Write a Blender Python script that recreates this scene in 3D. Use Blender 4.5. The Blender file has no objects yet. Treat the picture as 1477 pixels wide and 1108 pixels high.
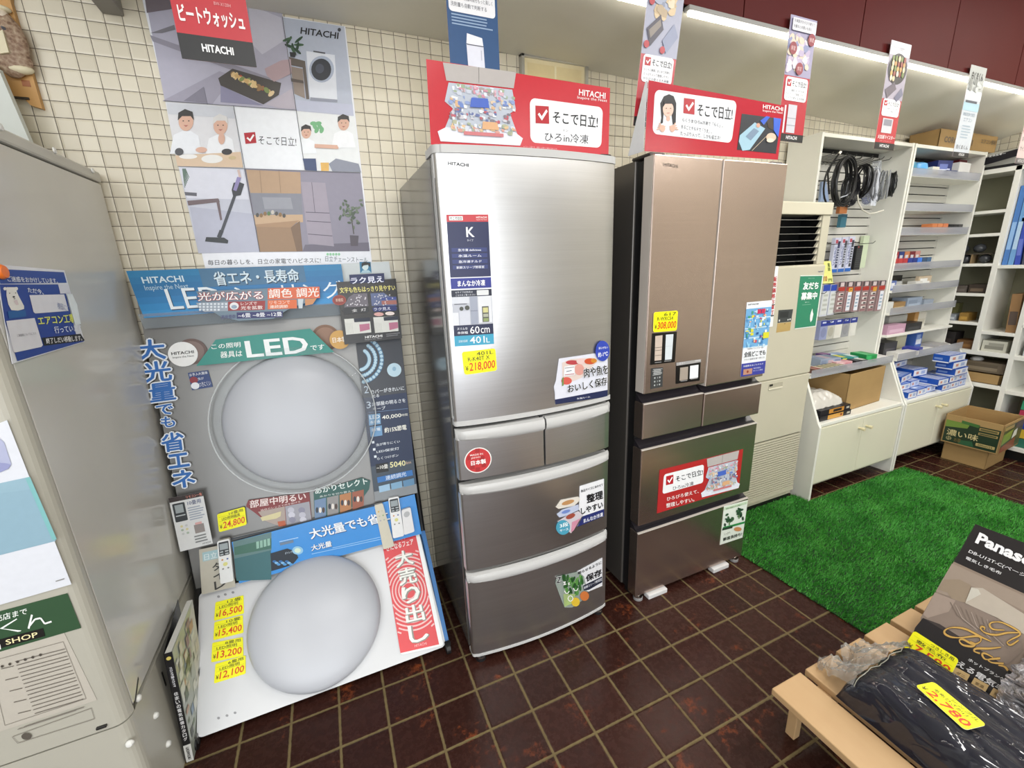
import bpy, bmesh, math, random
import numpy as np
from mathutils import Vector, Matrix, noise

random.seed(7)
SC = bpy.context.scene
COL = SC.collection
# ------------------------------------------------------------------ camera
CAM = Vector((0.6702, -1.8717, 1.4441))
FPX = 620.143
RT = Matrix(((0.9180378540592073, -0.39463119879180364, -0.03837597496493675),
             (-0.13790648494502875, -0.22706361764036687, -0.964066343647664),
             (0.37173686920249394, 0.8903416931067607, -0.2628751977485033)))
cd = bpy.data.cameras.new('camera')
cd.sensor_fit = 'HORIZONTAL'; cd.sensor_width = 36.0; cd.lens = FPX / 1477 * 36.0
cd.clip_start = 0.02
cam = bpy.data.objects.new('camera', cd); COL.objects.link(cam)
m4 = Matrix((RT[0], -RT[1], -RT[2])).transposed().to_4x4(); m4.translation = CAM
cam.matrix_world = m4
SC.camera = cam
# ------------------------------------------------------------------ world, light, exposure
SC.view_settings.view_transform = 'Standard'; SC.view_settings.look = 'None'
SC.view_settings.gamma = 1.0; SC.view_settings.use_curve_mapping = False
SC.view_settings.exposure = 0.18
w = bpy.data.worlds.new('world'); SC.world = w; w.use_nodes = True
w.node_tree.nodes['Background'].inputs[0].default_value = (0.86, 0.93, 1.0, 1)
w.node_tree.nodes['Background'].inputs[1].default_value = 1.0
def area(name, loc, rot, sx, sy, power, col=(1, 0.98, 0.94)):
    l = bpy.data.lights.new(name, 'AREA'); l.shape = 'RECTANGLE'; l.size = sx; l.size_y = sy
    l.energy = power; l.color = col
    o = bpy.data.objects.new(name, l); COL.objects.link(o); o.location = loc; o.rotation_euler = rot
    return o
for i, (lx, ly, p) in enumerate(((-1.2, -2.3, 18), (0.9, -2.3, 20), (3.1, -1.7, 30), (4.6, -1.4, 20),
                                 (-1.2, -4.2, 24), (0.9, -4.2, 26), (3.0, -4.2, 28), (4.6, -4.2, 20))):
    area('ceiling_tube', (lx, ly, 2.86), (0, 0, 0), 1.2, 0.22, p)
area('shopfront_daylight', (-0.95, -6.15, 1.45), (math.radians(90), 0, 0), 3.9, 2.85, 108, (0.95, 0.98, 1.0))
area('shop_door_daylight', (1.44, -6.15, 1.30), (math.radians(90), 0, 0), 0.55, 2.4, 26, (0.96, 0.98, 1.0))

# ------------------------------------------------------------------ node / material helpers
def s2l(h):
    h = h.lstrip('#'); h = h if len(h) == 6 else ''.join(q*2 for q in h); r = [int(h[i:i+2], 16) / 255 for i in (0, 2, 4)]
    return tuple(c / 12.92 if c <= 0.04045 else ((c + 0.055) / 1.055) ** 2.4 for c in r) + (1.0,)
class NT:
    def __init__(s, name):
        s.m = bpy.data.materials.new(name); s.m.use_nodes = True
        s.t = s.m.node_tree; s.b = s.t.nodes['Principled BSDF']
    def n(s, typ, ins=None, **kw):
        o = s.t.nodes.new('ShaderNode' + typ)
        for k, v in kw.items(): setattr(o, k, v)
        for k, v in (ins or {}).items(): s.i(o, k, v)
        return o
    def i(s, node, key, v):
        sock = node.inputs[key]
        if hasattr(v, 'links') and hasattr(v, 'is_output'): s.t.links.new(v, sock)
        elif hasattr(v, 'outputs'): s.t.links.new(v.outputs[0], sock)
        else: sock.default_value = v
    def math(s, op, a, b=0.0, c=None):
        o = s.n('Math', {0: a, 1: b}, operation=op)
        if c is not None: s.i(o, 2, c)
        return o.outputs[0]
    def mix(s, f, a, b):
        o = s.n('Mix', data_type='RGBA'); s.i(o, 0, f); s.i(o, 6, a); s.i(o, 7, b); return o.outputs[2]
    def set(s, **kw):
        for k, v in kw.items(): s.i(s.b, k.replace('_', ' '), v)
    def ramp(s, f, stops):
        o = s.n('ValToRGB', {0: f}); e = o.color_ramp.elements
        while len(e) < len(stops): e.new(0.5)
        for k, (p, c) in enumerate(stops): e[k].position = p; e[k].color = c
        return o.outputs[0]
    def pos(s): return s.n('NewGeometry').outputs['Position']
    def obj(s): return s.n('TexCoord').outputs['Object']
    def noise(s, vec, scale, detail=3, rough=0.55):
        return s.n('TexNoise', {'Vector': vec, 'Scale': scale, 'Detail': detail, 'Roughness': rough}).outputs[0]
    def scalev(s, vec, v):
        return s.n('VectorMath', {0: vec, 1: v}, operation='MULTIPLY').outputs[0]
    def bump(s, h, strength=0.2, dist=0.002):
        o = s.n('Bump', {'Height': h, 'Strength': strength, 'Distance': dist}); s.set(Normal=o.outputs[0])
_mc = {}
def ink(h, rough=0.42, metal=0.0, coat=0.0):
    """printed / painted surface with a slight tonal grain"""
    k = (h, rough, metal, coat)
    if k not in _mc:
        t = NT('ink_' + h.strip('#')); c = s2l(h)
        f = t.noise(t.pos(), 60, 2)
        lo = tuple(x * 0.95 for x in c[:3]) + (1,); hi = tuple(min(1, x * 1.04) for x in c[:3]) + (1,)
        t.set(Base_Color=t.mix(f, lo, hi), Roughness=rough, Metallic=metal, Coat_Weight=coat, Coat_Roughness=0.08)
        _mc[k] = t.m
    return _mc[k]
def enamel(h, rough=0.4, name='enamel', dirt=0.06, spec=0.5):
    k = ('en', h, rough, dirt, spec)
    if k not in _mc:
        t = NT(name); c = s2l(h)
        f = t.noise(t.pos(), 4, 5)
        lo = tuple(x * (1 - dirt * 2.2) for x in c[:3]) + (1,)
        t.set(Base_Color=t.mix(f, lo, c), Roughness=rough, Specular_IOR_Level=spec)
        t.bump(t.noise(t.pos(), 240, 2), 0.05, 0.001)
        _mc[k] = t.m
    return _mc[k]
def brushed(h, rough=0.3, metal=0.92, name='brushed_steel', aniso=0.6):
    t = NT(name); c = s2l(h)
    v = t.scalev(t.pos(), (3, 3, 420)); f = t.noise(v, 1.0, 4, 0.7)
    v2 = t.scalev(t.pos(), (1.2, 1.2, 70)); f2 = t.noise(v2, 1.0, 3)
    lo = tuple(x * 0.82 for x in c[:3]) + (1,); hi = tuple(min(1, x * 1.12) for x in c[:3]) + (1,)
    t.set(Base_Color=t.mix(t.math('ADD', t.math('MULTIPLY', f, 0.65), t.math('MULTIPLY', f2, 0.35)), lo, hi),
          Metallic=metal, Roughness=rough, Anisotropic=aniso)
    tg = t.n('Tangent', direction_type='RADIAL', axis='Z'); t.set(Tangent=tg.outputs[0])
    t.bump(f, 0.06, 0.001)
    return t.m
def glassy(h='#ffffff', amount=0.12, rough=0.05, name='clear_plastic', tint=1.0):
    k = ('gl', h, amount, rough, tint)
    if k not in _mc:
        t = NT(name); out = t.t.nodes['Material Output']
        c = s2l(h)
        tr = t.n('BsdfTransparent', {0: tuple(1 - (1 - x) * tint for x in c[:3]) + (1,)})
        t.set(Base_Color=c, Roughness=rough)
        fr = t.n('LayerWeight', {'Blend': 0.25})
        f = t.math('ADD', t.math('MULTIPLY', fr.outputs[0], 0.6), amount)
        mx = t.n('MixShader', {0: f, 1: tr.outputs[0], 2: t.b.outputs[0]})
        t.t.links.new(mx.outputs[0], out.inputs[0])
        _mc[k] = t.m
    return _mc[k]
def emis(h, strength, name='glowing_diffuser'):
    t = NT(name); t.set(Base_Color=s2l(h), Emission_Color=s2l(h), Emission_Strength=strength); return t.m
def tilemat(name, uax, su, sv, ou, ov, tile, grout, gw, var=0.06, rough=0.3):
    """square tiling on a wall (uax 0: X, 1: Y across; Z up) or floor (uax None)"""
    t = NT(name); p = t.n('SeparateXYZ', {0: t.pos()})
    a, b = (p.outputs[uax], p.outputs[2]) if uax is not None else (p.outputs[0], p.outputs[1])
    u = t.math('DIVIDE', t.math('SUBTRACT', a, ou), su); v = t.math('DIVIDE', t.math('SUBTRACT', b, ov), sv)
    def edge(x, s):
        fr = t.math('FRACT', x); d = t.math('MINIMUM', fr, t.math('SUBTRACT', 1.0, fr)); return t.math('MULTIPLY', d, s)
    d = t.math('MINIMUM', edge(u, su), edge(v, sv))
    wob = t.math('MULTIPLY', t.math('SUBTRACT', t.noise(t.pos(), 70, 2), 0.5), gw * 0.5)
    m = t.n('MapRange', {0: t.math('ADD', d, wob), 1: gw * 0.42, 2: gw * 0.62})
    cell = t.n('CombineXYZ', {0: t.math('FLOOR', u), 1: t.math('FLOOR', v)})
    wn = t.n('TexWhiteNoise', {'Vector': cell.outputs[0]}, noise_dimensions='3D')
    return t, m.outputs[0], wn.outputs[0], d
# ------------------------------------------------------------------ object helpers
def tag(o, label, cat, group=None, kind=None):
    if label: o['label'] = label
    if cat: o['category'] = cat
    if group: o['group'] = group
    if kind: o['kind'] = kind
    return o
def thing(name, label, cat, loc=(0, 0, 0), group=None):
    o = bpy.data.objects.new(name, None); o.empty_display_size = 0.05
    COL.objects.link(o); o.location = loc
    bpy.context.view_layer.update()
    return tag(o, label, cat, group)
def link(name, me, parent=None, local=False):
    o = bpy.data.objects.new(name, me); COL.objects.link(o)
    if parent:
        o.parent = parent
        if not local: o.matrix_parent_inverse = parent_world(parent).inverted()
    return o
def parent_world(p):
    m = Matrix.LocRotScale(p.location, p.rotation_euler, p.scale)
    if p.parent: m = parent_world(p.parent) @ p.matrix_parent_inverse @ m
    return m
def copytree(o, loc, rotz=0.0, parent=None):
    c = o.copy(); COL.objects.link(c)
    if parent is None: c.location = loc; c.rotation_euler = (0, 0, rotz)
    else: c.parent = parent; c.matrix_parent_inverse = o.matrix_parent_inverse.copy()
    for ch in o.children: copytree(ch, None, 0, c)
    return c
class MB:
    """collects geometry, one mesh object at the end"""
    def __init__(s): s.v = []; s.f = []; s.fm = []; s.m = []; s.smooth = []
    def mi(s, mat):
        if mat not in s.m: s.m.append(mat)
        return s.m.index(mat)
    def add(s, vs, fs, mat, smooth=False):
        b = len(s.v); s.v += [tuple(x) for x in vs]; k = s.mi(mat)
        for f in fs: s.f.append([b + i for i in f]); s.fm.append(k); s.smooth.append(smooth)
        return s
    def box(s, x0, x1, y0, y1, z0, z1, mat, M=None):
        vs = [Vector((x, y, z)) for x in (x0, x1) for y in (y0, y1) for z in (z0, z1)]
        if M is not None: vs = [M @ q for q in vs]
        return s.add(vs, [(0, 1, 3, 2), (4, 6, 7, 5), (0, 4, 5, 1), (2, 3, 7, 6), (0, 2, 6, 4), (1, 5, 7, 3)], mat)
    def prism(s, poly, a, b, axis, mat, sm=False):
        """poly in the plane across axis (0: (y,z), 1: (x,z), 2: (x,y)) swept a..b"""
        def P(p, t):
            return (t, p[0], p[1]) if axis == 0 else (p[0], t, p[1]) if axis == 1 else (p[0], p[1], t)
        n = len(poly); vs = [P(p, a) for p in poly] + [P(p, b) for p in poly]
        s.add(vs, [tuple(range(n)), tuple(range(2*n-1, n-1, -1))], mat)
        return s.add(vs, [(i, n+i, n+(i+1) % n, (i+1) % n) for i in range(n)], mat, sm)
    def cyl(s, a, b, r, mat, n=16, r2=None, cap=True):
        a = Vector(a); b = Vector(b); d = (b - a).normalized()
        x = d.orthogonal().normalized(); y = d.cross(x); r2 = r if r2 is None else r2
        vs = [a + (x*math.cos(t) + y*math.sin(t))*r for t in [2*math.pi*i/n for i in range(n)]]
        vs += [b + (x*math.cos(t) + y*math.sin(t))*r2 for t in [2*math.pi*i/n for i in range(n)]]
        s.add(vs, [(i, (i+1) % n, n+(i+1) % n, n+i) for i in range(n)], mat, True)
        if cap: s.add(vs[:n], [tuple(range(n-1, -1, -1))], mat); s.add(vs[n:], [tuple(range(n))], mat)
        return s
    def tube(s, pts, r, mat, n=6, closed=False):
        pts = [Vector(p) for p in pts]; k = len(pts); vs = []; x = None
        for i, p in enumerate(pts):
            q = pts[(i+1) % k] if (closed or i < k-1) else p; o = pts[i-1] if (closed or i > 0) else p
            d = (q - o).normalized()
            if x is None: x = d.orthogonal().normalized()
            x = (x - d*x.dot(d)).normalized(); y = d.cross(x)
            vs += [p + (x*math.cos(2*math.pi*j/n) + y*math.sin(2*math.pi*j/n))*r for j in range(n)]
        fs = [(i*n+j, i*n+(j+1) % n, ((i+1) % k)*n+(j+1) % n, ((i+1) % k)*n+j) for i in range(k if closed else k-1) for j in range(n)]
        if not closed: fs += [tuple(range(n-1, -1, -1)), tuple((k-1)*n+j for j in range(n))]
        return s.add(vs, fs, mat, True)
    def lathe(s, o, ax, prof, mat, n=48):
        """prof: (radius, height along ax)"""
        o = Vector(o); d = Vector(ax).normalized(); x = d.orthogonal().normalized(); y = d.cross(x); vs = []; k = len(prof)
        for r, h in prof:
            vs += [o + d*h + (x*math.cos(2*math.pi*j/n) + y*math.sin(2*math.pi*j/n))*max(r, 1e-4) for j in range(n)]
        return s.add(vs, [(i*n+j, i*n+(j+1) % n, (i+1)*n+(j+1) % n, (i+1)*n+j) for i in range(k-1) for j in range(n)], mat, True)
    def ball(s, c, rx, ry, rz, mat, n=16, m=10, M=None):
        vs = []; c = Vector(c)
        for i in range(m+1):
            a = math.pi*i/m
            for j in range(n):
                t = 2*math.pi*j/n
                q = Vector((rx*math.sin(a)*math.cos(t), ry*math.sin(a)*math.sin(t), rz*math.cos(a)))
                vs.append(c + (M @ q if M is not None else q))
        return s.add(vs, [(i*n+j, (i+1)*n+j, (i+1)*n+(j+1) % n, i*n+(j+1) % n) for i in range(m) for j in range(n)], mat, True)
    def grid(s, fn, nu, nv, mat, smooth=True):
        vs = [fn(i/nu, j/nv) for j in range(nv+1) for i in range(nu+1)]
        return s.add(vs, [(j*(nu+1)+i, j*(nu+1)+i+1, (j+1)*(nu+1)+i+1, (j+1)*(nu+1)+i) for j in range(nv) for i in range(nu)], mat, smooth)
    def mesh(s, name):
        me = bpy.data.meshes.new(name); me.from_pydata(s.v, [], s.f)
        for m in s.m: me.materials.append(m)
        me.polygons.foreach_set('material_index', s.fm); me.polygons.foreach_set('use_smooth', s.smooth)
        me.update()
        if any(s.smooth): me.set_sharp_from_angle(angle=math.radians(38))
        return me
    def obj(s, name, parent=None, bevel=0.0, seg=2, local=False):
        o = link(name, s.mesh(name), parent, local)
        if bevel:
            b = o.modifiers.new('bevel', 'BEVEL'); b.width = bevel; b.segments = seg; b.limit_method = 'ANGLE'; b.angle_limit = 0.7
        return o
def box(name, parent, x0, x1, y0, y1, z0, z1, mat, bevel=0.0):
    return MB().box(x0, x1, y0, y1, z0, z1, mat).obj(name, parent, bevel)
# ------------------------------------------------------------------ sheets: flat printed things on real planes
def ray(x, y):
    return (RT.transposed() @ Vector(((x - 738.5) / FPX, (y - 554.0) / FPX, 1.0)))
class Plane:
    def __init__(s, o, n): s.o = Vector(o); s.n = Vector(n).normalized()
    def hit(s, x, y):
        d = ray(x, y); return CAM + d * ((s.o - CAM).dot(s.n) / d.dot(s.n))
    def lift(s, p, h): return p + s.n * h
def PY(y): return Plane((0, y, 0), (0, -1, 0))
def PX(x): return Plane((x, 0, 0), (1, 0, 0))
class Bow:
    """front of the silver refrigerator, gently bowed: Y as a function of X"""
    def __init__(s, xc, half, yc, sag, out=0.0): s.a = (xc, half, yc, sag, out)
    def y(s, x): xc, h, yc, sag, out = s.a; return yc + sag * ((x - xc) / h) ** 2 - out
    def hit(s, x, y):
        d = ray(x, y); Y = s.a[2]
        for _ in range(8):
            p = CAM + d * ((Y - CAM.y) / d.y); Y = s.y(p.x)
        return p
    def lift(s, p, h): return Vector((p.x, s.y(p.x) - h, p.z))
_tc = {}
def glyphs(txt, bold=0.0):
    k = (txt, round(bold, 4))
    if k not in _tc and bold and any(ord(q) > 0x2000 for q in txt):
        # heavy Japanese lettering: the outline thickened by shifted copies
        v, f = raw_glyphs(txt); V = []; F = []
        ds = [(0, 0)] + [(bold*math.cos(math.pi*i/4), bold*math.sin(math.pi*i/4)) for i in range(8 if bold > .02 else 0)] + ([(bold*s, bold*t*.7) for s in (-1, 1) for t in (-1, 1)] if bold <= .02 else [])
        for k_, (dx, dy) in enumerate(ds):
            b = len(V); V += [(q[0]+dx, q[1]+dy, k_*0.09) for q in v]; F += [tuple(b+i for i in p) for p in f]
        _tc[k] = norm_glyphs(V, F)
    if k not in _tc: _tc[k] = norm_glyphs(*raw_glyphs(txt, bold))
    return _tc[k]
def norm_glyphs(v, f):
    xs = [q[0] for q in v]; ys = [q[1] for q in v]
    x0, x1 = min(xs), max(xs); y0, y1 = min(ys), max(ys)
    return ([((q[0]-x0)/max(1e-6, x1-x0), 1-(q[1]-y0)/max(1e-6, y1-y0), q[2] if len(q) > 2 else 0.0) for q in v], f)
def raw_glyphs(txt, bold=0.0):
    if True:
        c = bpy.data.curves.new('t', 'FONT'); c.body = txt; c.resolution_u = 2; c.offset = bold
        o = bpy.data.objects.new('t', c); COL.objects.link(o)
        dg = bpy.context.evaluated_depsgraph_get(); dg.update()
        me = bpy.data.meshes.new_from_object(o.evaluated_get(dg))
        v = [(q.co.x, q.co.y) for q in me.vertices]; f = [tuple(p.vertices) for p in me.polygons]
        bpy.data.objects.remove(o); bpy.data.curves.remove(c); bpy.data.meshes.remove(me)
    return v, f
STEP = 0.0006
class Sheet:
    """a printed sheet: corners TL, TR, BR, BL as pixels (met with the sheet's own plane) or as world points"""
    def __init__(s, surf, corners, t=0.001, mat=None, back=None, r=0.0, body=True, bend=None, cut=None):
        s.su = surf; s.mb = MB(); s.k = 0.0; s.cx = (0.0, 0.0, 1.0); s.bend = bend
        s.c = [surf.hit(*c) if len(c) == 2 else Vector(c) for c in corners]
        s.curved = isinstance(surf, Bow) or bend is not None
        s.W = (s.c[1]-s.c[0]).length; s.H = (s.c[3]-s.c[0]).length
        if body:
            mat = mat or ink('#f4f4f2'); back = back or mat
            out = cut or s.rring(0, 0, 1, 1, r)
            n = len(out)
            if s.curved and not cut and not r:
                N = 16; out = [(i/N, 0) for i in range(N)] + [(1, i/N) for i in range(N)] + [(1-i/N, 1) for i in range(N)] + [(0, 1-i/N) for i in range(N)]; n = len(out)
                s.mb.grid(lambda u, v: s.at(u, v, 0), N, N, mat, True)
                s.mb.grid(lambda u, v: s.at(u, v, 0, -t), N, N, back, True)
            else:
                s.mb.add([s.at(u, v, 0) for u, v in out], [tuple(range(n))], mat)
                s.mb.add([s.at(u, v, 0, -t) for u, v in out], [tuple(range(n-1, -1, -1))], back)
            fr = [s.at(u, v, 0) for u, v in out]; bk = [s.at(u, v, 0, -t) for u, v in out]
            s.mb.add(fr + bk, [(i, (i+1) % n, n+(i+1) % n, n+i) for i in range(n)], back)
    def at(s, u, v, l=0, h=0.0):
        a, b, c, d = s.c
        p = (a*(1-u) + b*u)*(1-v) + (d*(1-u) + c*u)*v
        if s.bend: h = h + s.bend(u, v)
        return s.su.lift(p, l*STEP + h)
    def nx(s, l):
        s.k = (s.k + 0.021) % 0.85; return l + s.k     # overlapping print never shares one plane
    def rring(s, u0, v0, u1, v1, r, k=5):
        if r <= 0: return [(u0, v0), (u1, v0), (u1, v1), (u0, v1)]
        ru = r/s.W; rv = r/s.H; out = []
        for cu, cv, a0 in ((u1-ru, v0+rv, -90), (u1-ru, v1-rv, 0), (u0+ru, v1-rv, 90), (u0+ru, v0+rv, 180)):
            for i in range(k+1):
                a = math.radians(a0 + 90*i/k); out.append((cu + ru*math.cos(a), cv + rv*math.sin(a)))
        return out
    # --- uv authoring (0..1, v down)
    def q(s, u0, v0, u1, v1, h, l=1, r=0.0, rough=0.42):
        m = ink(h, rough) if isinstance(h, str) else h
        if s.curved and not r:
            s.mb.grid(lambda a, b: s.at(u0+(u1-u0)*a, v0+(v1-v0)*b, l), max(1, int(16*(u1-u0))+1), max(1, int(16*(v1-v0))+1), m, True)
        else: s.pu(s.rring(u0, v0, u1, v1, r), m, l)
        return s
    def pu(s, pts, h, l=1):
        m = ink(h) if isinstance(h, str) else h; l = s.nx(l)
        s.mb.add([s.at(u, v, l) for u, v in pts], [tuple(range(len(pts)))], m); return s
    def o(s, u, v, r, h, l=2, asp=1.0, n=28):
        return s.pu([(u + r*math.cos(2*math.pi*i/n)/s.W, v + r*asp*math.sin(2*math.pi*i/n)/s.H) for i in range(n)], h, l)
    def t(s, txt, u0, v0, u1, v1, h='#111111', l=3, bold=0.0, sk=0.0):
        vs, fs = glyphs(txt, bold); m = ink(h) if isinstance(h, str) else h
        s.mb.add([s.at(u0+(u1-u0)*a + sk*(0.5-b)*(v1-v0), v0+(v1-v0)*b, l+k) for a, b, k in vs], fs, m); return s
    def col(s, txt, u0, v0, u1, v1, h, l=3, bold=0.0):
        """vertical writing"""
        n = len(txt); dv = (v1-v0)/n
        for i, c in enumerate(txt): s.t(c, u0, v0+dv*(i+0.06), u1, v0+dv*(i+0.94), h, l, bold)
        return s
    # --- pixel authoring inside a crop of the photograph (x0, y0, scale)
    def crop(s, x0, y0, sc=1.0): s.cx = (x0, y0, sc); return s
    def px(s, p, l):
        x0, y0, sc = s.cx; q = s.su.hit(x0 + p[0]*sc, y0 + p[1]*sc); return s.su.lift(q, l*STEP)
    def P(s, pts, h, l=1):
        m = ink(h) if isinstance(h, str) else h; l = s.nx(l)
        if isinstance(s.su, Bow) and (s.px(pts[0], 0)-s.px(pts[len(pts)//2], 0)).length > 0.02:
            g = bmesh.new(); g.faces.new([g.verts.new((p[0], p[1], 0)) for p in pts]); bmesh.ops.triangulate(g, faces=g.faces[:])
            for _ in range(3): bmesh.ops.subdivide_edges(g, edges=g.edges[:], cuts=1, use_grid_fill=True)
            g.verts.index_update()
            s.mb.add([s.px(v.co, l) for v in g.verts], [[v.index for v in f.verts] for f in g.faces], m); g.free(); return s
        s.mb.add([s.px(p, l) for p in pts], [tuple(range(len(pts)))], m); return s
    def O(s, x, y, rx, ry, h, l=2, n=24, rot=0.0):
        c, d = math.cos(rot), math.sin(rot)
        return s.P([(x + rx*math.cos(a)*c - ry*math.sin(a)*d, y + rx*math.cos(a)*d + ry*math.sin(a)*c) for a in [2*math.pi*i/n for i in range(n)]], h, l)
    def L(s, pts, wd, h, l=2):
        for (x0, y0), (x1, y1) in zip(pts, pts[1:]):
            d = math.hypot(x1-x0, y1-y0) or 1; nx, ny = -(y1-y0)/d*wd/2, (x1-x0)/d*wd/2
            s.P([(x0+nx, y0+ny), (x1+nx, y1+ny), (x1-nx, y1-ny), (x0-nx, y0-ny)], h, l)
        return s
    def T(s, txt, tl, tr, bl, h='#111111', l=3, bold=0.0, edge=None, ew=0.03):
        m = ink(h) if isinstance(h, str) else h
        br = (tr[0]+bl[0]-tl[0], tr[1]+bl[1]-tl[1])
        A, B, C, D = (s.px(p, 0) for p in (tl, tr, br, bl))
        # (s.T maps the glyph box onto the parallelogram tl-tr-bl)
        def put(b, mm, ll, grow=0.0):
            vs, fs = glyphs(txt, b); gx = grow/max(1, len(txt)); gy = grow
            vs = [(x*(1+2*gx)-gx, y*(1+2*gy)-gy, k) for x, y, k in vs]
            s.mb.add([s.su.lift((A*(1-x) + B*x)*(1-y) + (D*(1-x) + C*x)*y, (ll+k)*STEP) for x, y, k in vs], fs, mm)
        if edge: put(bold + ew, ink(edge), l, ew*1.1); l += 1
        put(bold, m, l); return s
    def price(s, txt, sub='', sub2='', red='#d8431c'):
        """handwritten yellow price card"""
        s.q(0.05, 0.44, 0.95, 0.452, '#b9c21a', 1); s.q(0.05, 0.20, 0.95, 0.212, '#b9c21a', 1)
        if sub: s.t(sub, 0.42, 0.06, 0.92, 0.22, '#3a3a20', 2)
        if sub2: s.t(sub2, 0.15, 0.26, 0.80, 0.43, '#2a2a1c', 2)
        s.t('¥', 0.05, 0.62, 0.14, 0.84, '#5a4a10', 2)
        s.t(txt, 0.17, 0.50, 0.95, 0.92, red, 2, 0.012, 0.06); return s
    def obj(s, name, parent=None): return s.mb.obj(name, parent)
def lines(S, u0, v0, u1, v1, n, h='#555555', l=2, fill=0.45, jag=0.25):
    """rows of print too small to read"""
    dv = (v1-v0)/n
    for i in range(n):
        e = u1 - (u1-u0)*jag*random.random(); S.q(u0, v0+dv*i, e, v0+dv*(i+fill), h, l)
YEL = ink('#f7f412', 0.5)
# ================================================================== the room
def wall_tile(name, uax, ou):
    t, m, wn, d = tilemat(name, uax, 0.045, 0.044124, ou, 2.2382, None, None, 0.0019)
    c = t.mix(wn, s2l('#cfc8b6'), s2l('#e0dac9'))
    big = t.noise(t.pos(), 1.3, 3)
    c = t.mix(t.math('MULTIPLY', big, 0.35), c, s2l('#cdbf9f'))
    t.set(Base_Color=t.mix(m, s2l('#5c5244'), c), Roughness=t.math('ADD', 0.55, t.math('MULTIPLY', m, -0.25)))
    h = t.n('MapRange', {0: d, 1: 0.0, 2: 0.006}).outputs[0]
    t.bump(h, 0.5, 0.002); return t.m
M_WALL = wall_tile('cream_mosaic_tile', 0, 0.0); M_WALLR = wall_tile('cream_mosaic_tile_side', 1, 0.0)
t, m, wn, d = tilemat('brown_glazed_floor_tile', None, 0.15, 0.15, 0.97067, -0.70877, None, None, 0.0075)
n1 = t.noise(t.pos(), 7, 6, 0.7); n2 = t.noise(t.pos(), 45, 4, 0.7)
c = t.mix(wn, s2l('#26100d'), s2l('#361b16')); c = t.mix(n2, t.mix(0.6, c, s2l('#180c0b')), t.mix(0.25, c, s2l('#6a4438')))
rust = t.n('MapRange', {0: t.math('MULTIPLY', n1, t.math('ADD', 0.55, n2)), 1: 0.63, 2: 0.80}).outputs[0]
c = t.mix(t.math('MULTIPLY', rust, 0.8), c, s2l('#8a4522'))
g = t.mix(n2, s2l('#574b33'), s2l('#83744f'))
t.set(Base_Color=t.mix(m, g, c), Roughness=t.math('ADD', t.math('MULTIPLY', t.math('SUBTRACT', 1.0, m), 0.45), t.math('ADD', 0.10, t.math('MULTIPLY', n2, 0.34))),
      Specular_IOR_Level=0.2)
h = t.math('ADD', t.n('MapRange', {0: d, 1: 0.0, 2: 0.008}).outputs[0], t.math('MULTIPLY', n2, 0.35))
t.bump(h, 0.45, 0.0025); M_FLOOR = t.m
def struct(name, mb, bevel=0): 
    o = mb.obj(name, None, bevel); o['kind'] = 'structure'; return o
plaster = enamel('#eeebde', 0.6, 'ceiling_paint', 0.05)
white_plaster = enamel('#d9d7d0', 0.7, 'shop_wall_paint', 0.04)
struct('floor', MB().box(-3.0, 5.32, -6.2, 0.1, -0.1, 0.0, M_FLOOR))
struct('wall_back', MB().box(-3.0, 5.32, 0.0, 0.1, 0.0, 2.9, M_WALL))
struct('wall_right', MB().box(5.22, 5.32, -6.2, 0.0, 0.0, 2.9, M_WALLR))
struct('wall_front', MB().box(1.8, 5.32, -6.3, -6.2, 0.0, 2.9, white_plaster))
struct('wall_left', MB().box(-3.1, -3.0, -6.2, 0.1, 0.0, 2.9, white_plaster))
cl = MB(); zb = lambda x: 2.292 - max(0, x-1.2)*0.036
N = 16; X0, X1 = 0.23, 5.22
cl.grid(lambda u, v: Vector((X0+(X1-X0)*u, -0.49+0.489*v, 2.272*(1-v) + zb(X0+(X1-X0)*u)*v)), N, 4, plaster, False)
cl.box(X0, X1, -0.49, 0.0, 2.31, 2.33, plaster)
cl.box(X0, X0+0.01, -0.49, 0.0, 2.285, 2.33, plaster)
struct('ceiling', cl)
struct('ceiling', MB().box(-3.0, 5.32, -6.2, 0.1, 2.9, 3.0, white_plaster))
maroon = enamel('#561d1c', 0.5, 'maroon_fascia_panel', 0.08, 0.08); joint = ink('#b9a79a')
fa = MB(); xs = [0.23, 0.85, 1.525, 2.20, 2.88, 3.565, 4.23, 4.90, 5.22]
for a, b in zip(xs, xs[1:]): fa.box(a+0.003, b-0.003, -0.515, -0.49, 2.28, 2.9, maroon)
fa.box(0.23, 5.22, -0.509, -0.491, 2.28, 2.9, joint)
struct('trim_1', fa)
tr = MB().box(0.178, 0.232, -1.6, 0.0, 2.217, 2.30, enamel('#8d8a84', 0.5, 'grey_edge_trim'))
struct('trim_2', tr, 0.004)
# fluorescent strips under the fascia edge
wht = enamel('#e8e8e4', 0.4, 'white_metal')
tube_mat = emis('#fffaf0', 15.0)
for i, (a, b, lab) in enumerate(((0.62, 1.90, 'slim white strip light under the fascia edge, behind the two red header cards'),
                        (1.94, 3.13, 'long glowing strip light under the maroon fascia, above the champagne refrigerator'),
                        (3.17, 4.36, 'glowing strip light under the maroon fascia, above the cable display'),
                        (4.40, 5.18, 'glowing strip light at the right corner end of the maroon fascia'))):
    st = thing('strip_light', lab, 'light', ((a+b)/2, -0.503, 2.26), 'strip lights under the fascia')
    box('housing', st, a, b, -0.522, -0.496, 2.264, 2.279, ink('#8d8c88', .5), 0.002)
    MB().box(a+0.012, b-0.012, -0.519, -0.499, 2.254, 2.264, tube_mat).obj('diffuser', st, 0.004)
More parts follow.
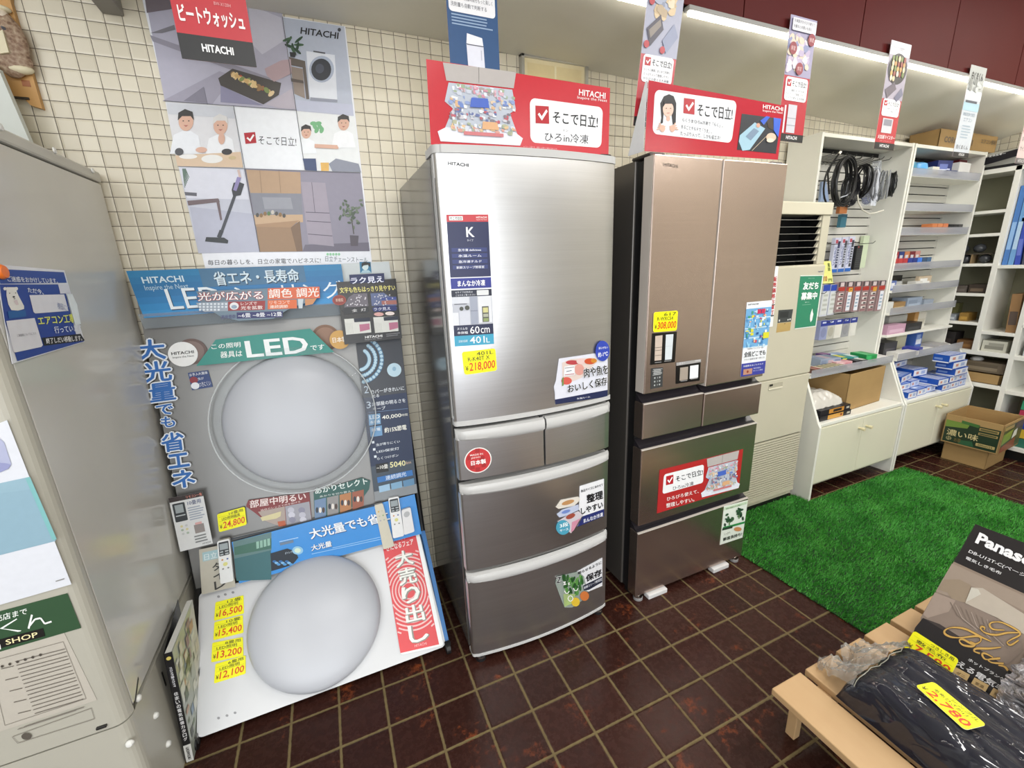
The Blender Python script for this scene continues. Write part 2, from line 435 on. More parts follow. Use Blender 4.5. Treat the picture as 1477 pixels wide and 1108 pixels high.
# ================================================================== storage tank on the left
grey = enamel('#b4b1a5', 0.38, 'grey_steel_cladding', 0.05)
grey_side = None
t = NT('glossy_steel_side'); f = t.noise(t.pos(), 3, 4)
t.set(Base_Color=t.mix(f, s2l('#bdbbb4'), s2l('#cccac3')), Roughness=0.17, Specular_IOR_Level=0.6); t.bump(t.noise(t.pos(), 9, 2), 0.03, 0.004); grey_side = t.m
tank = thing('hot_water_tank', 'tall pale grey boxy appliance at the left edge with a green sticker', 'appliance', (-0.26, -0.37, 0))
R = 0.03
pr = [(-0.60, -0.02), (-0.60, -0.73), (0.045, -0.73)] + [(0.045+R*math.sin(a), -0.70-R*math.cos(a)) for a in [math.pi/2*i/6 for i in range(1, 7)]]
fp = MB().prism(pr + [(0.075, -0.695), (0.04, -0.695), (0.04, -0.02)], 0.386, 1.72, 2, grey); fp.obj('front_panel', tank, 0.002)
MB().box(0.03, 0.075, -0.692, -0.024, 0.40, 1.742, grey_side).obj('side_panel', tank, 0.0015)
box('lid', tank, -0.6, 0.079, -0.735, -0.02, 1.746, 1.778, enamel('#c3c1b8', 0.4, 'lid_paint'), 0.006)
box('body', tank, -0.59, 0.04, -0.70, -0.03, 0.02, 1.745, ink('#3a3937'), 0)
bc = MB().prism([(-0.60, -0.02), (-0.60, -0.728), (0.045, -0.728)] + [(0.045+0.028*math.sin(a), -0.70-0.028*math.cos(a)) for a in [math.pi/2*i/6 for i in range(1, 7)]] + [(0.073, -0.02)], 0.0, 0.380, 2, grey)
bc.obj('base_cover', tank, 0.002)
gap = MB().prism([(-0.695, 0.384), (-0.64, 0.425), (-0.64, 0.432), (-0.695, 0.391)], 0.0752, 0.0760, 0, ink('#151412')); gap.obj('seam', tank)
hg = MB().box(0.0752, 0.0765, -0.53, -0.525, 0.28, 0.33, ink('#151412')).obj('latch_slot', tank)
for y, z, fx in ((None, None, (187, 1073)), (None, None, (200, 1007)), (None, None, (225, 1032)), (None, None, (243, 1073))):
    pl = PY(-0.731) if fx[0] < 190 else PX(0.076)
    p = pl.hit(*fx); MB().lathe(p, pl.n, [(0.0, 0.006), (0.006, 0.005), (0.009, 0.001), (0.009, -0.003)], wht, 14).obj('screw_cap', tank)
p = PY(-0.731).hit(147, 1048); MB().box(p.x-0.01, p.x+0.01, -0.736, -0.728, p.z-0.003, p.z+0.003, ink('#1c1a18')).obj('latch', tank, 0.001)
for i in range(3):
    p = PX(0.08).hit(*((78, 217), (133, 246), (0, 183))[i]); MB().lathe(p, (1, 0, 0), [(0, 0.004), (0.007, 0.003), (0.008, 0)], wht, 12).obj('lid_screw', tank)
S = Sheet(PY(-0.7312), [(-80, 962), (92, 912), (140, 1010), (-60, 1075)], 0.0004, ink('#b9b3a8', 0.5))
# printed instruction label
S.crop(0, 850, 160/1477)
def fr(S, pts, h, w=4, l=1): S.L(pts + [pts[0]], w, h, l)
S.crop(0, 700, 320/869)
for i in range(15):
    a = (60-i*0+i*5.5, 690+i*14.5); b = (255+i*5.2, 640+i*14.0-(3 if i % 2 else 0))
    S.L([a, b], 3.0, '#6d675f', 2)
    if i % 3 == 1: S.L([(a[0]-60, a[1]+14), (a[0]-10, a[1]+2)], 3.0, '#6d675f', 2)
fr(S, [(-40, 690), (248, 612), (338, 835), (20, 940)], '#857f76', 2)
fr(S, [(48, 985), (358, 873), (370, 915), (70, 1010)], '#857f76', 2)
S.L([(95, 945), (330, 868)], 3, '#7b756d', 2); S.L([(70, 955), (300, 880)], 2.4, '#7b756d', 2)
S.O(105, 982, 20, 13, '#5a544d', 2)
for k in range(6): S.O(10+k*30, 708-k*9, 6, 5, '#4a443e', 2)
S.obj('instruction_label', tank)
S = Sheet(PY(-0.7318), [(-60, 898), (97, 856), (117, 906), (-50, 955)], 0.0005, ink('#2c4d30', 0.5))
S.crop(0, 850, 160/1477)
S.T('販売店まで', (-190, 385), (360, 240), (-180, 470), '#eef4ee', 2, 0.012)
S.P([(225, 385), (0, 520), (270, 560), (290, 545), (40, 520), (235, 395)], '#f2f6f2', 2); S.P([(0, 515), (245, 563), (285, 545), (40, 518)], '#f2f6f2', 2)
S.L([(430, 335), (385, 520)], 26, '#f2f6f2', 2); S.L([(385, 500), (470, 395), (545, 380)], 22, '#f2f6f2', 2); S.L([(545, 380), (600, 455), (690, 425)], 22, '#f2f6f2', 2)
S.P([(-60, 680), (575, 515), (605, 620), (-40, 795)], '#14120f', 2)
S.T('SHOP', (75, 670), (500, 560), (90, 735), '#efe3b0', 3, 0.01)
S.P([(-40, 740), (10, 725), (22, 790), (-30, 800)], '#f4f4ee', 3)
S.obj('dealer_sticker', tank)['label'] = 'dark green dealer sticker with SHOP in pale letters'
# paper poster taped to the front, with the round-cornered picture
S = Sheet(PY(-0.733), [(-120, 660), (10, 606), (103, 843), (-60, 890)], 0.0005, ink('#d6d9e1', 0.5))
S.crop(0, 640, 160/1477)
S.P([(-300, 250), (-300, -320), (60, -20), (155, 270), (120, 330), (0, 385)], '#a9aecb', 2); S.P([(0, 250), (100, 260), (155, 280), (110, 335), (0, 380)], '#8f93bd', 3)
S.P([(-300, 590), (400, 440), (470, 600), (-300, 760)], '#8fafbf', 1); S.P([(-300, 700), (470, 600), (745, 1295), (-300, 1560)], '#8aaabb', 1)
S.P([(340, 455), (405, 440), (760, 1270), (700, 1280)], '#7ab4b6', 2)
S.L([(745, 1830), (860, 1795)], 14, '#8b8b8b', 2)
tag(S.obj('paper_poster'), 'white and pale blue paper poster taped to the front of the grey appliance', 'poster')
# notice held by an orange magnet
S = Sheet(PX(0.0775), [(-8, 381), (93, 390), (122, 493), (18, 525)], 0.0008, ink('#e6e8ee', 0.3))
S.crop(0, 370, 160/1477)
S.P([(-60, 165), (845, 210), (885, 350), (0, 365), (-20, 300)], '#24479b', 1)
S.P([(-10, 372), (768, 372), (800, 490), (870, 490), (1010, 1040), (1120, 1130), (225, 1395), (60, 860)], '#1f4096', 1)
S.T('ご迷惑をおかけしています。', (75, 262), (745, 290), (95, 335), '#eef2fa', 2, 0.01)
S.P([(765, 375), (905, 370), (935, 490), (795, 495)], '#dfe0ea', 2)
S.T('ただ今、', (350, 410), (560, 440), (365, 480), '#eef2fa', 2, 0.012)
# bear
S.P([(75, 410), (190, 410), (235, 520), (310, 660), (310, 700), (230, 722), (140, 715), (100, 640), (75, 520)], '#eeece6', 2)
S.O(55, 430, 22, 22, '#eeece6', 2); S.O(205, 430, 24, 24, '#eeece6', 2); S.O(168, 537, 16, 10, '#26221f', 3); S.O(112, 490, 7, 6, '#26221f', 3); S.O(192, 487, 7, 6, '#26221f', 3)
S.L([(168, 545), (172, 566), (190, 562)], 6, '#26221f', 3); S.P([(165, 590), (210, 575), (235, 640), (200, 650)], '#e2d3d3', 3)
S.P([(90, 730), (330, 715), (340, 800), (110, 830)], '#1f5fa0', 2)
S.P([(380, 515), (845, 505), (905, 725), (460, 760), (435, 740)], '#e4e4ea', 2)
S.T('様邸にて', (745, 610), (900, 650), (760, 700), '#8a95bb', 3)
S.P([(70, 860), (450, 820), (560, 1180), (540, 1205), (190, 1280), (165, 1265)], '#e4e4ea', 2); S.T('工事期間についてはこちら', (205, 1040), (460, 1005), (215, 1075), '#8a8a90', 3)
S.T('エアコン工事', (475, 800), (965, 760), (505, 920), '#e8ee6a', 3, 0.02)
S.T('行っています', (700, 935), (1060, 905), (720, 1025), '#eef2fa', 3, 0.01)
S.P([(545, 1085), (1065, 1030), (1120, 1120), (580, 1190)], '#0e0e14', 2); S.T('終了しだい移動します。', (590, 1090), (1070, 1048), (605, 1165), '#f2f2f2', 3, 0.012)
S.P([(945, 500), (1010, 640), (1060, 900), (985, 920), (870, 500)], '#e6eef0', 4)
nt = S.obj('notice'); tag(nt, 'blue laminated notice with a polar bear, on the grey appliance side', 'sign')
p = PX(0.079).hit(0, 392); mg = MB().lathe(p, (1, 0, 0), [(0, 0.009), (0.012, 0.008), (0.015, 0.003), (0.015, 0)], ink('#f07a2c', 0.35), 20).obj('magnet')
tag(mg, 'orange round magnet holding the polar bear notice', 'magnet')
# pale panel leaning on top of the tank
pl = Plane((0, -0.10, 1.78), (0.0, -1, 0.0))
a, b, cc, dd = pl.hit(0, 100), pl.hit(46, 200), pl.hit(30, 215), pl.hit(-60, 215)
pb = Sheet(pl, [pl.hit(-70, 60), pl.hit(-3, 98), Vector((b.x, b.y, 1.779)), Vector((a.x-0.16, -0.10, 1.779))], 0.02, enamel('#cfd4cf', 0.5, 'pale_board'))
tag(pb.obj('board'), 'pale grey-white board leaning on top of the tall grey appliance', 'board')
# ================================================================== carved ornament on the wall
PW = PY(-0.004)
def wood(name, h1, h2, ax=(1, 1, 1), rough=0.5):
    t = NT(name); v = t.scalev(t.pos(), ax); f = t.noise(v, 1.0, 5, 0.6); f2 = t.noise(t.pos(), 14, 3)
    t.set(Base_Color=t.mix(t.math('ADD', t.math('MULTIPLY', f, 0.7), t.math('MULTIPLY', f2, 0.3)), s2l(h1), s2l(h2)), Roughness=rough); t.bump(f, 0.12, 0.001); return t.m
tan = wood('tan_board', '#b98a4e', '#c99b5e', (60, 60, 4))
orn = thing('carved_wall_ornament', 'tan wooden plaque with a robed carved figure, upper left wall corner', 'ornament', (-0.08, 0, 1.94))
k = [(-0.17, 2.36), (0.02, 2.36), (-0.018, 2.21), (-0.016, 1.945), (-0.040, 1.952), (-0.052, 1.972), (-0.085, 1.972), (-0.125, 2.02), (-0.16, 2.10)]
MB().prism(k, -0.018, -0.001, 1, tan).obj('board', orn, 0.003)
t = NT('carved_robe'); f = t.noise(t.pos(), 80, 5, 0.75); f2 = t.n('TexVoronoi', {'Vector': t.pos(), 'Scale': 110.0}).outputs[0]
t.set(Base_Color=t.ramp(t.math('ADD', t.math('MULTIPLY', f, 0.7), t.math('MULTIPLY', f2, 0.35)), [(0.25, s2l('#5c4238')), (0.45, s2l('#8d705a')), (0.6, s2l('#a8917a')), (0.8, s2l('#c9b89e'))]), Roughness=0.5)
t.bump(f, 0.6, 0.004); robe = t.m; ivory = ink('#ddd3b4', 0.45); pink = ink('#b98672', 0.5)
PO = PY(-0.03)
def opt(x, y): return PO.hit(x, y)
rb = MB()
sk = bmesh.new()
c0 = opt(8, 62); rb.ball(c0, 0.044, 0.022, 0.086, robe, 22, 14)
rb.ball(opt(26, 62), 0.022, 0.016, 0.055, robe, 14, 10); rb.ball(opt(14, 88), 0.05, 0.018, 0.03, robe, 16, 10)
rb.obj('robe', orn)
MB().ball(opt(2, 22), 0.016, 0.016, 0.019, ink('#d9cbb6')).ball(opt(4, 21), 0.005, 0.02, 0.004, ink('#e8dccb')).obj('head', orn)
MB().ball(opt(2, 13), 0.02, 0.017, 0.008, ivory).obj('hat', orn)
MB().prism([(opt(9, 52).x, opt(9, 52).z), (opt(13, 50).x, opt(13, 50).z), (opt(22, 82).x, opt(22, 82).z), (opt(8, 84).x, opt(8, 84).z)], -0.058, -0.050, 1, ivory).obj('fan', orn, 0.002)
MB().tube([opt(18, 70), opt(30, 84), opt(40, 97)], 0.010, pink, 10).obj('sleeve', orn)
MB().ball(opt(12, 46), 0.006, 0.03, 0.006, ink('#6b6f78')).obj('clasp', orn)
MB().ball(opt(26, 100), 0.035, 0.016, 0.013, ivory).obj('base', orn)
p = opt(34, 118); MB().box(p.x-0.009, p.x+0.009, -0.0188, -0.0178, p.z-0.008, p.z+0.008, ink('#9a5a2c')).obj('seal_mark', orn)
p = opt(30, 140); MB().box(p.x-0.03, p.x+0.014, -0.024, -0.018, p.z-0.003, p.z+0.003, ink('#2e2419')).obj('peg', orn, 0.001)
# ================================================================== collage poster on the wall
S = Sheet(PY(-0.003), [(0.286, -0.003, 2.284), (0.868, -0.003, 2.284), (0.863, -0.003, 1.478), (0.297, -0.003, 1.478)], 0.0008, ink('#e9ebf2', 0.35))
S.crop(200, 0, 360/1050)
S.P([(22, -40), (600, -40), (605, 72), (665, 465), (110, 425)], '#aeacbd', 1)
S.P([(22, -40), (160, -40), (165, 35), (35, 55)], '#6e656c', 2); S.P([(50, 140), (150, 105), (155, 125), (100, 140)], '#77757d', 2)
S.P([(48, 148), (560, 330), (540, 350), (60, 175)], '#8d8a98', 2); S.P([(100, 425), (340, 300), (400, 320), (310, 440)], '#9b98a9', 2)
S.P([(460, 20), (600, 75), (615, 170), (520, 230), (480, 190)], '#c4c3d0', 2); S.P([(190, 425), (275, 365), (290, 435)], '#7b7888', 3); S.L([(275, 370), (290, 440)], 3, '#6a6878', 3)
S.P([(335, 330), (395, 290), (600, 350), (590, 400), (525, 440), (345, 360)], '#3f3a36', 3)
for i in range(34):
    u, v = random.random(), random.random(); x = 385 + u*150 + v*30; y = 305 + u*70 + v*25
    S.O(x, y, random.uniform(9, 18), random.uniform(6, 10), random.choice(['#c9a56a', '#d8bb84', '#b5502f', '#8d6a3f', '#7a8a4a', '#e0c79a']), 4, 10, random.random()*3)
S.P([(530, 290), (600, 255), (640, 250), (645, 310), (570, 345), (540, 320)], '#b39ba0', 4); S.P([(535, 440), (650, 370), (660, 460), (590, 455)], '#b9b1bd', 3)
S.P([(345, 360), (525, 445), (345, 430)], '#8684a0', 2)
S.P([(608, 74), (865, 112), (905, 488), (665, 466)], '#b5bccc', 1); S.P([(650, 420), (900, 440), (905, 488), (665, 466)], '#bcc0d4', 2)
S.T('HITACHI', (683, 115), (842, 138), (680, 143), '#1d1d22', 3, 0.02)
S.P([(705, 215), (825, 232), (836, 425), (720, 415)], '#dfe3ec', 2); S.O(770, 292, 52, 56, '#aab4c8', 3); S.O(768, 294, 42, 46, '#2a2d36', 4); S.O(762, 290, 18, 20, '#454a58', 5); S.P([(735, 214), (785, 222), (785, 228), (735, 220)], '#4d4d55', 3); S.P([(722, 410), (836, 420), (836, 432), (722, 424)], '#8f93a3', 3)
S.P([(632, 240), (700, 258), (718, 418), (705, 418), (690, 285), (640, 275)], '#5d534b', 3); S.P([(640, 280), (690, 290), (700, 415), (655, 395)], '#8f8075', 2); S.P([(640, 330), (692, 340), (695, 352), (642, 344)], '#554a43', 3)
for a in range(9): S.O(650+math.cos(a*.8)*24, 190+math.sin(a*1.3)*26, 22, 6, random.choice(['#2f4a34', '#3f5f40', '#26402d']), 4, 10, a*0.7)
S.P([(635, 220), (662, 222), (658, 243), (638, 240)], '#2b2a2c', 4)
S.P([(112, 427), (400, 448), (440, 706), (165, 700)], '#dcdce0', 1); S.P([(118, 432), (398, 452), (405, 500), (125, 480)], '#c9ccd4', 2)
def person(S, x, y, s, hair, shirt, l=3, grey=False):
    S.P([(x-s*1.7, y+s*3.4), (x-s*1.3, y+s*1.4), (x-s*.4, y+s*1.0), (x+s*.5, y+s*1.0), (x+s*1.3, y+s*1.5), (x+s*1.7, y+s*3.4)], shirt, l)
    S.O(x, y, s*.78, s*1.0, '#d9ae98', l+1); S.P([(x-s*.85, y-s*.1), (x-s*.8, y-s*.9), (x-s*.1, y-s*1.3), (x+s*.7, y-s*1.0), (x+s*.85, y-s*.1), (x+s*.5, y-s*.55), (x-s*.4, y-s*.55)], hair, l+2)
    S.O(x-s*.28, y-s*.05, s*.09, s*.06, '#3a2f2c', l+2, 8); S.O(x+s*.3, y-s*.05, s*.09, s*.06, '#3a2f2c', l+2, 8); S.P([(x-s*.25, y+s*.4), (x+s*.25, y+s*.4), (x, y+s*.58)], '#b0625a', l+2)
person(S, 200, 512, 40, '#26211f', '#e9ecf2'); person(S, 345, 530, 38, '#d8d6d4', '#eceef2')
S.P([(155, 655), (430, 640), (440, 706), (165, 700)], '#d9bfa3', 6); S.O(310, 670, 45, 18, '#ecebe8', 7); S.O(210, 660, 38, 10, '#efeeec', 7); S.O(172, 640, 18, 16, '#4a4a50', 7); S.O(372, 640, 22, 13, '#2f2b2e', 7); S.O(265, 632, 24, 12, '#d8ad98', 7); S.O(350, 585, 14, 24, '#d8ad98', 7); S.O(395, 665, 16, 8, '#c9b48a', 7)
S.P([(401, 449), (664, 468), (698, 716), (443, 706)], '#eef1f6', 1)
def check(S, q, l=3):
    """red box with a white tick: q = TL, TR, BR, BL"""
    a, b, c, d = [Vector(p) for p in q]
    S.P(q, '#b5222e', l)
    f = lambda u, v: tuple((a*(1-u)+b*u)*(1-v) + (d*(1-u)+c*u)*v)
    S.P([f(.16, .50), f(.28, .40), f(.45, .60), f(.80, .18), f(.90, .30), f(.46, .84)], '#fafafa', l+1)
check(S, [(443, 560), (490, 556), (496, 602), (450, 606)], 2); S.T('そこで日立!', (503, 570), (662, 578), (505, 608), '#2b2b2f', 2, 0.0)
S.P([(665, 468), (908, 490), (935, 725), (700, 717)], '#e6e9ea', 1)
for a in range(6): S.O(735+a*7, 520+(a % 3)*14, 14, 9, '#6fb07c', 2, 10, a)
person(S, 705, 558, 26, '#26211f', '#eef2f6'); person(S, 862, 520, 30, '#2a2523', '#f0f2f5')
S.P([(690, 668), (745, 668), (750, 720), (702, 717)], '#3a4a72', 6); S.P([(800, 690), (830, 668), (925, 690), (935, 725), (815, 722)], '#8b8f9e', 6); S.P([(765, 685), (800, 685), (800, 720), (768, 720)], '#e0b25c', 5); S.L([(740, 615), (840, 620)], 16, '#d8ad98', 6); S.L([(840, 620), (880, 590)], 16, '#f0f2f5', 6)
S.P([(168, 702), (440, 708), (508, 1060), (252, 1066)], '#c3c6d4', 1); S.P([(168, 702), (440, 708), (465, 840), (205, 835)], '#d8dae6', 2); S.P([(215, 870), (480, 900), (508, 1060), (252, 1066)], '#b4b7c9', 2)
S.P([(205, 845), (335, 835), (342, 850), (210, 865)], '#6c5a5e', 3); S.P([(325, 838), (338, 838), (352, 925), (344, 928)], '#6c5a5e', 3); S.P([(193, 808), (245, 812), (245, 826), (197, 822)], '#5a5a64', 3)
for a in range(7): S.L([(185+a*2, 710), (195+a*3, 790-a*7)], 3, '#5d7468', 3)
S.L([(408, 815), (350, 975)], 13, '#3a3d46', 4); S.P([(400, 770), (420, 765), (445, 775), (430, 822), (398, 828), (392, 800)], '#2c2f36', 5); S.P([(415, 745), (432, 748), (412, 805), (398, 800)], '#8d83b4', 6); S.L([(420, 715), (428, 750)], 10, '#d0b8b0', 5); S.L([(350, 970), (338, 1000)], 18, '#30333b', 5); S.P([(285, 998), (360, 1000), (378, 1012), (375, 1025), (280, 1016)], '#262a2e', 5)
S.P([(443, 710), (933, 728), (972, 1057), (508, 1061)], '#8f8b9b', 1)
S.P([(452, 714), (680, 725), (684, 815), (470, 812)], '#b6987a', 2); 
for xx in (510, 590): S.L([(xx, 718), (xx+8, 812)], 2, '#957a60', 3)
S.P([(470, 812), (684, 815), (690, 905), (488, 908)], '#868893', 2); S.P([(520, 830), (640, 832), (650, 880), (530, 880)], '#9a9ca6', 3); S.P([(485, 905), (690, 903), (692, 935), (492, 945)], '#c3a585', 2); S.P([(490, 945), (675, 928), (640, 958), (495, 955)], '#a88767', 3); S.P([(495, 955), (640, 958), (665, 1058), (508, 1060)], '#9b7d60', 2); S.P([(640, 958), (678, 930), (690, 1057), (665, 1058)], '#7c624c', 3)
for i in range(8): S.O(500+i*16, 900+random.uniform(-8, 8), 7, 9, random.choice(['#4d4a46', '#8a6a40', '#5a7a4a', '#c9c3b8']), 4, 10)
S.P([(682, 765), (785, 770), (822, 1037), (715, 1026)], '#9f97a5', 3); S.L([(728, 768), (742, 895)], 2, '#5f5866', 4); S.L([(703, 893), (803, 897)], 3, '#5f5866', 4); S.L([(708, 930), (808, 936)], 3, '#5f5866', 4); S.L([(712, 985), (815, 993)], 3, '#5f5866', 4)
S.P([(700, 1030), (968, 1020), (972, 1057), (690, 1057)], '#6d6878', 2)
S.L([(905, 985), (895, 920)], 4, '#4d4a40', 4)
for i in range(40): S.O(893+random.gauss(0, 24), 890+random.gauss(0, 28), 9, 5, random.choice(['#5a6a54', '#6d7a66', '#4c5a4a']), 4, 8, i)
S.P([(888, 990), (925, 992), (922, 1035), (892, 1035)], '#57505a', 4)
for u in (0.0,): pass
S.L([(110, 426), (665, 466)], 2.5, '#55555c', 6); S.L([(605, 72), (700, 716)], 2.5, '#55555c', 6); S.L([(400, 448), (510, 1060)], 2.5, '#55555c', 6); S.L([(165, 701), (933, 727)], 2.5, '#77777e', 6)
S.T('毎日の暮らしを、日立の家電でハピネスに!', (290, 1094), (765, 1084), (292, 1116), '#2b2b30', 2, 0.0)
S.T('日立チェーンストール', (785, 1077), (962, 1082), (785, 1100), '#55606a', 2, 0.0)
for i in range(5): S.O(795+i*12, 1070, 5, 6, '#8fc9a0', 2, 10)
S.O(844, 127, 7, 8, '#3a3c42', 5)
tag(S.obj('wall_poster'), 'large collage poster of home photographs on the tiled wall above the lamp display', 'poster')
# framed certificate
fr_ = thing('picture_frame', 'thin silver framed yellowed certificate high on the wall between two refrigerators', 'picture', (1.7, 0, 2.05))
al = brushed('#c9c9c6', 0.35, 0.9, 'frame_metal')
fm = MB(); x0, x1, z0, z1 = 1.538, 1.858, 2.045, 2.283
for a in ((x0, x1, z1-0.014, z1), (x0, x1, z0, z0+0.014), (x0, x0+0.014, z0, z1), (x1-0.014, x1, z0, z1)): fm.box(a[0], a[1], -0.03, -0.004, a[2], a[3], al)
fm.obj('frame', fr_, 0.002)
sp = Sheet(PY(-0.02), [(x0+.012, -.02, z1-.012), (x1-.012, -.02, z1-.012), (x1-.012, -.02, z0+.012), (x0+.012, -.02, z0+.012)], 0.004, ink('#d9cba4', 0.6))
sp.q(.06, .08, .94, .92, '#d3c294', 1); sp.q(.49, .08, .52, .92, '#ddd3b2', 2); lines(sp, .2, .3, .85, .9, 6, '#b5a478'); sp.obj('certificate', fr_)
# ================================================================== ceiling-lamp display stand
UN = Vector((0, -0.981, 0.192)).normalized(); LN = Vector((0, -0.708, 0.706)).normalized()
UO = Vector((0, -0.215, 0.36)); LO = Vector((0, -0.515, 0.034))
def UP(h=0.0): return Plane(UO + UN*h, UN)
def LW(h=0.0): return Plane(LO + LN*h, LN)
def up(x, z, h=0.0):
    k = (z-0.36)/0.92; return Vector((x, -0.215+0.18*k, z)) + UN*h
def lw(x, k, h=0.0): return Vector((x, -0.515+0.310*k, 0.034+0.311*k)) + LN*h
black = enamel('#1b1b1c', 0.4, 'black_metal')
t = NT('silver_display_board'); f = t.noise(t.scalev(t.pos(), (2, 2, 1.2)), 2.0, 3)
t.set(Base_Color=t.mix(f, s2l('#70706f'), s2l('#878684')), Roughness=0.36, Metallic=0.55); silver_board = t.m
std = thing('lamp_display_stand', 'tilted display stand with silver upper board and white lower board carrying ceiling lamps', 'display stand', (0.5, -0.35, 0))
S = Sheet(UP(), [up(0.086, 1.40), up(0.903, 1.40), up(0.905, 0.37), up(0.10, 0.37)], 0.018, silver_board, ink('#c8c8c6')); S.obj('upper_board', std)
S = Sheet(LW(), [lw(0.102, 1.0), lw(0.915, 1.0), lw(0.915, 0.0), lw(0.102, 0.0)], 0.014, enamel('#d3d5d8', 0.28, 'white_board', 0.02), ink('#bfc1c4'), r=0.018)
S.crop(230, 780, 450/1477)
for q in ((280, 265), (312, 255), (348, 245), (280, 840), (320, 828), (358, 815)): S.O(q[0], q[1], 7, 6, '#8f9094', 1, 12)
S.obj('lower_board', std)
S = Sheet(LW(0.0), [lw(0.905, 1.02), lw(0.93, 1.02), lw(0.93, 0.03), lw(0.916, 0.03)], 0.02, ink('#2f6fae')); S.obj('blue_edge', std)
f = MB()
for x in (0.096, 0.922):
    f.tube([lw(x, -0.02, -0.02), lw(x, 1.0, -0.02), up(x, 0.40, -0.03), up(x, 1.30, -0.03)], 0.011, black, 8)
    f.tube([lw(x, 0.02, -0.03), Vector((x, -0.06, 0.06)), up(x, 0.7, -0.035)], 0.009, black, 8)
f.tube([(0.096, -0.06, 0.06), (0.922, -0.06, 0.06)], 0.009, black, 8); f.tube([lw(0.096, 0.02, -0.03), lw(0.922, 0.02, -0.03)], 0.009, black, 8)
f.obj('frame', std)
for x in (0.096, 0.922):
    for y in (-0.515, -0.06):
        c = MB(); c.cyl((x-0.008, y, 0.02), (x+0.008, y, 0.02), 0.02, black, 16); c.box(x-0.011, x+0.011, y-0.006, y+0.006, 0.02, 0.05, brushed('#999999', 0.4, 0.9, 'caster_fork') if x < .5 and y < -.3 else black)
        c.obj('caster', std)
S = Sheet(UP(0.012), [up(.10, 1.33, .06), up(.80, 1.325, .06), up(.78, 1.285, .015), up(.098, 1.287, .015)], 0.002, glassy('#eef4f8', 0.18)); S.obj('clear_shelf', std)
# ---- lamps
def ceil_lamp(name, label, P, N, r, h, ring):
    L = thing(name, label, 'ceiling lamp', tuple(P))
    t = NT('opal_diffuser'); t.set(Base_Color=s2l('#b9bcc3'), Roughness=0.32, Specular_IOR_Level=0.45, Subsurface_Weight=0.0); op = t.m
    prof = [(r*0.99, 0.012), (r, 0.02)] + [(r*math.cos(a), 0.02 + h*math.sin(a)**0.85) for a in [math.pi/2*i/14 for i in range(1, 15)]]
    MB().lathe(P, N, prof, op, 72).obj('diffuser', L)
    MB().lathe(P, N, [(r*0.6, 0.0), (r*0.9, 0.004), (r*0.985, 0.012), (r*0.9, 0.013)], ink('#b9bbc0'), 48).obj('base', L)
    if ring:
        R = ring; c = glassy('#fbfdfe', 0.05, 0.04, 'clear_acrylic', .5)
        MB().lathe(P, N, [(r*1.0, 0.02), (R*0.96, 0.014), (R, 0.022), (R*0.995, 0.034), (R*0.95, 0.045), (r*1.0, 0.06), (r*0.985, 0.055)], c, 72).obj('clear_rim', L)
        k = MB(); k.tube([Vector(P)+N*0.03 + (Vector((1, 0, 0))*math.cos(a) + N.cross(Vector((1, 0, 0)))*math.sin(a))*R*0.995 for a in [2*math.pi*i/72 for i in range(72)]], 0.0022, ink('#e6e9ea', 0.1), 6, True)
        k.obj('rim_edge', L)
    return L
l1 = ceil_lamp('ceiling_lamp', 'big round white ceiling lamp with a clear rim, upper one on the display stand', up(0.512, 0.915), UN, 0.245, 0.075, 0.284)
l2 = ceil_lamp('ceiling_lamp', 'plain round white ceiling lamp on the tilted lower board of the display stand', lw(0.478, 0.525), LN, 0.226, 0.062, None)
# ---- blue header card
S = Sheet(UP(0.05), [(182, 391), (492, 381), (500, 437), (208, 459)], 0.0015, ink('#2b78ab', 0.25), ink('#dfe6ea'), bend=lambda u, v: 0.003*math.sin(math.pi*v))
for i in range(7): S.q(0, i/7, 1, (i+1)/7, ['#2f7fb0', '#2c78ab', '#2a73a8', '#2a76ae', '#2c7db8', '#2f88c4', '#3390cc'][i], 1)
S.q(0.30, 0.0, 0.80, 0.42, '#4a7597', 2)
S.t('HITACHI', 0.05, 0.14, 0.225, 0.28, '#d3e6ef', 3, 0.02); S.t('Inspire the Next', 0.05, 0.32, 0.235, 0.46, '#b8d3e2', 3)
S.t('省エネ・長寿命', 0.36, 0.10, 0.77, 0.42, '#20364a', 3, 0.02); S.t('省エネ・長寿命', 0.357, 0.08, 0.767, 0.40, '#cfe0ea', 4, 0.02)
S.t('LED', 0.13, 0.44, 0.37, 0.88, '#173a58', 3, 0.0); S.t('LED', 0.127, 0.42, 0.367, 0.86, '#e9f1f6', 4); S.t('シーリング', 0.42, 0.42, 0.985, 0.86, '#e4eef4', 4)
tag(S.obj('header_card'), 'curved blue header card on top of the lamp display, reading LED in white', 'sign')
S = Sheet(UP(0.03), [(490, 381), (561, 377), (566, 412), (496, 416)], 0.001, ink('#c9d0d2')); S.crop(470, 380, 150/1385)
S.P([(447, -20), (595, -20), (610, 128), (458, 135)], '#2d78a0', 1); S.O(525, 45, 42, 48, '#cfe0e2', 2); S.P([(475, 60), (475, 0), (520, -20), (590, -5), (590, 50), (560, 20), (500, 30)], '#1c1d22', 3); S.P([(460, 132), (490, 95), (570, 90), (608, 126)], '#a9c8d4', 2)
tag(S.obj('info_card'), 'pale card with a small blue portrait square, behind the black price-style card', 'sign')
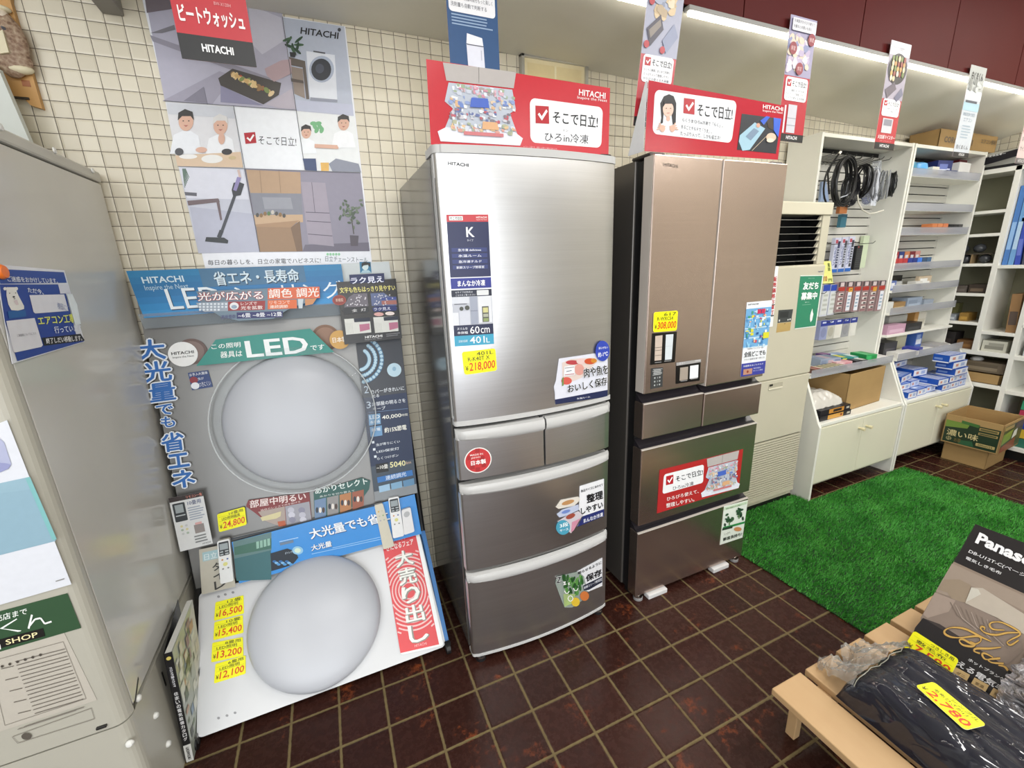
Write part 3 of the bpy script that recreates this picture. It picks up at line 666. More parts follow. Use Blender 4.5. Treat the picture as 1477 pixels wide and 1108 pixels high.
# ---- half-disc promotional card in front of the header
S = Sheet(UP(0.075), [(283, 418), (462, 413), (462, 462), (283, 466)], 0.001, ink('#6f8494'), cut=[(0.0, 0.05), (0.95, 0.0), (1.0, 0.12), (0.9, 0.45), (0.74, 0.62), (0.60, 0.92), (0.32, 0.96), (0.18, 0.82), (0.04, 0.45)])
S.crop(180, 360, 440/1477)
S.T('光が広がる', (352, 208), (668, 200), (356, 250), '#f2f2f2', 2, 0.012, '#9c2a30', 0.05)
S.P([(345, 258), (500, 253), (500, 298), (385, 302), (360, 285)], '#9aa6b4', 1)
for i in range(22): S.O(365+(i % 8)*18, 264+(i//8)*14, 6, 5, '#dfe6ee', 2, 8)
S.P([(500, 253), (680, 248), (678, 292), (500, 297)], '#9b3436', 1); S.O(530, 274, 22, 18, '#e9e9ea', 2); S.O(530, 278, 14, 9, '#8fa4b8', 3); S.T('レンズで', (562, 255), (640, 252), (562, 270), '#f4e9e6', 2, 0.01); S.T('光を拡散', (562, 274), (668, 271), (562, 292), '#f4e9e6', 2, 0.01)
S.P([(692, 188), (942, 180), (945, 235), (692, 242)], '#d96a46', 1); S.T('調色 調光', (696, 192), (938, 184), (698, 236), '#f6f0ea', 2, 0.012)
S.P([(692, 246), (832, 242), (834, 285), (692, 290)], '#de6d3c', 1); S.T('リモコンで', (702, 250), (800, 247), (702, 266), '#f6e9de', 2); S.T('連続調節', (702, 270), (790, 267), (702, 286), '#f6e9de', 2, 0.01); S.P([(838, 240), (865, 239), (860, 285), (842, 286)], '#c5cfd6', 2); S.P([(872, 240), (930, 236), (910, 265), (874, 272)], '#c8895a', 2)
S.P([(542, 305), (765, 298), (765, 328), (542, 335)], '#262c66', 1); S.T('~6畳 ~8畳 ~12畳', (548, 310), (760, 302), (550, 330), '#f0f2f8', 2, 0.01); S.T('適用畳数', (465, 318), (538, 314), (465, 338), '#463f78', 2)
tag(S.obj('promotion_card'), 'half-disc promotional card with red and orange boxes, in front of the blue header', 'sign')
# ---- green trapezoid and round stickers
S = Sheet(UP(0.045), [(311, 490), (447, 474), (482, 508), (283, 528)], 0.001, ink('#1f877c', 0.4), cut=[(0.0, 0.0), (1.0, 0.0), (1.0, 1.0), (0.0, 1.0)])
S.crop(180, 360, 440/1477)
S.T('この照明', (418, 460), (560, 448), (420, 484), '#eef5f3', 2, 0.012); S.T('器具は', (462, 496), (568, 488), (464, 526), '#eef5f3', 2, 0.012)
S.T('LED', (578, 444), (880, 418), (592, 524), '#eceff0', 2, 0.02); S.T('です', (898, 464), (965, 458), (900, 490), '#eef5f3', 2, 0.012)
tag(S.obj('led_card'), 'green trapezoid card above the upper lamp, with big white LED lettering', 'sign')
def rc(name, label, surf, px, r, h, fn=None):
    c = surf.hit(*px); u = Vector((1, 0, 0)); v = surf.n.cross(u); v = v if v.z < 0 else -v
    S = Sheet(surf, [c-u*r-v*r, c+u*r-v*r, c+u*r+v*r, c-u*r+v*r], 0.001, ink(h), cut=[(0.5+0.5*math.cos(2*math.pi*i/32), 0.5+0.5*math.sin(2*math.pi*i/32)) for i in range(32)])
    if fn: fn(S)
    o = S.obj(name, std); o['label'] = label
def f1(S): S.t('HITACHI', .12, .38, .88, .50, '#1c1c1e', 2, 0.02); S.t('Inspire the Next', .14, .56, .86, .66, '#3a3a3c', 2)
rc('sticker', 'brown round sticker', UP(0.004), (277, 507), 0.045, '#6a5550', lambda S: S.o(.5, .5, .036, '#84706a', 1))
rc('sticker', 'white round maker sticker', UP(0.008), (264, 511), 0.043, '#f1f2f2', f1)
rc('sticker', 'brown round sticker', UP(0.004), (470, 487), 0.05, '#7d5a44', lambda S: S.o(.5, .5, .04, '#93705a', 1))
rc('sticker', 'gold round sticker', UP(0.048), (490, 490), 0.036, '#c99b4f', lambda S: S.t('日本製', .14, .36, .86, .64, '#f2e8d8', 2, 0.02))
S = Sheet(UP(0.004), [(271, 538), (300, 534), (307, 558), (277, 563)], 0.0008, ink('#263f78')); S.t('お手入れ簡単', .05, .05, .95, .22, '#e8ecf4', 2, .01); S.o(.2, .45, .012, '#8a2d3a'); S.o(.2, .78, .012, '#e8ecf4'); S.t('虫が', .40, .34, .7, .5, '#e8ecf4', 2); S.t('つきにくい', .40, .62, .95, .9, '#e8ecf4', 2); S.obj('sticker', std)
# big round card behind the upper lamp with red and green lower parts
S = Sheet(UP(0.006), [(355, 700), (536, 675), (540, 735), (360, 768)], 0.0008, ink('#c3c3c2'), body=False); S.crop(300, 660, 260/1477)
S.P([(310, 400), (330, 350), (830, 285), (850, 515), (620, 570), (470, 520), (380, 450)], '#7f3132', 1)
S.T('部屋中明るい', (340, 352), (800, 282), (345, 415), '#ead9d6', 3, 0.02); S.T('独自のレンズで光を拡げる', (430, 425), (755, 352), (433, 440), '#ead9d6', 3)
S.P([(410, 445), (628, 400), (640, 560), (610, 570), (470, 520)], '#a89a92', 2); S.P([(430, 490), (600, 440), (595, 480), (560, 500), (445, 520)], '#cfc69a', 3); S.P([(570, 525), (630, 515), (640, 560), (580, 565)], '#b35a3a', 3)
S.P([(632, 400), (830, 360), (848, 512), (645, 558)], '#9a9aa4', 2)
for i in range(6): S.O(680+(i % 2)*85+i*3, 430+(i//2)*40, 28, 24, ['#b9b9c6', '#87879a', '#c6c6d2'][i % 3], 3, 14)
S.P([(865, 285), (1260, 165), (1330, 190), (1320, 260), (1240, 370), (1120, 440), (875, 508)], '#2a5a55', 1)
S.T('あかりセレクト', (870, 250), (1300, 165), (880, 300), '#dfe9e6', 3, 0.02); S.T('あかりを切り替えて', (915, 312), (1200, 262), (917, 328), '#dfe9e6', 3)
for i, cc in enumerate(('#6d87a8', '#8f8d8c', '#b27a4e', '#9a5a44')):
    x = 872+i*103; S.P([(x, 350-i*22), (x+95, 328-i*22), (x+95, 488-i*28-(i > 1)*10), (x+4, 508-i*26)], cc, 2)
    for j in range(3): S.O(x+22+j*26, 430-i*30, 12, 24, ['#2f3440', '#e2dcd4', '#4a3a34'][j], 3, 10)
o = S.obj('lens_card', std)
# yellow price card on the upper board
def pcard(label, surf, c, price, sub, sub2, grp=None, r=0.006):
    S = Sheet(surf, c, 0.0012, YEL, ink('#e8e6c8'), r=r); S.price(price, sub, sub2)
    return tag(S.obj('price_card'), label, 'price card', grp)
pcard('yellow price card reading 24800 below the upper lamp of the display', UP(0.01), [(313, 742), (353, 731), (356, 757), (316, 768)], '24,800', '10畳用', 'LED照明器具')
S = Sheet(UP(0.035), [(243, 719), (292, 709), (307, 784), (260, 796)], 0.001, ink('#d9dbdc', 0.35))
S.q(0, 0, 1, .085, '#2a1d1c'); S.t('リモコン一覧', .5, .015, .97, .07, '#d98a7a', 2, .01); S.q(.06, .12, .42, .46, '#2d3236', r=.003); S.q(.12, .15, .36, .30, '#9aa3a6', 2); S.q(.1, .34, .38, .36, '#b9c0c3', 2)
for i in range(6): S.o(.2+(i % 2)*.14, .55+(i//2)*.07, .004, ['#d6cf9a', '#c2c5c6', '#a6b6a6'][i % 3], 2)
S.t('10畳用', .5, .12, .9, .2, '#3a4a7a', 2); lines(S, .48, .24, .95, .50, 6, '#9aa4b4'); S.q(.55, .58, .85, .74, '#8f8785'); S.q(.6, .54, .8, .58, '#d6a6a4', 2); lines(S, .5, .78, .95, .94, 3, '#7d8082'); S.t('HITACHI', .7, .94, .95, .97, '#333', 2)
tag(S.obj('leaflet'), 'white remote-control leaflet with a black top band, hanging left of the lamp display', 'leaflet')
# cut-out letters down the left side
S = Sheet(UP(0.010), [(195, 487), (240, 487), (285, 706), (240, 706)], body=False); S.crop(0, 350, 300/831)
for ch, tl, tr_, bl in (('大', (540, 392), (655, 382), (552, 475)), ('光', (566, 480), (678, 468), (580, 562)), ('量', (592, 566), (698, 552), (600, 640)), ('で', (622, 650), (690, 642), (628, 692)), ('も', (640, 698), (696, 690), (648, 742)), ('省', (640, 765), (732, 752), (650, 840)), ('エ', (668, 848), (752, 836), (676, 905)), ('ネ', (682, 915), (775, 902), (692, 985))):
    S.T(ch, tl, tr_, bl, '#2e6cb8', 3, 0.022, '#e9eff6', 0.06)
tag(S.obj('letter_strip'), 'column of blue cut-out characters edged in white, left of the upper lamp', 'lettering')
# dark blue side panel
S = Sheet(UP(0.012), [(513, 492), (578, 486), (602, 711), (541, 723)], 0.0015, ink('#141c2a', 0.3)); S.crop(500, 490, 140/705)
S.q(0, .35, 1, .78, '#1a2b4c', 1); S.q(0, .78, 1, 1, '#3d4a58', 1); S.q(0, .94, 1, 1, '#8a8f93', 2)
for rr in (75, 120, 165):
    S.L([(90+rr*math.cos(a), 145+rr*math.sin(a)) for a in [-1.0+0.16*i for i in range(16)]], 30, '#4f7da0', 2)
    for i in range(15): S.O(90+rr*math.cos(-1.0+0.17*i), 145+rr*math.sin(-1.0+0.17*i), 12, 12, '#b6d4e4', 3, 10)
S.O(345, 220, 52, 50, '#bcd8e6', 3); S.O(345, 212, 14, 16, '#8fb6ce', 4)
S.T('2', (125, 338), (158, 335), (128, 390), '#cfdbe8', 3); S.T('カバーがきれいに', (172, 365), (415, 335), (176, 395), '#e8edf4', 3, .01); S.T('光る', (178, 400), (235, 392), (180, 425), '#e8edf4', 3, .01)
S.T('3', (143, 452), (174, 448), (146, 500), '#cfdbe8', 3); S.T('お部屋の明るさを', (182, 455), (425, 425), (186, 485), '#e8edf4', 3, .01); S.T('キープ', (190, 492), (280, 482), (192, 516), '#e8edf4', 3, .01)
S.L([(160, 530), (445, 500)], 3, '#6a88b0', 2); S.P([(158, 545), (243, 535), (248, 612), (163, 625)], '#74a4cc', 2); S.T('LED', (165, 552), (238, 544), (168, 578), '#e9f2fa', 3, .02); S.T('長寿命', (170, 590), (240, 582), (172, 612), '#e9f2fa', 3, .01)
S.T('40,000', (255, 552), (395, 534), (258, 584), '#f0efe6', 3, .015); S.T('時間', (398, 540), (440, 534), (400, 558), '#f0efe6', 3)
S.P([(168, 635), (255, 622), (260, 695), (174, 708)], '#6d9cc6', 2); S.T('節電', (180, 645), (245, 636), (182, 668), '#e9f2fa', 3, .01); S.T('約15%節電', (272, 640), (432, 615), (276, 678), '#f0efe6', 3, .02)
for i, s_ in enumerate(('虫が寄りにくい', 'LED保安灯', 'らくつけポン')): S.P([(182+i*8, 738+i*52), (200+i*8, 735+i*52), (202+i*8, 752+i*52), (184+i*8, 755+i*52)], '#dfe6ee', 3); S.T(s_, (212+i*4, 755+i*50), (385-i*5, 728+i*50), (214+i*4, 775+i*50), '#dfe6ee', 3, .01)
S.P([(210, 905), (300, 890), (305, 955), (216, 970)], '#0b0c10', 3); S.T('~10畳', (216, 915), (298, 902), (219, 945), '#f0f0ea', 4, .015); S.T('5040', (312, 890), (425, 874), (316, 930), '#ece6b0', 4, .015); S.T('lm', (432, 885), (465, 878), (434, 905), '#d9b9a0', 4)
S.P([(220, 1000), (475, 945), (482, 985), (226, 1040)], '#2f72b8', 3); S.T('連続調光', (280, 990), (430, 957), (284, 1022), '#d9e6f4', 4, .01)
for i in range(3): S.P([(232+i*88, 1065-i*20), (312+i*88, 1045-i*20), (316+i*88, 1092-i*20), (238+i*88, 1110-i*20)], ['#9cc0dc', '#7fa9c8', '#5f8cb0'][i], 3)
o = S.obj('side_panel', std); o['label'] = 'dark blue printed panel with white product facts'
# black card reading easy to see
S = Sheet(UP(0.058), [(485, 407), (571, 402), (580, 488), (497, 497)], 0.0015, ink('#101014', 0.25)); S.crop(470, 380, 150/1385)
S.P([(310, 152), (775, 130), (782, 238), (325, 272)], '#1e2a58', 1)
S.T('ラク見え', (325, 192), (760, 168), (335, 278), '#eef0fa', 3, .02, '#2a3a8c', .03)
S.T('文字も色もはっきり見やすい', (178, 322), (915, 284), (190, 398), '#efe68a', 2, .015)
for k_, ox in enumerate((245, 600)):
    a = [(ox, 590), (ox+10, 540), (ox+60, 450), (ox+130, 405), (ox+305, 398), (ox+320, 570)] if k_ == 0 else [(ox-5, 400), (ox+170, 390), (ox+240, 440), (ox+335, 450), (ox+345, 560), (ox+10, 570)]
    S.P(a, ['#6f6a74', '#5f6c94'][k_], 2)
    for i in range(30):
        x = ox+40+random.random()*250; y = 420+random.random()*140
        if k_ == 0 and x < ox+130 and y < 470: continue
        S.O(x, y, 9, 9, '#d8d6dc', 3, 8)
S.O(178, 490, 92, 68, '#a34a3e', 2); S.O(178, 490, 78, 56, '#8c3a34', 3); S.T('新機能', (130, 470), (230, 462), (134, 515), '#ecd2c0', 4)
S.P([(215, 620), (260, 585), (545, 575), (575, 600), (565, 650), (250, 680)], '#2f3136', 3); S.T('全  灯', (345, 612), (535, 594), (348, 650), '#f2f2f2', 4)
S.P([(615, 600), (650, 578), (920, 560), (950, 590), (935, 630), (640, 645)], '#22306e', 3); S.T('ラク見え', (636, 594), (860, 580), (640, 635), '#e6e9f6', 4, .01)
S.P([(735, 460), (935, 445), (940, 480), (740, 490)], '#3a4a94', 3); S.P([(740, 500), (940, 490), (945, 545), (745, 550)], '#a86a60', 3)
S.O(705, 678, 65, 25, '#d9a6a0', 3); S.O(852, 668, 62, 25, '#ecdcd6', 3)
for ox in (0, 385):
    S.P([(245+ox, 742-ox*.06), (585+ox*.96, 722-ox*.05), (605+ox*.94, 920-ox*.05), (270+ox, 950-ox*.06)], '#d9dad4', 2); S.P([(370+ox*1.03, 735-ox*.05), (585+ox*.97, 722-ox*.05), (590+ox*.96, 772-ox*.05), (380+ox*1.02, 785-ox*.05)], '#1d2438', 3); S.P([(445+ox*1.02, 815-ox*.06), (580+ox*.98, 800-ox*.05), (585+ox*.98, 880-ox*.05), (455+ox*1.02, 910-ox*.05)], '#b76f8a', 3)
    for i in range(5): S.L([(265+ox+i*20, 790), (285+ox+i*20, 930)], 3, '#a9aaa4', 3)
S.T('HITACHI', (520, 968), (750, 948), (524, 1000), '#f2f2f2', 2, .02); S.T('Inspire the Next', (522, 1010), (745, 990), (524, 1026), '#b9b9bd', 2); lines(S, .72, .90, .97, .96, 2, '#77777c')
tag(S.obj('feature_card'), 'black card with yellow characters at the upper right corner of the lamp display', 'sign')
# ---- bright blue band between the two boards, leaflets, remotes
S = Sheet(UP(0.014), [(334, 782), (598, 713), (608, 770), (345, 842)], 0.001, ink('#3f8fd8', 0.18)); S.crop(300, 660, 260/1477)
S.L([(190, 668), (1400, 385)], 10, '#14202c', 2)
S.P([(205, 690), (520, 610), (520, 760), (215, 830)], '#5f7f80', 1); S.P([(215, 735), (520, 660), (520, 745), (220, 800)], '#3d6a5c', 2)
for i in range(4): S.P([(395+i*30, 690-i*8), (418+i*30, 684-i*8), (420+i*30, 742-i*8), (398+i*30, 748-i*8)], '#8fb8a8', 3)
S.P([(215, 830), (515, 760), (520, 1000), (235, 1010)], '#3b6a70', 2); S.P([(512, 785), (650, 745), (720, 770), (740, 820), (690, 880), (520, 930)], '#16222e', 3); S.T('ダイレクト保安灯', (630, 775), (750, 745), (632, 795), '#cfe0ee', 4)
for i in range(9): S.O(545+i*17, 850+(i % 3)*12, 16, 10, ['#2d6aa8', '#7fb6e0', '#4c92cc'][i % 3], 4, 10)
S.O(735, 760, 45, 34, '#8fc2e0', 3); S.O(735, 760, 26, 20, '#cfe2d0', 4)
S.L([(585, 690), (740, 655)], 8, '#9cc6ee', 2); S.L([(590, 710), (700, 685)], 22, '#6a7f96', 2)
S.T('大光量でも省エネ', (822, 596), (1560, 420), (850, 676), '#1c4a80', 3, .03); S.T('大光量でも省エネ', (818, 590), (1556, 414), (846, 670), '#eef2f6', 4, .02)
S.T('大光量', (845, 722), (1012, 682), (852, 770), '#1c4a80', 3, .03); S.T('大光量', (842, 718), (1009, 678), (849, 766), '#eef2f6', 4, .02)
S.L([(1020, 740), (1420, 650)], 6, '#8fc2ee', 2); S.L([(850, 790), (1420, 668)], 6, '#8fc2ee', 2)
o = S.obj('blue_band', std); o['label'] = 'bright blue printed band with white characters'
S = Sheet(UP(0.018), [(287, 793), (330, 784), (340, 846), (291, 858)], 0.001, ink('#bdb9ac', 0.5)); S.q(.1, .08, .9, .28, '#a4c4cc', 1); S.t('日立の', .15, .12, .8, .26, '#d9e6e8', 2, .02); S.col('ダイレ', .38, .34, .72, .98, '#3a3a38', 2, .02)
tag(S.obj('leaflet'), 'beige leaflet with dark vertical characters standing behind the lower board', 'leaflet')
def remote(label, c, h, dark, buttons, hang=0.03, extra=None):
    S = Sheet(UP(hang), c, 0.016, ink(h, 0.35), ink('#c9c9c9'), r=0.006)
    if dark: S.q(.1, .04, .9, .36, '#2f3438', 1, .003); S.q(.17, .08, .83, .22, '#98a2a6', 2); S.q(.17, .25, .42, .28, '#aeb6ba', 2); S.q(.56, .25, .83, .28, '#aeb6ba', 2); S.q(.17, .31, .42, .34, '#aeb6ba', 2); S.q(.56, .31, .83, .34, '#aeb6ba', 2)
    for u, v, r, hh in buttons: S.o(u, v, r, hh, 2)
    if extra: extra(S)
    tag(S.obj('remote_control'), label, 'remote control', None)
bt = [(.3, .45, .003, '#c98a4a'), (.7, .45, .003, '#5a6aa0'), (.5, .56, .007, '#d9d68a'), (.3, .66, .003, '#8a8a8a'), (.7, .66, .003, '#8a8a8a')]
remote('beige remote control, leftmost of the three standing on the red sale strip', [(540, 729), (552, 726), (569, 788), (553, 793)], '#cfcab8', False, [(.3, .16, .003, '#d9b24a'), (.7, .16, .003, '#c4c0a8'), (.3, .26, .003, '#b9b6a6'), (.7, .26, .003, '#8fb07a'), (.3, .36, .003, '#a9a6b0'), (.7, .36, .003, '#a6b0a0')])
remote('white remote control with a dark screen, middle of three above the red sale strip', [(560, 719), (575, 716), (583, 773), (567, 777)], '#e9eaea', True, bt)
remote('small white remote with a round grey pad, rightmost of three above the red sale strip', [(579, 736), (592, 732), (598, 767), (583, 772)], '#e6e6e6', False, [(.5, .22, .012, '#b6b8ba')])
remote('white remote control with a dark screen at the left end of the bright blue band', [(313, 781), (331, 777), (337, 838), (318, 843)], '#e4e6e6', True, bt, 0.03)
# ---- red sale strip
S = Sheet(LW(0.006), [(551, 781), (604, 767), (640, 931), (578, 945)], 0.001, ink('#eceeef', 0.3), r=0.01)
S.q(.0, .0, .90, .985, '#dc4a50', 1)
for k_ in range(2, 17):
    rr = 0.012*k_; pts = []
    for i in range(61):
        a = 2*math.pi*i/60; u, v = .45+rr*math.cos(a)/S.W, .5+rr*math.sin(a)*1.15/S.H; pts.append((u, v))
    for (u0, v0), (u1, v1) in zip(pts, pts[1:]):
        if all(.01 < u < .89 for u in (u0, u1)) and all(.16 < v < .84 for v in (v0, v1)):
            du, dv = (u0-.45)*.05*8/k_, (v0-.5)*.05*8/k_
            S.pu([(u0, v0), (u1, v1), (u1+du, v1+dv), (u0+du, v0+dv)], '#eec4c4', 2)
S.t('きになるフェア', .08, .05, .80, .105, '#f6e6e4', 2, .02, .1); S.t('ご来店ありがとう', .08, .015, .6, .04, '#f2c6c4', 2)
for i, ch in enumerate('大売り出し'):
    v = .14+i*.163; S.t(ch, .25, v, .73, v+.148, '#8f8f88', 3, .05); S.t(ch, .25, v-.004, .70, v+.139, '#f0f1ec', 4, .018)
S.t('HITACHI', .34, .945, .62, .965, '#f2c8c8', 2)
tag(S.obj('sale_strip'), 'red sale strip with ring pattern and white vertical characters on the lower board', 'sign')
# ---- four price cards on the lower board
cr = lambda pts: [(230+x*450/1477, 780+y*450/1477) for x, y in pts]
for lab, pts, pr_, s2 in (('topmost of four yellow price cards on the lower board, reading 16500', [(265, 292), (398, 258), (400, 345), (258, 380)], '16,500', '12畳'),
                     ('second from top of four yellow price cards on the lower board, reading 15400', [(260, 386), (395, 352), (398, 436), (255, 472)], '15,400', '10畳'),
                     ('third from top of four yellow price cards on the lower board, reading 13200', [(250, 484), (395, 456), (398, 545), (245, 577)], '13,200', '8畳用'),
                     ('lowest of four yellow price cards on the lower board, reading 12100', [(265, 584), (408, 542), (408, 630), (258, 677)], '12,100', '6畳用')):
    pcard(lab, LW(0.003), cr(pts), pr_, s2, 'LED照明', 'yellow price cards on the lower lamp board', 0.004)
# ---- catalogue leaning between tank and stand
bk = thing('catalogue', 'thick open-topped product catalogue with a black spine standing beside the lamp display', 'book', (0.088, -0.45, 0))
a0, a1 = Vector((0.079, -0.556, 0.004)), Vector((0.098, -0.556, 0.004)); b0, b1 = Vector((0.100, -0.548, 0.405)), Vector((0.122, -0.548, 0.405))
d = Vector((-0.006, 0.21, 0.0)); dz = Vector((0.004, 0.21, 0.01))
pg = ink('#c9c8c2', 0.5); cv = ink('#d5d5d2', 0.3)
MB().add([a0+Vector((.003, .002, 0)), a1+Vector((-.003, .002, 0)), b1+Vector((-.003, .002, 0)), b0+Vector((.003, .002, 0)), a0+d+Vector((.01, 0, 0)), a1+d, b1+dz, b0+dz+Vector((.006, 0, 0))], [(0, 1, 2, 3), (4, 7, 6, 5), (0, 3, 7, 4), (1, 5, 6, 2), (3, 2, 6, 7), (0, 4, 5, 1)], pg).obj('pages', bk)
class Any:
    def __init__(s, n): s.n = Vector(n).normalized()
    def lift(s, p, h): return p + s.n*h
S = Sheet(Any((0, -1, 0.1)), [b0, b1, a1, a0], 0.001, ink('#17161a', 0.35)); S.q(0, .84, 1, 1, '#d6d6d2'); S.o(.5, .045, .006, '#d9c86a', 2)
def vert(S, txt, u, v0, v1, h, wd):
    n = len(txt); dv = (v1-v0)/n
    for i, c in enumerate(txt): S.t(c, u-wd/2, v0+dv*(i+.1), u+wd/2, v0+dv*(i+.9), h, 2, .02)
vert(S, '2023-2024', .5, .12, .30, '#cfcfd4', .34); vert(S, '住まいの電気設備カタログ', .5, .34, .80, '#e9e9ea', .5); vert(S, 'Panasonic', .5, .86, .98, '#1a1a1c', .4)
S.obj('spine', bk)
S = Sheet(Any((1, 0, 0)), [b1, b1+dz, a1+d, a1], 0.001, ink('#9fa59a', 0.3))
for i in range(46): 
    u, v = random.random()*.8, random.random()*.85; S.q(u, v, u+random.uniform(.06, .18), v+random.uniform(.03, .1), random.choice(['#6f7d62', '#c8c2b0', '#8a6f7c', '#52604e', '#b08a72', '#7f93a8', '#3c4238', '#d2d4cc']), 1+i % 3)
S.obj('cover', bk)
S = Sheet(Any((-1, 0, 0)), [b0+dz*1.02+Vector((-.018, 0, .012)), b0, a0, a0+d], 0.001, ink('#1d1b1e', .35)); S.obj('cover', bk)
# ================================================================== silver refrigerator
steel = brushed('#cdcdce', 0.30, 0.95, 'brushed_silver_steel', 0.55)
satin = enamel('#c6c6c5', 0.32, 'satin_silver_trim', 0.03)
t = NT('glossy_grey_side'); t.set(Base_Color=s2l('#5b5a57'), Metallic=0.35, Roughness=0.14); sideg = t.m
dark = ink('#171719', 0.5)
FX, FH = 1.295, 0.299
bow = Bow(FX, FH, -0.632, 0.026)
def bowpoly(x0, x1, back, out=0.0, r=0.012, rl=True, rr=True, n=28):
    pts = [(x0, back)]
    yl, yr = bow.y(x0)-out, bow.y(x1)-out
    if rl: pts += [(x0 + r - r*math.cos(a), yl + r - r*math.sin(a)) for a in [math.pi/2*i/5 for i in range(6)]]
    else: pts.append((x0, yl))
    for i in range(1, n):
        x = x0 + (x1-x0)*i/n
        if (not rl or x > x0+r) and (not rr or x < x1-r): pts.append((x, bow.y(x)-out))
    if rr: pts += [(x1 - r + r*math.sin(a), yr + r - r*math.cos(a)) for a in [math.pi/2*i/5 for i in range(6)]]
    else: pts.append((x1, yr))
    pts.append((x1, back)); return pts
fr1 = thing('refrigerator', 'silver brushed-steel refrigerator with bowed single door and silver drawer handles', 'refrigerator', (1.295, -0.33, 0))
MB().box(0.996, 1.594, -0.555, -0.03, 0.035, 1.755, sideg).obj('body', fr1, 0.004)
MB().box(1.004, 1.586, -0.575, -0.555, 0.05, 1.74, dark).obj('gasket', fr1)
MB().prism(bowpoly(0.992, 1.598, -0.52, 0.004, 0.02), 1.7515, 1.772, 2, satin, True).obj('top_cap', fr1, 0.004)
MB().box(1.55, 1.592, -0.585, -0.54, 1.772, 1.785, dark).obj('hinge_cover', fr1, 0.005)
x0, x1 = FX-FH, FX+FH
dr = MB().prism(bowpoly(x0, x1, -0.575), 0.972, 1.751, 2, steel, True).obj('door', fr1, 0.0015)
MB().prism(bowpoly(x0-.001, x1+.001, -0.575, 0.003), 0.957, 0.972, 2, satin, True).obj('bottom_trim', dr, 0.003)
MB().prism(bowpoly(x0-0.002, x0+0.006, -0.579, -0.012, 0.002), 0.98, 1.751, 2, satin, True).obj('edge_strip', dr)
jk = MB()
for i in range(12): z = 1.05+i*0.05; jk.box(x0-0.0012, x0, -0.590, -0.582, z, z+random.uniform(.008, .03), ink('#a9a9a6'))
jk.box(x0-0.0008, x0+0.001, -0.596, -0.576, 0.99, 1.69, ink('#1a1a1a')); jk.obj('side_controls', dr)
def drawer1(xa, xb, za, zb, hz, label=None, rl=True, rr=True):
    d = MB().prism(bowpoly(xa, xb, -0.575, 0, 0.012, rl, rr), za, zb-hz, 2, steel, True).obj('drawer', fr1, 0.0015)
    h = MB()
    n = 30; rows = [(0.0, 0.000), (0.22, 0.010), (0.6, 0.012), (0.9, 0.008), (1.0, -0.006)]
    def fn(u, v):
        x = xa + (xb-xa)*u; k = min(len(rows)-2, int(v*(len(rows)-1)+1e-6)); f = v*(len(rows)-1)-k
        zz = rows[k][0]+(rows[k+1][0]-rows[k][0])*f; oo = rows[k][1]+(rows[k+1][1]-rows[k][1])*f
        c = 1-abs(2*(x-FX)/(2*FH))**4
        e = min(1.0, min(u if rl else 1, (1-u) if rr else 1)*(xb-xa)/0.02)
        zlow = zb-hz - 0.012*c
        return Vector((x, bow.y(x) - oo*(0.55+0.45*e) + (1-e)*0.012, zlow + (zb-zlow)*zz))
    h.grid(fn, n, 8, satin); h.box(xa+.004, xb-.004, -0.605, -0.575, zb-hz, zb-0.004, satin)
    h.obj('handle', d); return d
drawer1(x0, 1.299, 0.765, 0.944, 0.036, None, True, False); drawer1(1.305, x1, 0.765, 0.944, 0.036, None, False, True)
drawer1(x0, x1, 0.412, 0.746, 0.034); drawer1(x0, x1, 0.040, 0.396, 0.036)
MB().prism(bowpoly(x0, x1, -0.56, 0.002), 0.030, 0.040, 2, satin, True).obj('bottom_trim', fr1, 0.003)
chrome = brushed('#d8d8d8', 0.2, 1.0, 'chrome', 0)
for x in (1.03, 1.56):
    for y in (-0.592, -0.08): MB().cyl((x, y, 0.0), (x, y, 0.014), 0.02, dark, 20).cyl((x, y, 0.014), (x, y, 0.020), 0.0205, chrome, 20).cyl((x, y, 0.02), (x, y, 0.045), 0.008, chrome, 12).obj('foot', fr1)
BW = Bow(FX, FH, -0.632, 0.026, 0.0012)
S = Sheet(bow, [(646, 233), (676, 236), (676, 241), (646, 238)], body=False); S.t('HITACHI', 0, 0, 1, 1, '#3a3a3c', 2, 0.03); S.obj('badge', dr)
# ---- tall navy K sticker
S = Sheet(BW, [(643.5, 309.5), (704, 309.5), (712.5, 496), (656, 500)], 0.0006, ink('#e6e8ee'))
S.q(0, 0, 1, .052, '#c23a42'); S.q(.06, .012, .38, .042, '#f0f0ee', 2); S.t('そこで日立', .08, .016, .36, .038, '#2a3a32', 3, .01); S.t('HITACHI', .70, .014, .96, .028, '#f6e6e6', 3, .02); S.t('Inspire the Next', .70, .032, .96, .044, '#f6dcdc', 3)
S.q(0, .052, 1, .458, '#202750'); S.t('K', .44, .09, .64, .162, '#f2f3f8', 3, .02); S.t('タイプ', .45, .178, .60, .194, '#d9dbe6', 3)
for i, s_ in enumerate(('急冷凍 delicious', '氷温ルーム', '急冷凍チルド', '新鮮スリープ野菜室')): S.q(.07, .240+i*.043, .93, .270+i*.043, '#2f3a72', 2); S.t(s_, .22-.06*(i == 3), .246+i*.043, .78+.06*(i == 3), .266+i*.043, '#eceef6', 3, .01)
S.q(0, .466, 1, .545, '#27318a'); S.t('まんなか冷凍', .16, .482, .84, .530, '#f2f4fa', 3, .025)
S.q(0, .556, 1, .608, '#1b2035'); S.t('Kタイプの特長は', .1, .565, .52, .58, '#dfe2ea', 3); S.t('こちらをご覧ください', .1, .587, .58, .602, '#dfe2ea', 3); S.q(.62, .562, .92, .602, '#d6d8da', 2, .002)
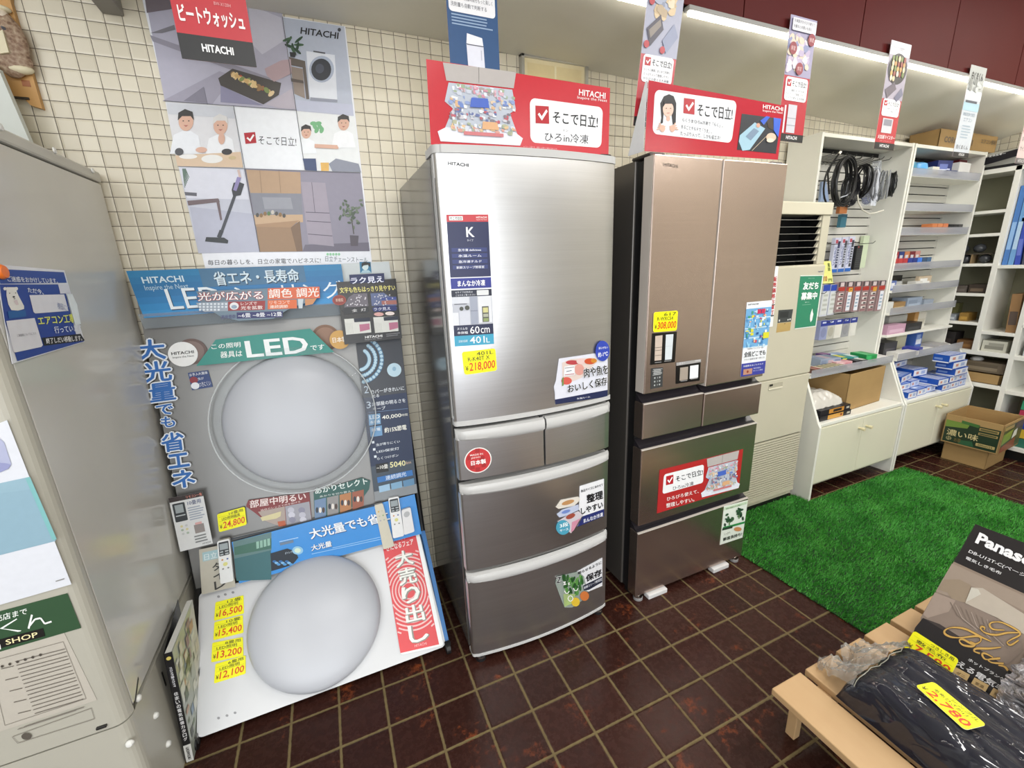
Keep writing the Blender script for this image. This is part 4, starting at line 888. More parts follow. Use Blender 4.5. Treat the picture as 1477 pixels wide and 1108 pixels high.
S.q(0, .608, 1, .832, '#b9bcc6'); S.q(0, .608, .42, .66, '#cfd2da', 2); S.q(.05, .662, .36, .667, '#4a4c55', 3); S.q(.0, .73, .14, .83, '#d9dbe0', 2); S.q(.16, .72, .42, .83, '#c9ccd6', 2); S.q(.44, .61, .62, .83, '#9aa0b0', 2); S.q(.44, .72, .62, .723, '#6a7080', 3); S.q(.64, .61, .98, .82, '#d9dbe0', 2); S.q(.73, .69, .90, .815, '#55564f', 3); S.q(.75, .70, .88, .74, '#c9c58a', 4); S.q(.75, .75, .88, .775, '#a9ac9a', 4); S.q(.75, .785, .88, .81, '#8a9a62', 4); S.o(.22, .70, .006, '#44473f', 3); S.o(.36, .695, .007, '#44473f', 3)
S.q(0, .832, 1, .916, '#1d2344'); S.t('スリムな', .08, .848, .34, .868, '#e4e7f0', 3, .01); S.t('本体幅', .08, .880, .34, .902, '#e4e7f0', 3, .01); S.t('60', .40, .845, .64, .904, '#f4f5fa', 3, .005); S.t('cm', .67, .862, .90, .904, '#f4f5fa', 3)
S.q(0, .916, 1, 1, '#3d9fc0'); S.t('定格内容積', .10, .95, .32, .97, '#e4f2f6', 3); S.t('401', .38, .928, .76, .984, '#f2f8fa', 3, .005); S.t('L', .80, .944, .89, .984, '#f2f8fa', 3)
o = S.obj('sticker', dr); o['label'] = 'tall navy sticker with a white K and 60cm 401L at its foot'
def card_on(surf, c, price, s1, s2, label): 
    S = Sheet(surf, c, 0.0012, YEL, ink('#e8e6c8'), r=0.008); S.price(price, s1, s2); tag(S.obj('price_card'), label, 'price card')
card_on(Bow(FX, FH, -0.632, 0.026, 0.003), [(666, 508), (714.5, 502.5), (717, 534.5), (670, 541)], '218,000', '401L', 'R-K40T X', 'yellow handwritten price card reading 218000 on the silver refrigerator door')
# ---- meat and fish sticker
S = Sheet(BW, [(800, 512), (878, 500), (878, 575), (800, 585)], body=False); S.crop(780, 480, 110/1016)
S.P([(240, 345), (710, 275), (890, 300), (888, 850), (192, 955), (186, 800), (172, 720), (200, 640)], '#d9dbe6', 1); S.P([(188, 890), (888, 760), (888, 850), (192, 955)], '#222a50', 2); S.T('氷温ルーム', (475, 868), (650, 838), (480, 890), '#e8eaf2', 3, .01)
S.P([(280, 400), (400, 350), (690, 330), (760, 380), (560, 450), (540, 600), (290, 700)], '#d9c9c2', 2); S.O(420, 395, 90, 30, '#b5434a', 3); S.O(530, 380, 60, 40, '#dfc3c0', 4); S.O(650, 380, 75, 40, '#c4502f', 4); S.O(700, 370, 40, 30, '#c9842f', 5); S.O(510, 490, 65, 75, '#d69a90', 3); S.O(340, 640, 70, 50, '#cf5b50', 3); S.P([(310, 450), (445, 430), (450, 560), (300, 580)], '#e6e8ec', 4); S.L([(315, 470), (440, 455)], 6, '#5a4a4a', 5); S.L([(335, 515), (405, 500)], 8, '#3a4a5c', 5); S.L([(315, 560), (440, 545)], 8, '#a83a3c', 5); S.P([(280, 600), (300, 590), (300, 700), (278, 710)], '#6a8a4a', 4)
S.T('肉や魚を', (560, 470), (878, 415), (572, 600), '#17171b', 6, .02, '#f2f3f6', .04); S.T('おいしく保存', (345, 690), (872, 580), (352, 800), '#17171b', 6, .02, '#f2f3f6', .04)
S.O(812, 240, 94, 136, '#3248b0', 8); S.T('凍らせない', (755, 188), (880, 172), (758, 222), '#e6eaf8', 9, .01); S.T('約-1℃', (750, 262), (880, 240), (752, 326), '#f4f6fc', 9, .015)
o = S.obj('sticker', dr); o['label'] = 'white meat and fish sticker with a blue minus one degree disc'
drs = [c for c in fr1.children if c.name.startswith('drawer')]
S = Sheet(BW, [(672, 646), (707, 646), (707, 682), (672, 682)], body=False); c0 = BW.hit(689.5, 664)
def disc(r, h, l): S.mb.add([BW.lift(c0 + Vector((r*math.cos(a), 0, r*math.sin(a))), l*STEP) for a in [2*math.pi*i/40 for i in range(40)]], [tuple(range(40))], ink(h))
disc(.0455, '#f0eeea', 1); disc(.042, '#c4393b', 2); S.crop(560, 600, 160/1477)
for a, b in ((1185, 460), (1080, 560), (1250, 560), (1120, 680), (1270, 650), (1190, 710)): S.P([(a-28, b-24), (a+28, b-30), (a+28, b+24), (a-28, b+30)], '#a52e31', 3)
S.T('MADE IN', (1085, 512), (1255, 488), (1090, 535), '#f2d6d2', 4, .02); S.T('JAPAN', (1095, 552), (1220, 532), (1100, 578), '#f2d6d2', 4, .02); S.T('日本製', (1095, 598), (1295, 565), (1100, 660), '#f8f2f0', 4, .03)
o = S.obj('sticker', drs[0]); o['label'] = 'round red sticker reading MADE IN JAPAN'
S = Sheet(BW, [(800, 690), (870, 690), (870, 770), (800, 770)], body=False); S.crop(780, 680, 110/580)
S.P([(295, 112), (480, 55), (480, 330), (275, 420), (320, 345), (290, 290)], '#e4e5e9', 1); S.P([(320, 340), (480, 285), (480, 340), (275, 422)], '#28316c', 2)
S.T('食品サイズにあわせて', (302, 140), (470, 88), (304, 160), '#3a3a40', 3, .01); S.T('整理', (345, 178), (470, 140), (348, 242), '#17171b', 3, .03); S.T('しやすい', (302, 278), (468, 225), (306, 328), '#17171b', 3, .03); S.T('まんなか冷凍', (322, 360), (470, 308), (324, 392), '#eceef6', 3, .02)
S.P([(112, 270), (150, 215), (285, 190), (300, 215), (255, 260), (135, 285)], '#d9d3c9', 2); S.O(205, 235, 50, 16, '#b98a5a', 3, 14, -.3); S.P([(120, 325), (160, 290), (285, 250), (290, 290), (200, 335), (140, 350)], '#b9c2d9', 2); S.O(190, 305, 35, 12, '#6f86c4', 3, 14, -.3); S.P([(125, 380), (180, 345), (285, 300), (320, 330), (300, 360), (230, 470), (215, 460), (215, 385)], '#c9c2c9', 2); S.O(225, 340, 38, 18, '#9a4a3c', 3, 14, -.4); S.P([(235, 385), (300, 355), (250, 445), (228, 465)], '#c98aa0', 3)
S.O(167, 424, 53, 56, '#4a9ab4', 4); S.T('3段', (140, 396), (205, 380), (142, 428), '#eef6f8', 5, .02); S.T('ケース', (142, 440), (205, 425), (145, 458), '#eef6f8', 5, .02)
o = S.obj('sticker', drs[2]); o['label'] = 'white sticker showing stacked freezer trays'
S = Sheet(BW, [(800, 805), (870, 805), (870, 880), (800, 880)], body=False); S.crop(780, 680, 110/580)
S.P([(275, 760), (468, 655), (468, 870), (360, 915), (330, 895), (320, 850)], '#dcdde1', 1); S.P([(285, 760), (120, 800), (110, 850), (150, 960), (180, 1035), (240, 1035), (360, 950), (330, 800)], '#8f9a92', 1); S.P([(322, 868), (465, 798), (466, 842), (365, 900), (325, 905)], '#262a3c', 2)
S.T('眠らせるように', (280, 765), (458, 680), (283, 785), '#2a2a2e', 3, .02); S.T('保存', (338, 790), (460, 735), (342, 842), '#17171b', 3, .03); S.T('新鮮スリープ野菜室', (326, 875), (460, 808), (328, 895), '#e0e2ea', 3, .01)
for i in range(34): S.O(165+random.random()*150, 800+random.random()*130, 26, 10, random.choice(['#2f5a2c', '#3f7a38', '#558a44', '#234a24', '#6a9a52']), 2+i % 2, 12, 1.2+random.random()*1.0)
for i in range(8): S.L([(180+i*8, 1025-i*3), (175+i*12, 930)], 8, '#a9c07a', 4)
S.O(262, 990, 32, 34, '#d9b83a', 5); S.O(330, 945, 34, 36, '#c9743c', 5)
for a, b in ((195, 915), (262, 895)): S.L([(a-18, b-12), (a-8, b+8), (a+8, b+8), (a+18, b-10)], 6, '#f4f4f0', 6)
for i in range(18): S.O(222+18*math.cos(i*.35), 962+20*math.sin(i*.35), 4, 4, '#f4f4f0', 6, 6)
S.T('Z', (110, 805), (150, 795), (116, 848), '#2a2a2e', 6, .02, '#f0f0ee', .05); S.T('z', (165, 838), (188, 832), (168, 862), '#f0f0ee', 6, .03); S.T('z', (200, 845), (218, 840), (203, 862), '#f0f0ee', 6, .03)
o = S.obj('sticker', drs[3]); o['label'] = 'sticker of sleepy green vegetables'
# ================================================================== champagne refrigerator
champ = brushed('#c8b6ac', 0.27, 0.95, 'brushed_champagne_steel', 0.5)
t = NT('grey_bronze_side'); t.set(Base_Color=s2l('#5f5b57'), Metallic=0.45, Roughness=0.26); side2 = t.m
fr2 = thing('refrigerator', 'champagne brown french-door refrigerator with recessed dark handle gaps', 'refrigerator', (2.06, -0.33, 0))
MB().box(1.733, 2.387, -0.525, -0.03, 0.03, 1.785, side2).obj('body', fr2, 0.004)
MB().box(1.742, 2.378, -0.566, -0.525, 0.03, 1.778, dark).obj('gasket', fr2)
MB().box(1.735, 1.80, -0.60, -0.50, 1.786, 1.798, side2).box(2.32, 2.385, -0.60, -0.50, 1.786, 1.798, side2).obj('hinge_cover', fr2, 0.006)
cedge = enamel('#d2cac2', 0.3, 'champagne_edge')
def door2(name, xa, xb, za, zb):
    MBd = MB().box(xa, xb, -0.620, -0.566, za, zb, champ); d = MBd.obj(name, fr2, 0.004, 3); return d
dl = door2('door', 1.736, 2.043, 0.955, 1.787); drt = door2('door', 2.050, 2.385, 0.940, 1.787)
MB().box(1.7352, 1.7385, -0.616, -0.57, 0.957, 1.785, cedge).obj('edge_strip', dl); MB().box(2.0496, 2.052, -0.6185, -0.57, 0.942, 1.785, cedge).obj('edge_strip', drt)
rec = ink('#28252a', 0.3)
d1 = door2('drawer', 1.736, 2.043, 0.768, 0.916); d2 = door2('drawer', 2.049, 2.385, 0.766, 0.910)
d3 = door2('drawer', 1.736, 2.385, 0.380, 0.724); d4 = door2('drawer', 1.736, 2.385, 0.026, 0.345)
for d, xa, xb, z in ((d1, 1.736, 2.043, 0.916), (d2, 2.049, 2.385, 0.910), (d3, 1.736, 2.385, 0.724), (d4, 1.736, 2.385, 0.345)):
    MB().prism([(-0.570, z+0.030), (-0.598, z+0.006), (-0.612, z+0.001), (-0.566, z+0.001)], xa+0.004, xb-0.004, 0, rec).obj('handle', d)
    MB().box(xa+.002, xb-.002, -0.6213, -0.612, z-0.0035, z+0.0005, cedge).obj('edge_strip', d)
MB().box(1.75, 2.37, -0.56, -0.53, 0.0, 0.03, dark).obj('kickplate', fr2)
for x in (1.765, 2.352): MB().cyl((x, -0.604, 0.0), (x, -0.604, 0.012), 0.021, ink('#8f8f90', .3), 20).cyl((x, -0.604, 0.012), (x, -0.604, 0.018), 0.0195, chrome, 20).cyl((x, -0.604, 0.018), (x, -0.59, 0.035), 0.009, chrome, 12).obj('foot', fr2)
F2 = PY(-0.6215)
S = Sheet(F2, [(957.5, 235), (977.8, 237.5), (977.8, 242.3), (957.5, 239.8)], body=False); S.t('HITACHI', 0, 0, 1, 1, '#4a423e', 1); S.obj('badge', dl)
S = Sheet(F2, [(941, 481), (976.5, 478.5), (973.5, 522.5), (938, 526.5)], 0.0015, ink('#101012', .25)); S.crop(920, 430, 120/886)
S.P([(185, 405), (262, 395), (250, 660), (177, 668)], '#c9b9ac', 1); S.P([(298, 390), (378, 384), (360, 652), (287, 660)], '#d3dbe0', 1)
for y in (525, 555, 608): S.L([(180, y+5), (255, y-3)], 4, '#5a4c44', 2)
S.L([(293, 515), (366, 508)], 2, '#aab4ba', 2); S.L([(180, 688), (250, 680)], 8, '#8a8a8a', 1); S.L([(280, 674), (355, 666)], 8, '#8a8a8a', 1)
o = S.obj('colour_card', dl); o['label'] = 'black card with two miniature door colour samples'
S = Sheet(F2, [(975.5, 523.5), (1010.8, 519), (1009.3, 549), (975, 553.8)], 0.0015, ink('#101012', .25)); S.crop(920, 430, 120/886)
S.P([(408, 688), (672, 650), (672, 682), (410, 722)], '#a5a3a2', 1); S.T('カラー', (440, 688), (500, 680), (442, 706), '#eeeeee', 2, .02); S.T('HITACHI', (608, 664), (662, 656), (610, 676), '#eeeeee', 2, .02); S.P([(450, 742), (535, 730), (530, 866), (443, 880)], '#a2978b', 1); S.P([(556, 722), (645, 710), (640, 845), (550, 860)], '#e6e9ee', 1); S.L([(455, 885), (525, 876)], 7, '#9a9a9a', 1); S.L([(560, 864), (635, 852)], 7, '#9a9a9a', 1)
o = S.obj('colour_card', dl); o['label'] = 'black card with one beige and one white colour swatch'
S = Sheet(F2, [(939.5, 531.5), (956.5, 530), (955.5, 558), (938.5, 561.5)], 0.0006, ink('#3d3f40', .35))
for i in range(7): S.q(.08+random.random()*.15, .05+i*.045, .75+random.random()*.2, .075+i*.045, '#b9bcbc')
for i in range(6): (S.o if i > 1 else S.o)(.30+(i % 2)*.42, .48+(i//2)*.18, .0035, '#b4b8b8', 2)
for i in range(3): S.q(.5, .44+i*.18, .56, .52+i*.18, '#9a9e9e', 2)
o = S.obj('control_label', dl); o['label'] = 'dark label with pale control icons'
card_on(PY(-0.6235), [(943, 450.5), (978, 448), (976.2, 476.8), (942, 479.5)], '308,000', '617', 'R-WXC54', 'yellow handwritten price card reading 308000 on the champagne refrigerator')
S = Sheet(F2, [(1077.3, 436.3), (1114, 433), (1102.3, 538.5), (1068, 543.5)], 0.0006, ink('#e9ecf0', .3))
S.t('HITACHI', .05, .02, .45, .04, '#3a3a40', 2, .01); S.q(0, .085, 1, .60, '#6fa9d6')
for i in range(4): S.q(.0, .21+i*.13, 1, .222+i*.13, '#cfe4f0', 2)
for i in range(70): 
    a, b = random.random()*.9, .1+random.random()*.48
    S.q(a, b, a+random.uniform(.03, .12), b+random.uniform(.015, .05), random.choice(['#3f7fb8', '#5b9ad0', '#8cc4e4', '#c4dcea', '#4a9a7a', '#d9d23a', '#c43a5c', '#e0b08a', '#e8eef2', '#2a5a94']), 3+i % 3)
S.q(.42, .10, .56, .16, '#c42f58', 6); S.q(.58, .10, .72, .16, '#c42f58', 6); S.q(.74, .42, .98, .50, '#d6d230', 6)
S.t('冷気をコントロール', .18, .615, .82, .635, '#4a4a50', 3); S.t('全段どこでも', .06, .66, .94, .735, '#1c1c20', 3, .015); S.t('チルド温度を選べ使える', .08, .755, .92, .78, '#4a4a50', 3)
S.q(0, .82, 1, 1, '#38409a'); S.t('冷蔵庫まるごとチルド', .06, .845, .9, .87, '#e6e9f6', 3, .01); S.q(.08, .90, .45, .98, '#b98a74', 3); S.o(.26, .94, .006, '#8a3a2a', 4); S.t('毎日の食品も', .5, .895, .8, .915, '#e6e9f6', 3); S.t('おいしく保存', .5, .93, .9, .95, '#e6e9f6', 3)
o = S.obj('sticker', drt); o['label'] = 'tall blue and white shelf sticker at the lower corner of the right door'
def tray_photo(S, f, l=2):
    """open freezer drawer full of packets; f maps (0..1, 0..1)"""
    q = lambda pts, h, k: S.P([f(*p) for p in pts], h, k)
    q([(0.0, 0), (1, .0), (.96, .22), (.05, .22)], '#b5afac', l); S.L([f(.49, 0), f(.49, .2)], 2, '#5a5654', l+1)
    q([(.08, .24), (.94, .24), (.98, .50), (.90, .56), (1.0, .86), (.0, .90), (.14, .56), (.03, .48)], '#b9c0cc', l)
    q([(-.06, .86), (.05, .80), (.95, .80), (1.06, .88), (1.02, .98), (-.02, .98)], '#dfe2ec', l+1)
    for i in range(230):
        r = i % 4; a = .07+random.random()*.86; b = (.29, .44, .60, .75)[r]+random.uniform(-.055, .065)
        w_, h_ = random.uniform(.02, .075), random.uniform(.025, .06)
        q([(a, b+h_*.2), (a+w_*.4, b), (min(.97, a+w_), b+.01), (min(.97, a+w_*.9), b+h_), (a+.01, b+h_*.9)], random.choice([['#cf8fa2', '#d9b4bf', '#9fae94', '#dfe3ea', '#a39a9a', '#c6ccd9'], ['#6f88c4', '#dcc4a8', '#e6e6e4', '#d6b08a', '#8fa0cc', '#c2c9d6'], ['#b8606c', '#857f88', '#c9c6ce', '#6a76a4', '#dfe4ea', '#b9c0cc'], ['#b4b498', '#cf9a8c', '#dcbc92', '#d9dee6', '#a0ab94', '#cfd4de']][r]), l+2+i % 4)
    q([(.38, .41), (.60, .40), (.62, .52), (.36, .53)], '#4a68c0', l+7); q([(.53, .70), (.72, .70), (.74, .80), (.52, .80)], '#d9ab80', l+7); q([(.28, .84), (.80, .84), (.80, .885), (.28, .885)], '#c9787c', l+7)
def bil(a, b, c, d): return lambda u, v: ((a[0]*(1-u)+b[0]*u)*(1-v)+(d[0]*(1-u)+c[0]*u)*v, (a[1]*(1-u)+b[1]*u)*(1-v)+(d[1]*(1-u)+c[1]*u)*v)
S = Sheet(F2, [(951.5, 678.3), (1072, 648), (1065.8, 704), (947.6, 740.8)], 0.0006, ink('#b02a2c', .35)); S.crop(930, 630, 170/1108)
w_ = Sheet(F2, [(957.6, 684.5), (1015.2, 669.9), (1014, 696.3), (955.3, 712.9)], body=False); S.mb.add([w_.at(u, v, 1) for u, v in w_.rring(0, 0, 1, 1, .012)], [tuple(range(24))], ink('#eceef0'))
check(S, [(200, 372), (268, 356), (265, 440), (197, 456)], 2); S.T('そこで日立!', (286, 372), (540, 302), (294, 425), '#1c1c20', 2, .012); S.T('ひろin冷凍', (260, 468), (456, 418), (262, 505), '#3a3a40', 2); S.T('ひろびろ使えて、', (205, 568), (505, 492), (205, 605), '#f0e4e2', 2, .015); S.T('整理しやすい。', (198, 628), (462, 566), (200, 668), '#f0e4e2', 2, .015)
tray_photo(S, bil((582, 208), (885, 128), (870, 490), (540, 575)))
o = S.obj('sticker', d3); o['label'] = 'red freezer sticker with a white rounded box and an open drawer picture'
S = Sheet(F2, [(1044.3, 730.5), (1078.8, 721.5), (1071, 775.5), (1038.2, 786.3)], 0.0006, ink('#dfe6dc', .4)); S.crop(930, 630, 170/1108)
S.P([(742, 668), (966, 606), (962, 632), (738, 695)], '#c9dcc0', 1); S.T('野菜の鮮度を守る新鮮スリープ', (760, 672), (950, 618), (762, 686), '#3f6a3c', 2); S.P([(735, 850), (940, 795), (936, 815), (732, 872)], '#2f8a4a', 1); S.P([(728, 862), (825, 836), (822, 858), (726, 882)], '#2a3a2e', 2)
for cx_, cy_, n_ in ((795, 770, 14), (885, 710, 18)):
    for i in range(n_): S.O(cx_+random.gauss(0, 16), cy_+random.gauss(0, 18), 18, 10, random.choice(['#2a4a34', '#37593c', '#1f3a2a']), 2+i % 2, 10, random.random()*3)
    S.L([(cx_, cy_), (cx_-2, cy_+60)], 12, '#6a8a5a', 2)
S.O(752, 828, 10, 16, '#2a4032', 2); S.O(920, 768, 9, 20, '#2a4032', 2); S.O(872, 868, 36, 20, '#c98a5a', 2); S.T('しっかり', (745, 905), (800, 890), (747, 925), '#5a5a58', 2); S.T('鮮度長持ち!', (735, 950), (912, 896), (735, 982), '#1f2420', 2, .02)
o = S.obj('sticker', d4); o['label'] = 'pale green vegetable freshness sticker'
padm = ink('#d5d5d6', .5)
for k_, (xa, xb, lab) in enumerate(((1.80, 1.905, 'white foam pad under the left front of the champagne refrigerator'), (2.185, 2.285, 'white foam pad under the right front of the champagne refrigerator'))):
    tag(MB().box(xa, xb, -0.635, -0.60, 0.0, 0.022, padm).obj('foam_pad', None, 0.003), lab, 'pad')
# ================================================================== header cards on top of both refrigerators
REDC = '#c02a38'
HP = PY(-0.578)
S = Sheet(HP, [(614.5, 85), (880, 127), (877.5, 229), (621.5, 208.5)], 0.0015, ink('#c42f3a', .25), ink('#e6e6e6')); S.crop(560, 0, 340/1449)
tray_photo(S, bil((335, 385), (785, 445), (800, 905), (330, 880)))
w_ = Sheet(HP, [(764, 141), (869.5, 155), (867, 213.5), (765, 205.5)], body=False); S.mb.add([w_.at(u, v, 1) for u, v in w_.rring(0, 0, 1, 1, .018)], [tuple(range(24))], ink('#edeff2'))
check(S, [(903, 650), (985, 655), (988, 762), (905, 758)], 2); S.T('そこで日立!', (1012, 680), (1288, 712), (1010, 756), '#1c1c20', 2, .012); S.T('ひろin冷凍', (962, 812), (1230, 830), (960, 868), '#2c2c30', 2); S.T('イン', (1070, 795), (1105, 798), (1070, 808), '#2c2c30', 2)
S.T('HITACHI', (1172, 548), (1335, 572), (1170, 586), '#f6eaea', 2, .02); S.T('Inspire the Next', (1162, 590), (1345, 612), (1160, 612), '#f2dcdc', 2, .01); S.T('※イメージ図です。実際とは異なる場合があります。', (830, 895), (1040, 912), (830, 908), '#e6b4b8', 2)
tag(S.obj('header_card'), 'red header card with an open freezer drawer picture, on top of the silver refrigerator', 'sign')
S = Sheet(HP, [(935.8, 115.6), (1131.5, 152.5), (1122, 230.5), (929.5, 218)], 0.0015, ink('#bb2a3a', .2), ink('#e6e6e6')); S.crop(920, 100, 220/1477)
w_ = Sheet(HP, [(944.5, 129), (1063, 146), (1054.8, 206.5), (940.8, 193)], body=False); S.mb.add([w_.at(u, v, 1) for u, v in w_.rring(0, 0, 1, 1, .02)], [tuple(range(24))], ink('#e6e9ee'))
S.P([(225, 470), (215, 330), (250, 262), (300, 242), (345, 262), (370, 330), (365, 520), (335, 540), (320, 400), (250, 400), (240, 520), (215, 530)], '#1c1b20', 2); S.O(290, 385, 52, 78, '#e6c3b2', 3); S.P([(238, 370), (255, 300), (300, 275), (340, 300), (352, 370), (325, 335), (262, 335)], '#1c1b20', 4); S.P([(262, 470), (320, 470), (325, 500), (340, 560), (340, 610), (245, 610), (240, 560), (258, 500)], '#f0f1f4', 2); S.O(290, 480, 20, 26, '#dcb5a2', 3)
S.O(270, 380, 6, 4, '#2a2220', 5, 8); S.O(312, 380, 6, 4, '#2a2220', 5, 8); S.L([(278, 425), (302, 425)], 4, '#b0625a', 5)
for cx_, s_ in ((235, -1), (330, 1)):
    S.O(cx_, 575, 26, 34, '#dcb39e', 4)
    for i in range(4): S.L([(cx_, 570), (cx_+s_*(30+i*9), 520+i*22)], 11, '#dcb39e', 4)
    S.L([(cx_, 585), (cx_-s_*26, 550)], 11, '#dcb39e', 4)
check(S, [(445, 278), (550, 292), (545, 440), (438, 425)], 2); S.T('そこで日立!', (578, 330), (918, 372), (572, 452), '#1c1c20', 2, .012)
S.T('らくうま!ひろin冷凍で「らく」。', (430, 470), (822, 528), (428, 508), '#3a3a40', 2); S.T('まるごとチルドで「うま」。', (420, 535), (715, 585), (418, 575), '#3a3a40', 2); S.T('たっぷり入って、しかも省エネ!', (412, 598), (795, 645), (410, 640), '#3a3a40', 2)
S.T('HITACHI', (1210, 340), (1405, 368), (1208, 380), '#f6eaea', 2, .02); S.T('Inspire the Next', (1208, 388), (1402, 412), (1206, 416), '#f2dcdc', 2, .01)
S.P([(1005, 430), (1385, 480), (1335, 818), (958, 780)], '#22252e', 1); S.P([(985, 640), (1130, 515), (1230, 575), (1080, 780), (1010, 790), (975, 700)], '#9fc4d6', 2); S.P([(1040, 650), (1120, 570), (1170, 600), (1090, 690)], '#7a90a8', 3); S.P([(1180, 500), (1240, 455), (1275, 462), (1215, 540)], '#2f5fd0', 3); S.P([(1310, 470), (1383, 480), (1355, 660), (1310, 590)], '#2f5fd0', 3); S.P([(1240, 480), (1310, 470), (1310, 590), (1260, 570)], '#3a2c22', 2); S.O(1285, 660, 48, 42, '#d9bfa6', 4); S.O(1275, 690, 36, 20, '#e8d9c6', 5); S.L([(1100, 790), (1250, 640)], 5, '#c4b49a', 3); S.O(1160, 545, 18, 22, '#d9a08a', 4)
tag(S.obj('header_card'), 'red header card with a woman showing her palms, on top of the champagne refrigerator', 'sign')
a, b = HP.hit(935.8, 115.6), HP.hit(929.5, 218)
tag(Sheet(Plane(a, (-1, -.05, 0)), [a+Vector((-.004, .012, 0)), a+Vector((-.002, .004, 0)), b+Vector((-.002, .004, 0)), b+Vector((-.01, .075, 0))], 0.001, ink('#dfe0e4'), ink('#dfe0e4')).obj('card_support'), 'white folded side flap standing behind the left end of the woman header card', 'sign')
# ================================================================== banners hanging from the fascia
BP = -0.53
def banner(label, x, z0, z1, draw, w=0.15, bend=None, sh=0.0):
    S = Sheet(PY(BP), [(x+sh, BP, z1), (x+w+sh, BP, z1), (x+w, BP, z0), (x, BP, z0)], 0.0008, ink('#b82c38', .3), ink('#e8e8e8'), bend=bend)
    draw(S); tag(S.obj('hanging_banner'), label, 'banner', 'banners hanging from the fascia')
def tickbox(S, u0, v0, u1, v1, l=2):
    S.q(u0, v0, u1, v1, '#b5222e', l)
    f = lambda u, v: (u0+(u1-u0)*u, v0+(v1-v0)*v)
    S.pu([f(.16, .5), f(.28, .4), f(.45, .6), f(.8, .18), f(.9, .3), f(.46, .84)], '#fafafa', l+1)
def whitebox(S, v0, v1, txt=3):
    S.q(.07, v0, .93, v1, '#ecedf0', 2, .012); h = v1-v0
    tickbox(S, .12, v0+h*.10, .28, v0+h*.40, 3); S.t('そこで日立!', .32, v0+h*.14, .88, v0+h*.38, '#2a2a2e', 3, .01)
    for i, s_ in enumerate(('らくらく解凍、まとめて冷凍も', 'たっぷり入って整理しやすい', 'ひろびろ使える大容量')[:txt]): S.t(s_, .12, v0+h*(.50+i*.16), .85, v0+h*(.60+i*.16), '#5a5a60', 3)
def food(S, v0, v1, cols, n=60, u0=.05, u1=.95):
    for i in range(n):
        u, v = u0+random.random()*(u1-u0-.15), v0+random.random()*(v1-v0); S.pu([(u+r_*math.cos(a)*.12, v+r_*math.sin(a)*.035) for a, r_ in [(2*math.pi*j/9, .6+random.random()*.5) for j in range(9)]], random.choice(cols), 2+i % 4)
def b1(S):
    S.q(0, 0, 1, .81, '#bb2530'); S.q(0, .81, 1, 1, '#151416'); S.t('ビートウォッシュ', .07, .60, .93, .73, '#f2eeec', 3, .03); S.t('HITACHI', .29, .87, .71, .93, '#f2f2f2', 3, .03); S.t('BW-X120H', .56, .545, .78, .57, '#e2a8a8', 3)
    S.pu([(.24, .0), (.78, 0), (.80, .12), (.62, .50), (.58, .50), (.34, .36), (.30, .22)], '#e3e3ea', 2); S.pu([(.62, .50), (.80, .12), (.78, 0), (.70, 0), (.60, .36)], '#bfc0cc', 3); S.pu([(.50, .0), (.62, .0), (.60, .035), (.52, .03)], '#26262c', 4); S.q(.46, .38, .50, .385, '#8a8a94', 4)
banner('red hanging banner with a white washing machine, in front of the collage poster', 0.446, 1.932, 2.20, b1)
def b2(S):
    S.q(0, 0, 1, 1, '#2b4f7c'); S.q(0, .0, 1, .2, '#3a3a74'); S.q(.04, .02, .95, .45, '#e9e9ec', 2, .01); tickbox(S, .08, .23, .17, .29, 3); S.t('そこで日立!', .2, .24, .52, .30, '#3a3a40', 3, .01); S.t('世界初のおまかせ洗い', .2, .06, .85, .18, '#55555c', 3); S.t('簡単操作で洗濯時間をもっと楽しく', .08, .32, .9, .355, '#6a6a70', 3); S.t('洗剤量も自動で判断する', .08, .375, .78, .41, '#6a6a70', 3)
    lines(S, .08, .465, .95, .56, 4, '#8fa6c4', 2); S.pu([(.36, .60), (.66, .62), (.68, .69), (.34, .68)], '#e6e8f0', 2); S.pu([(.34, .685), (.68, .69), (.70, 1.0), (.36, 1.0)], '#dcdde8', 2); S.q(.35, .683, .68, .69, '#5a5a66', 3); S.q(.62, .72, .64, .80, '#b9bac8', 3)
banner('dark blue hanging banner with a tall white washer, above the silver refrigerator', 1.082, 1.955, 2.262, b2, 0.149)
FC = ['#d9c19a', '#c9b08a', '#e6d6ba', '#b9a486', '#8f96ac', '#a9b0c4']
def b3(S):
    S.q(0, 0, 1, .52, '#a8aabd'); food(S, .0, .26, FC, 40, .2, .9)
    S.pu([(.06, .36), (.40, .26), (.52, .35), (.20, .47)], '#4a4654', 6); S.pu([(.12, .37), (.40, .29), (.44, .33), (.18, .42)], '#8a8078', 7); S.pu([(.52, .42), (.80, .30), (.95, .38), (.66, .50)], '#8f96b0', 6)
    for u, v in ((.12, .19), (.10, .46), (.55, .48)): S.o(u, v, .011, '#b83a44', 7)
    whitebox(S, .52, .70); S.q(0, .935, 1, 1, '#141416', 2); S.t('火加減マイスター', .1, .86, .9, .90, '#f2dede', 3, .02); S.t('HITACHI', .3, .95, .7, .98, '#f0f0f0', 3, .02); S.q(.25, .74, .75, .83, '#d2d2d8', 2)
banner('red hanging banner with pale food, its foot behind the woman header card', 1.715, 1.892, 2.34, b3, .15, None, 0.048)
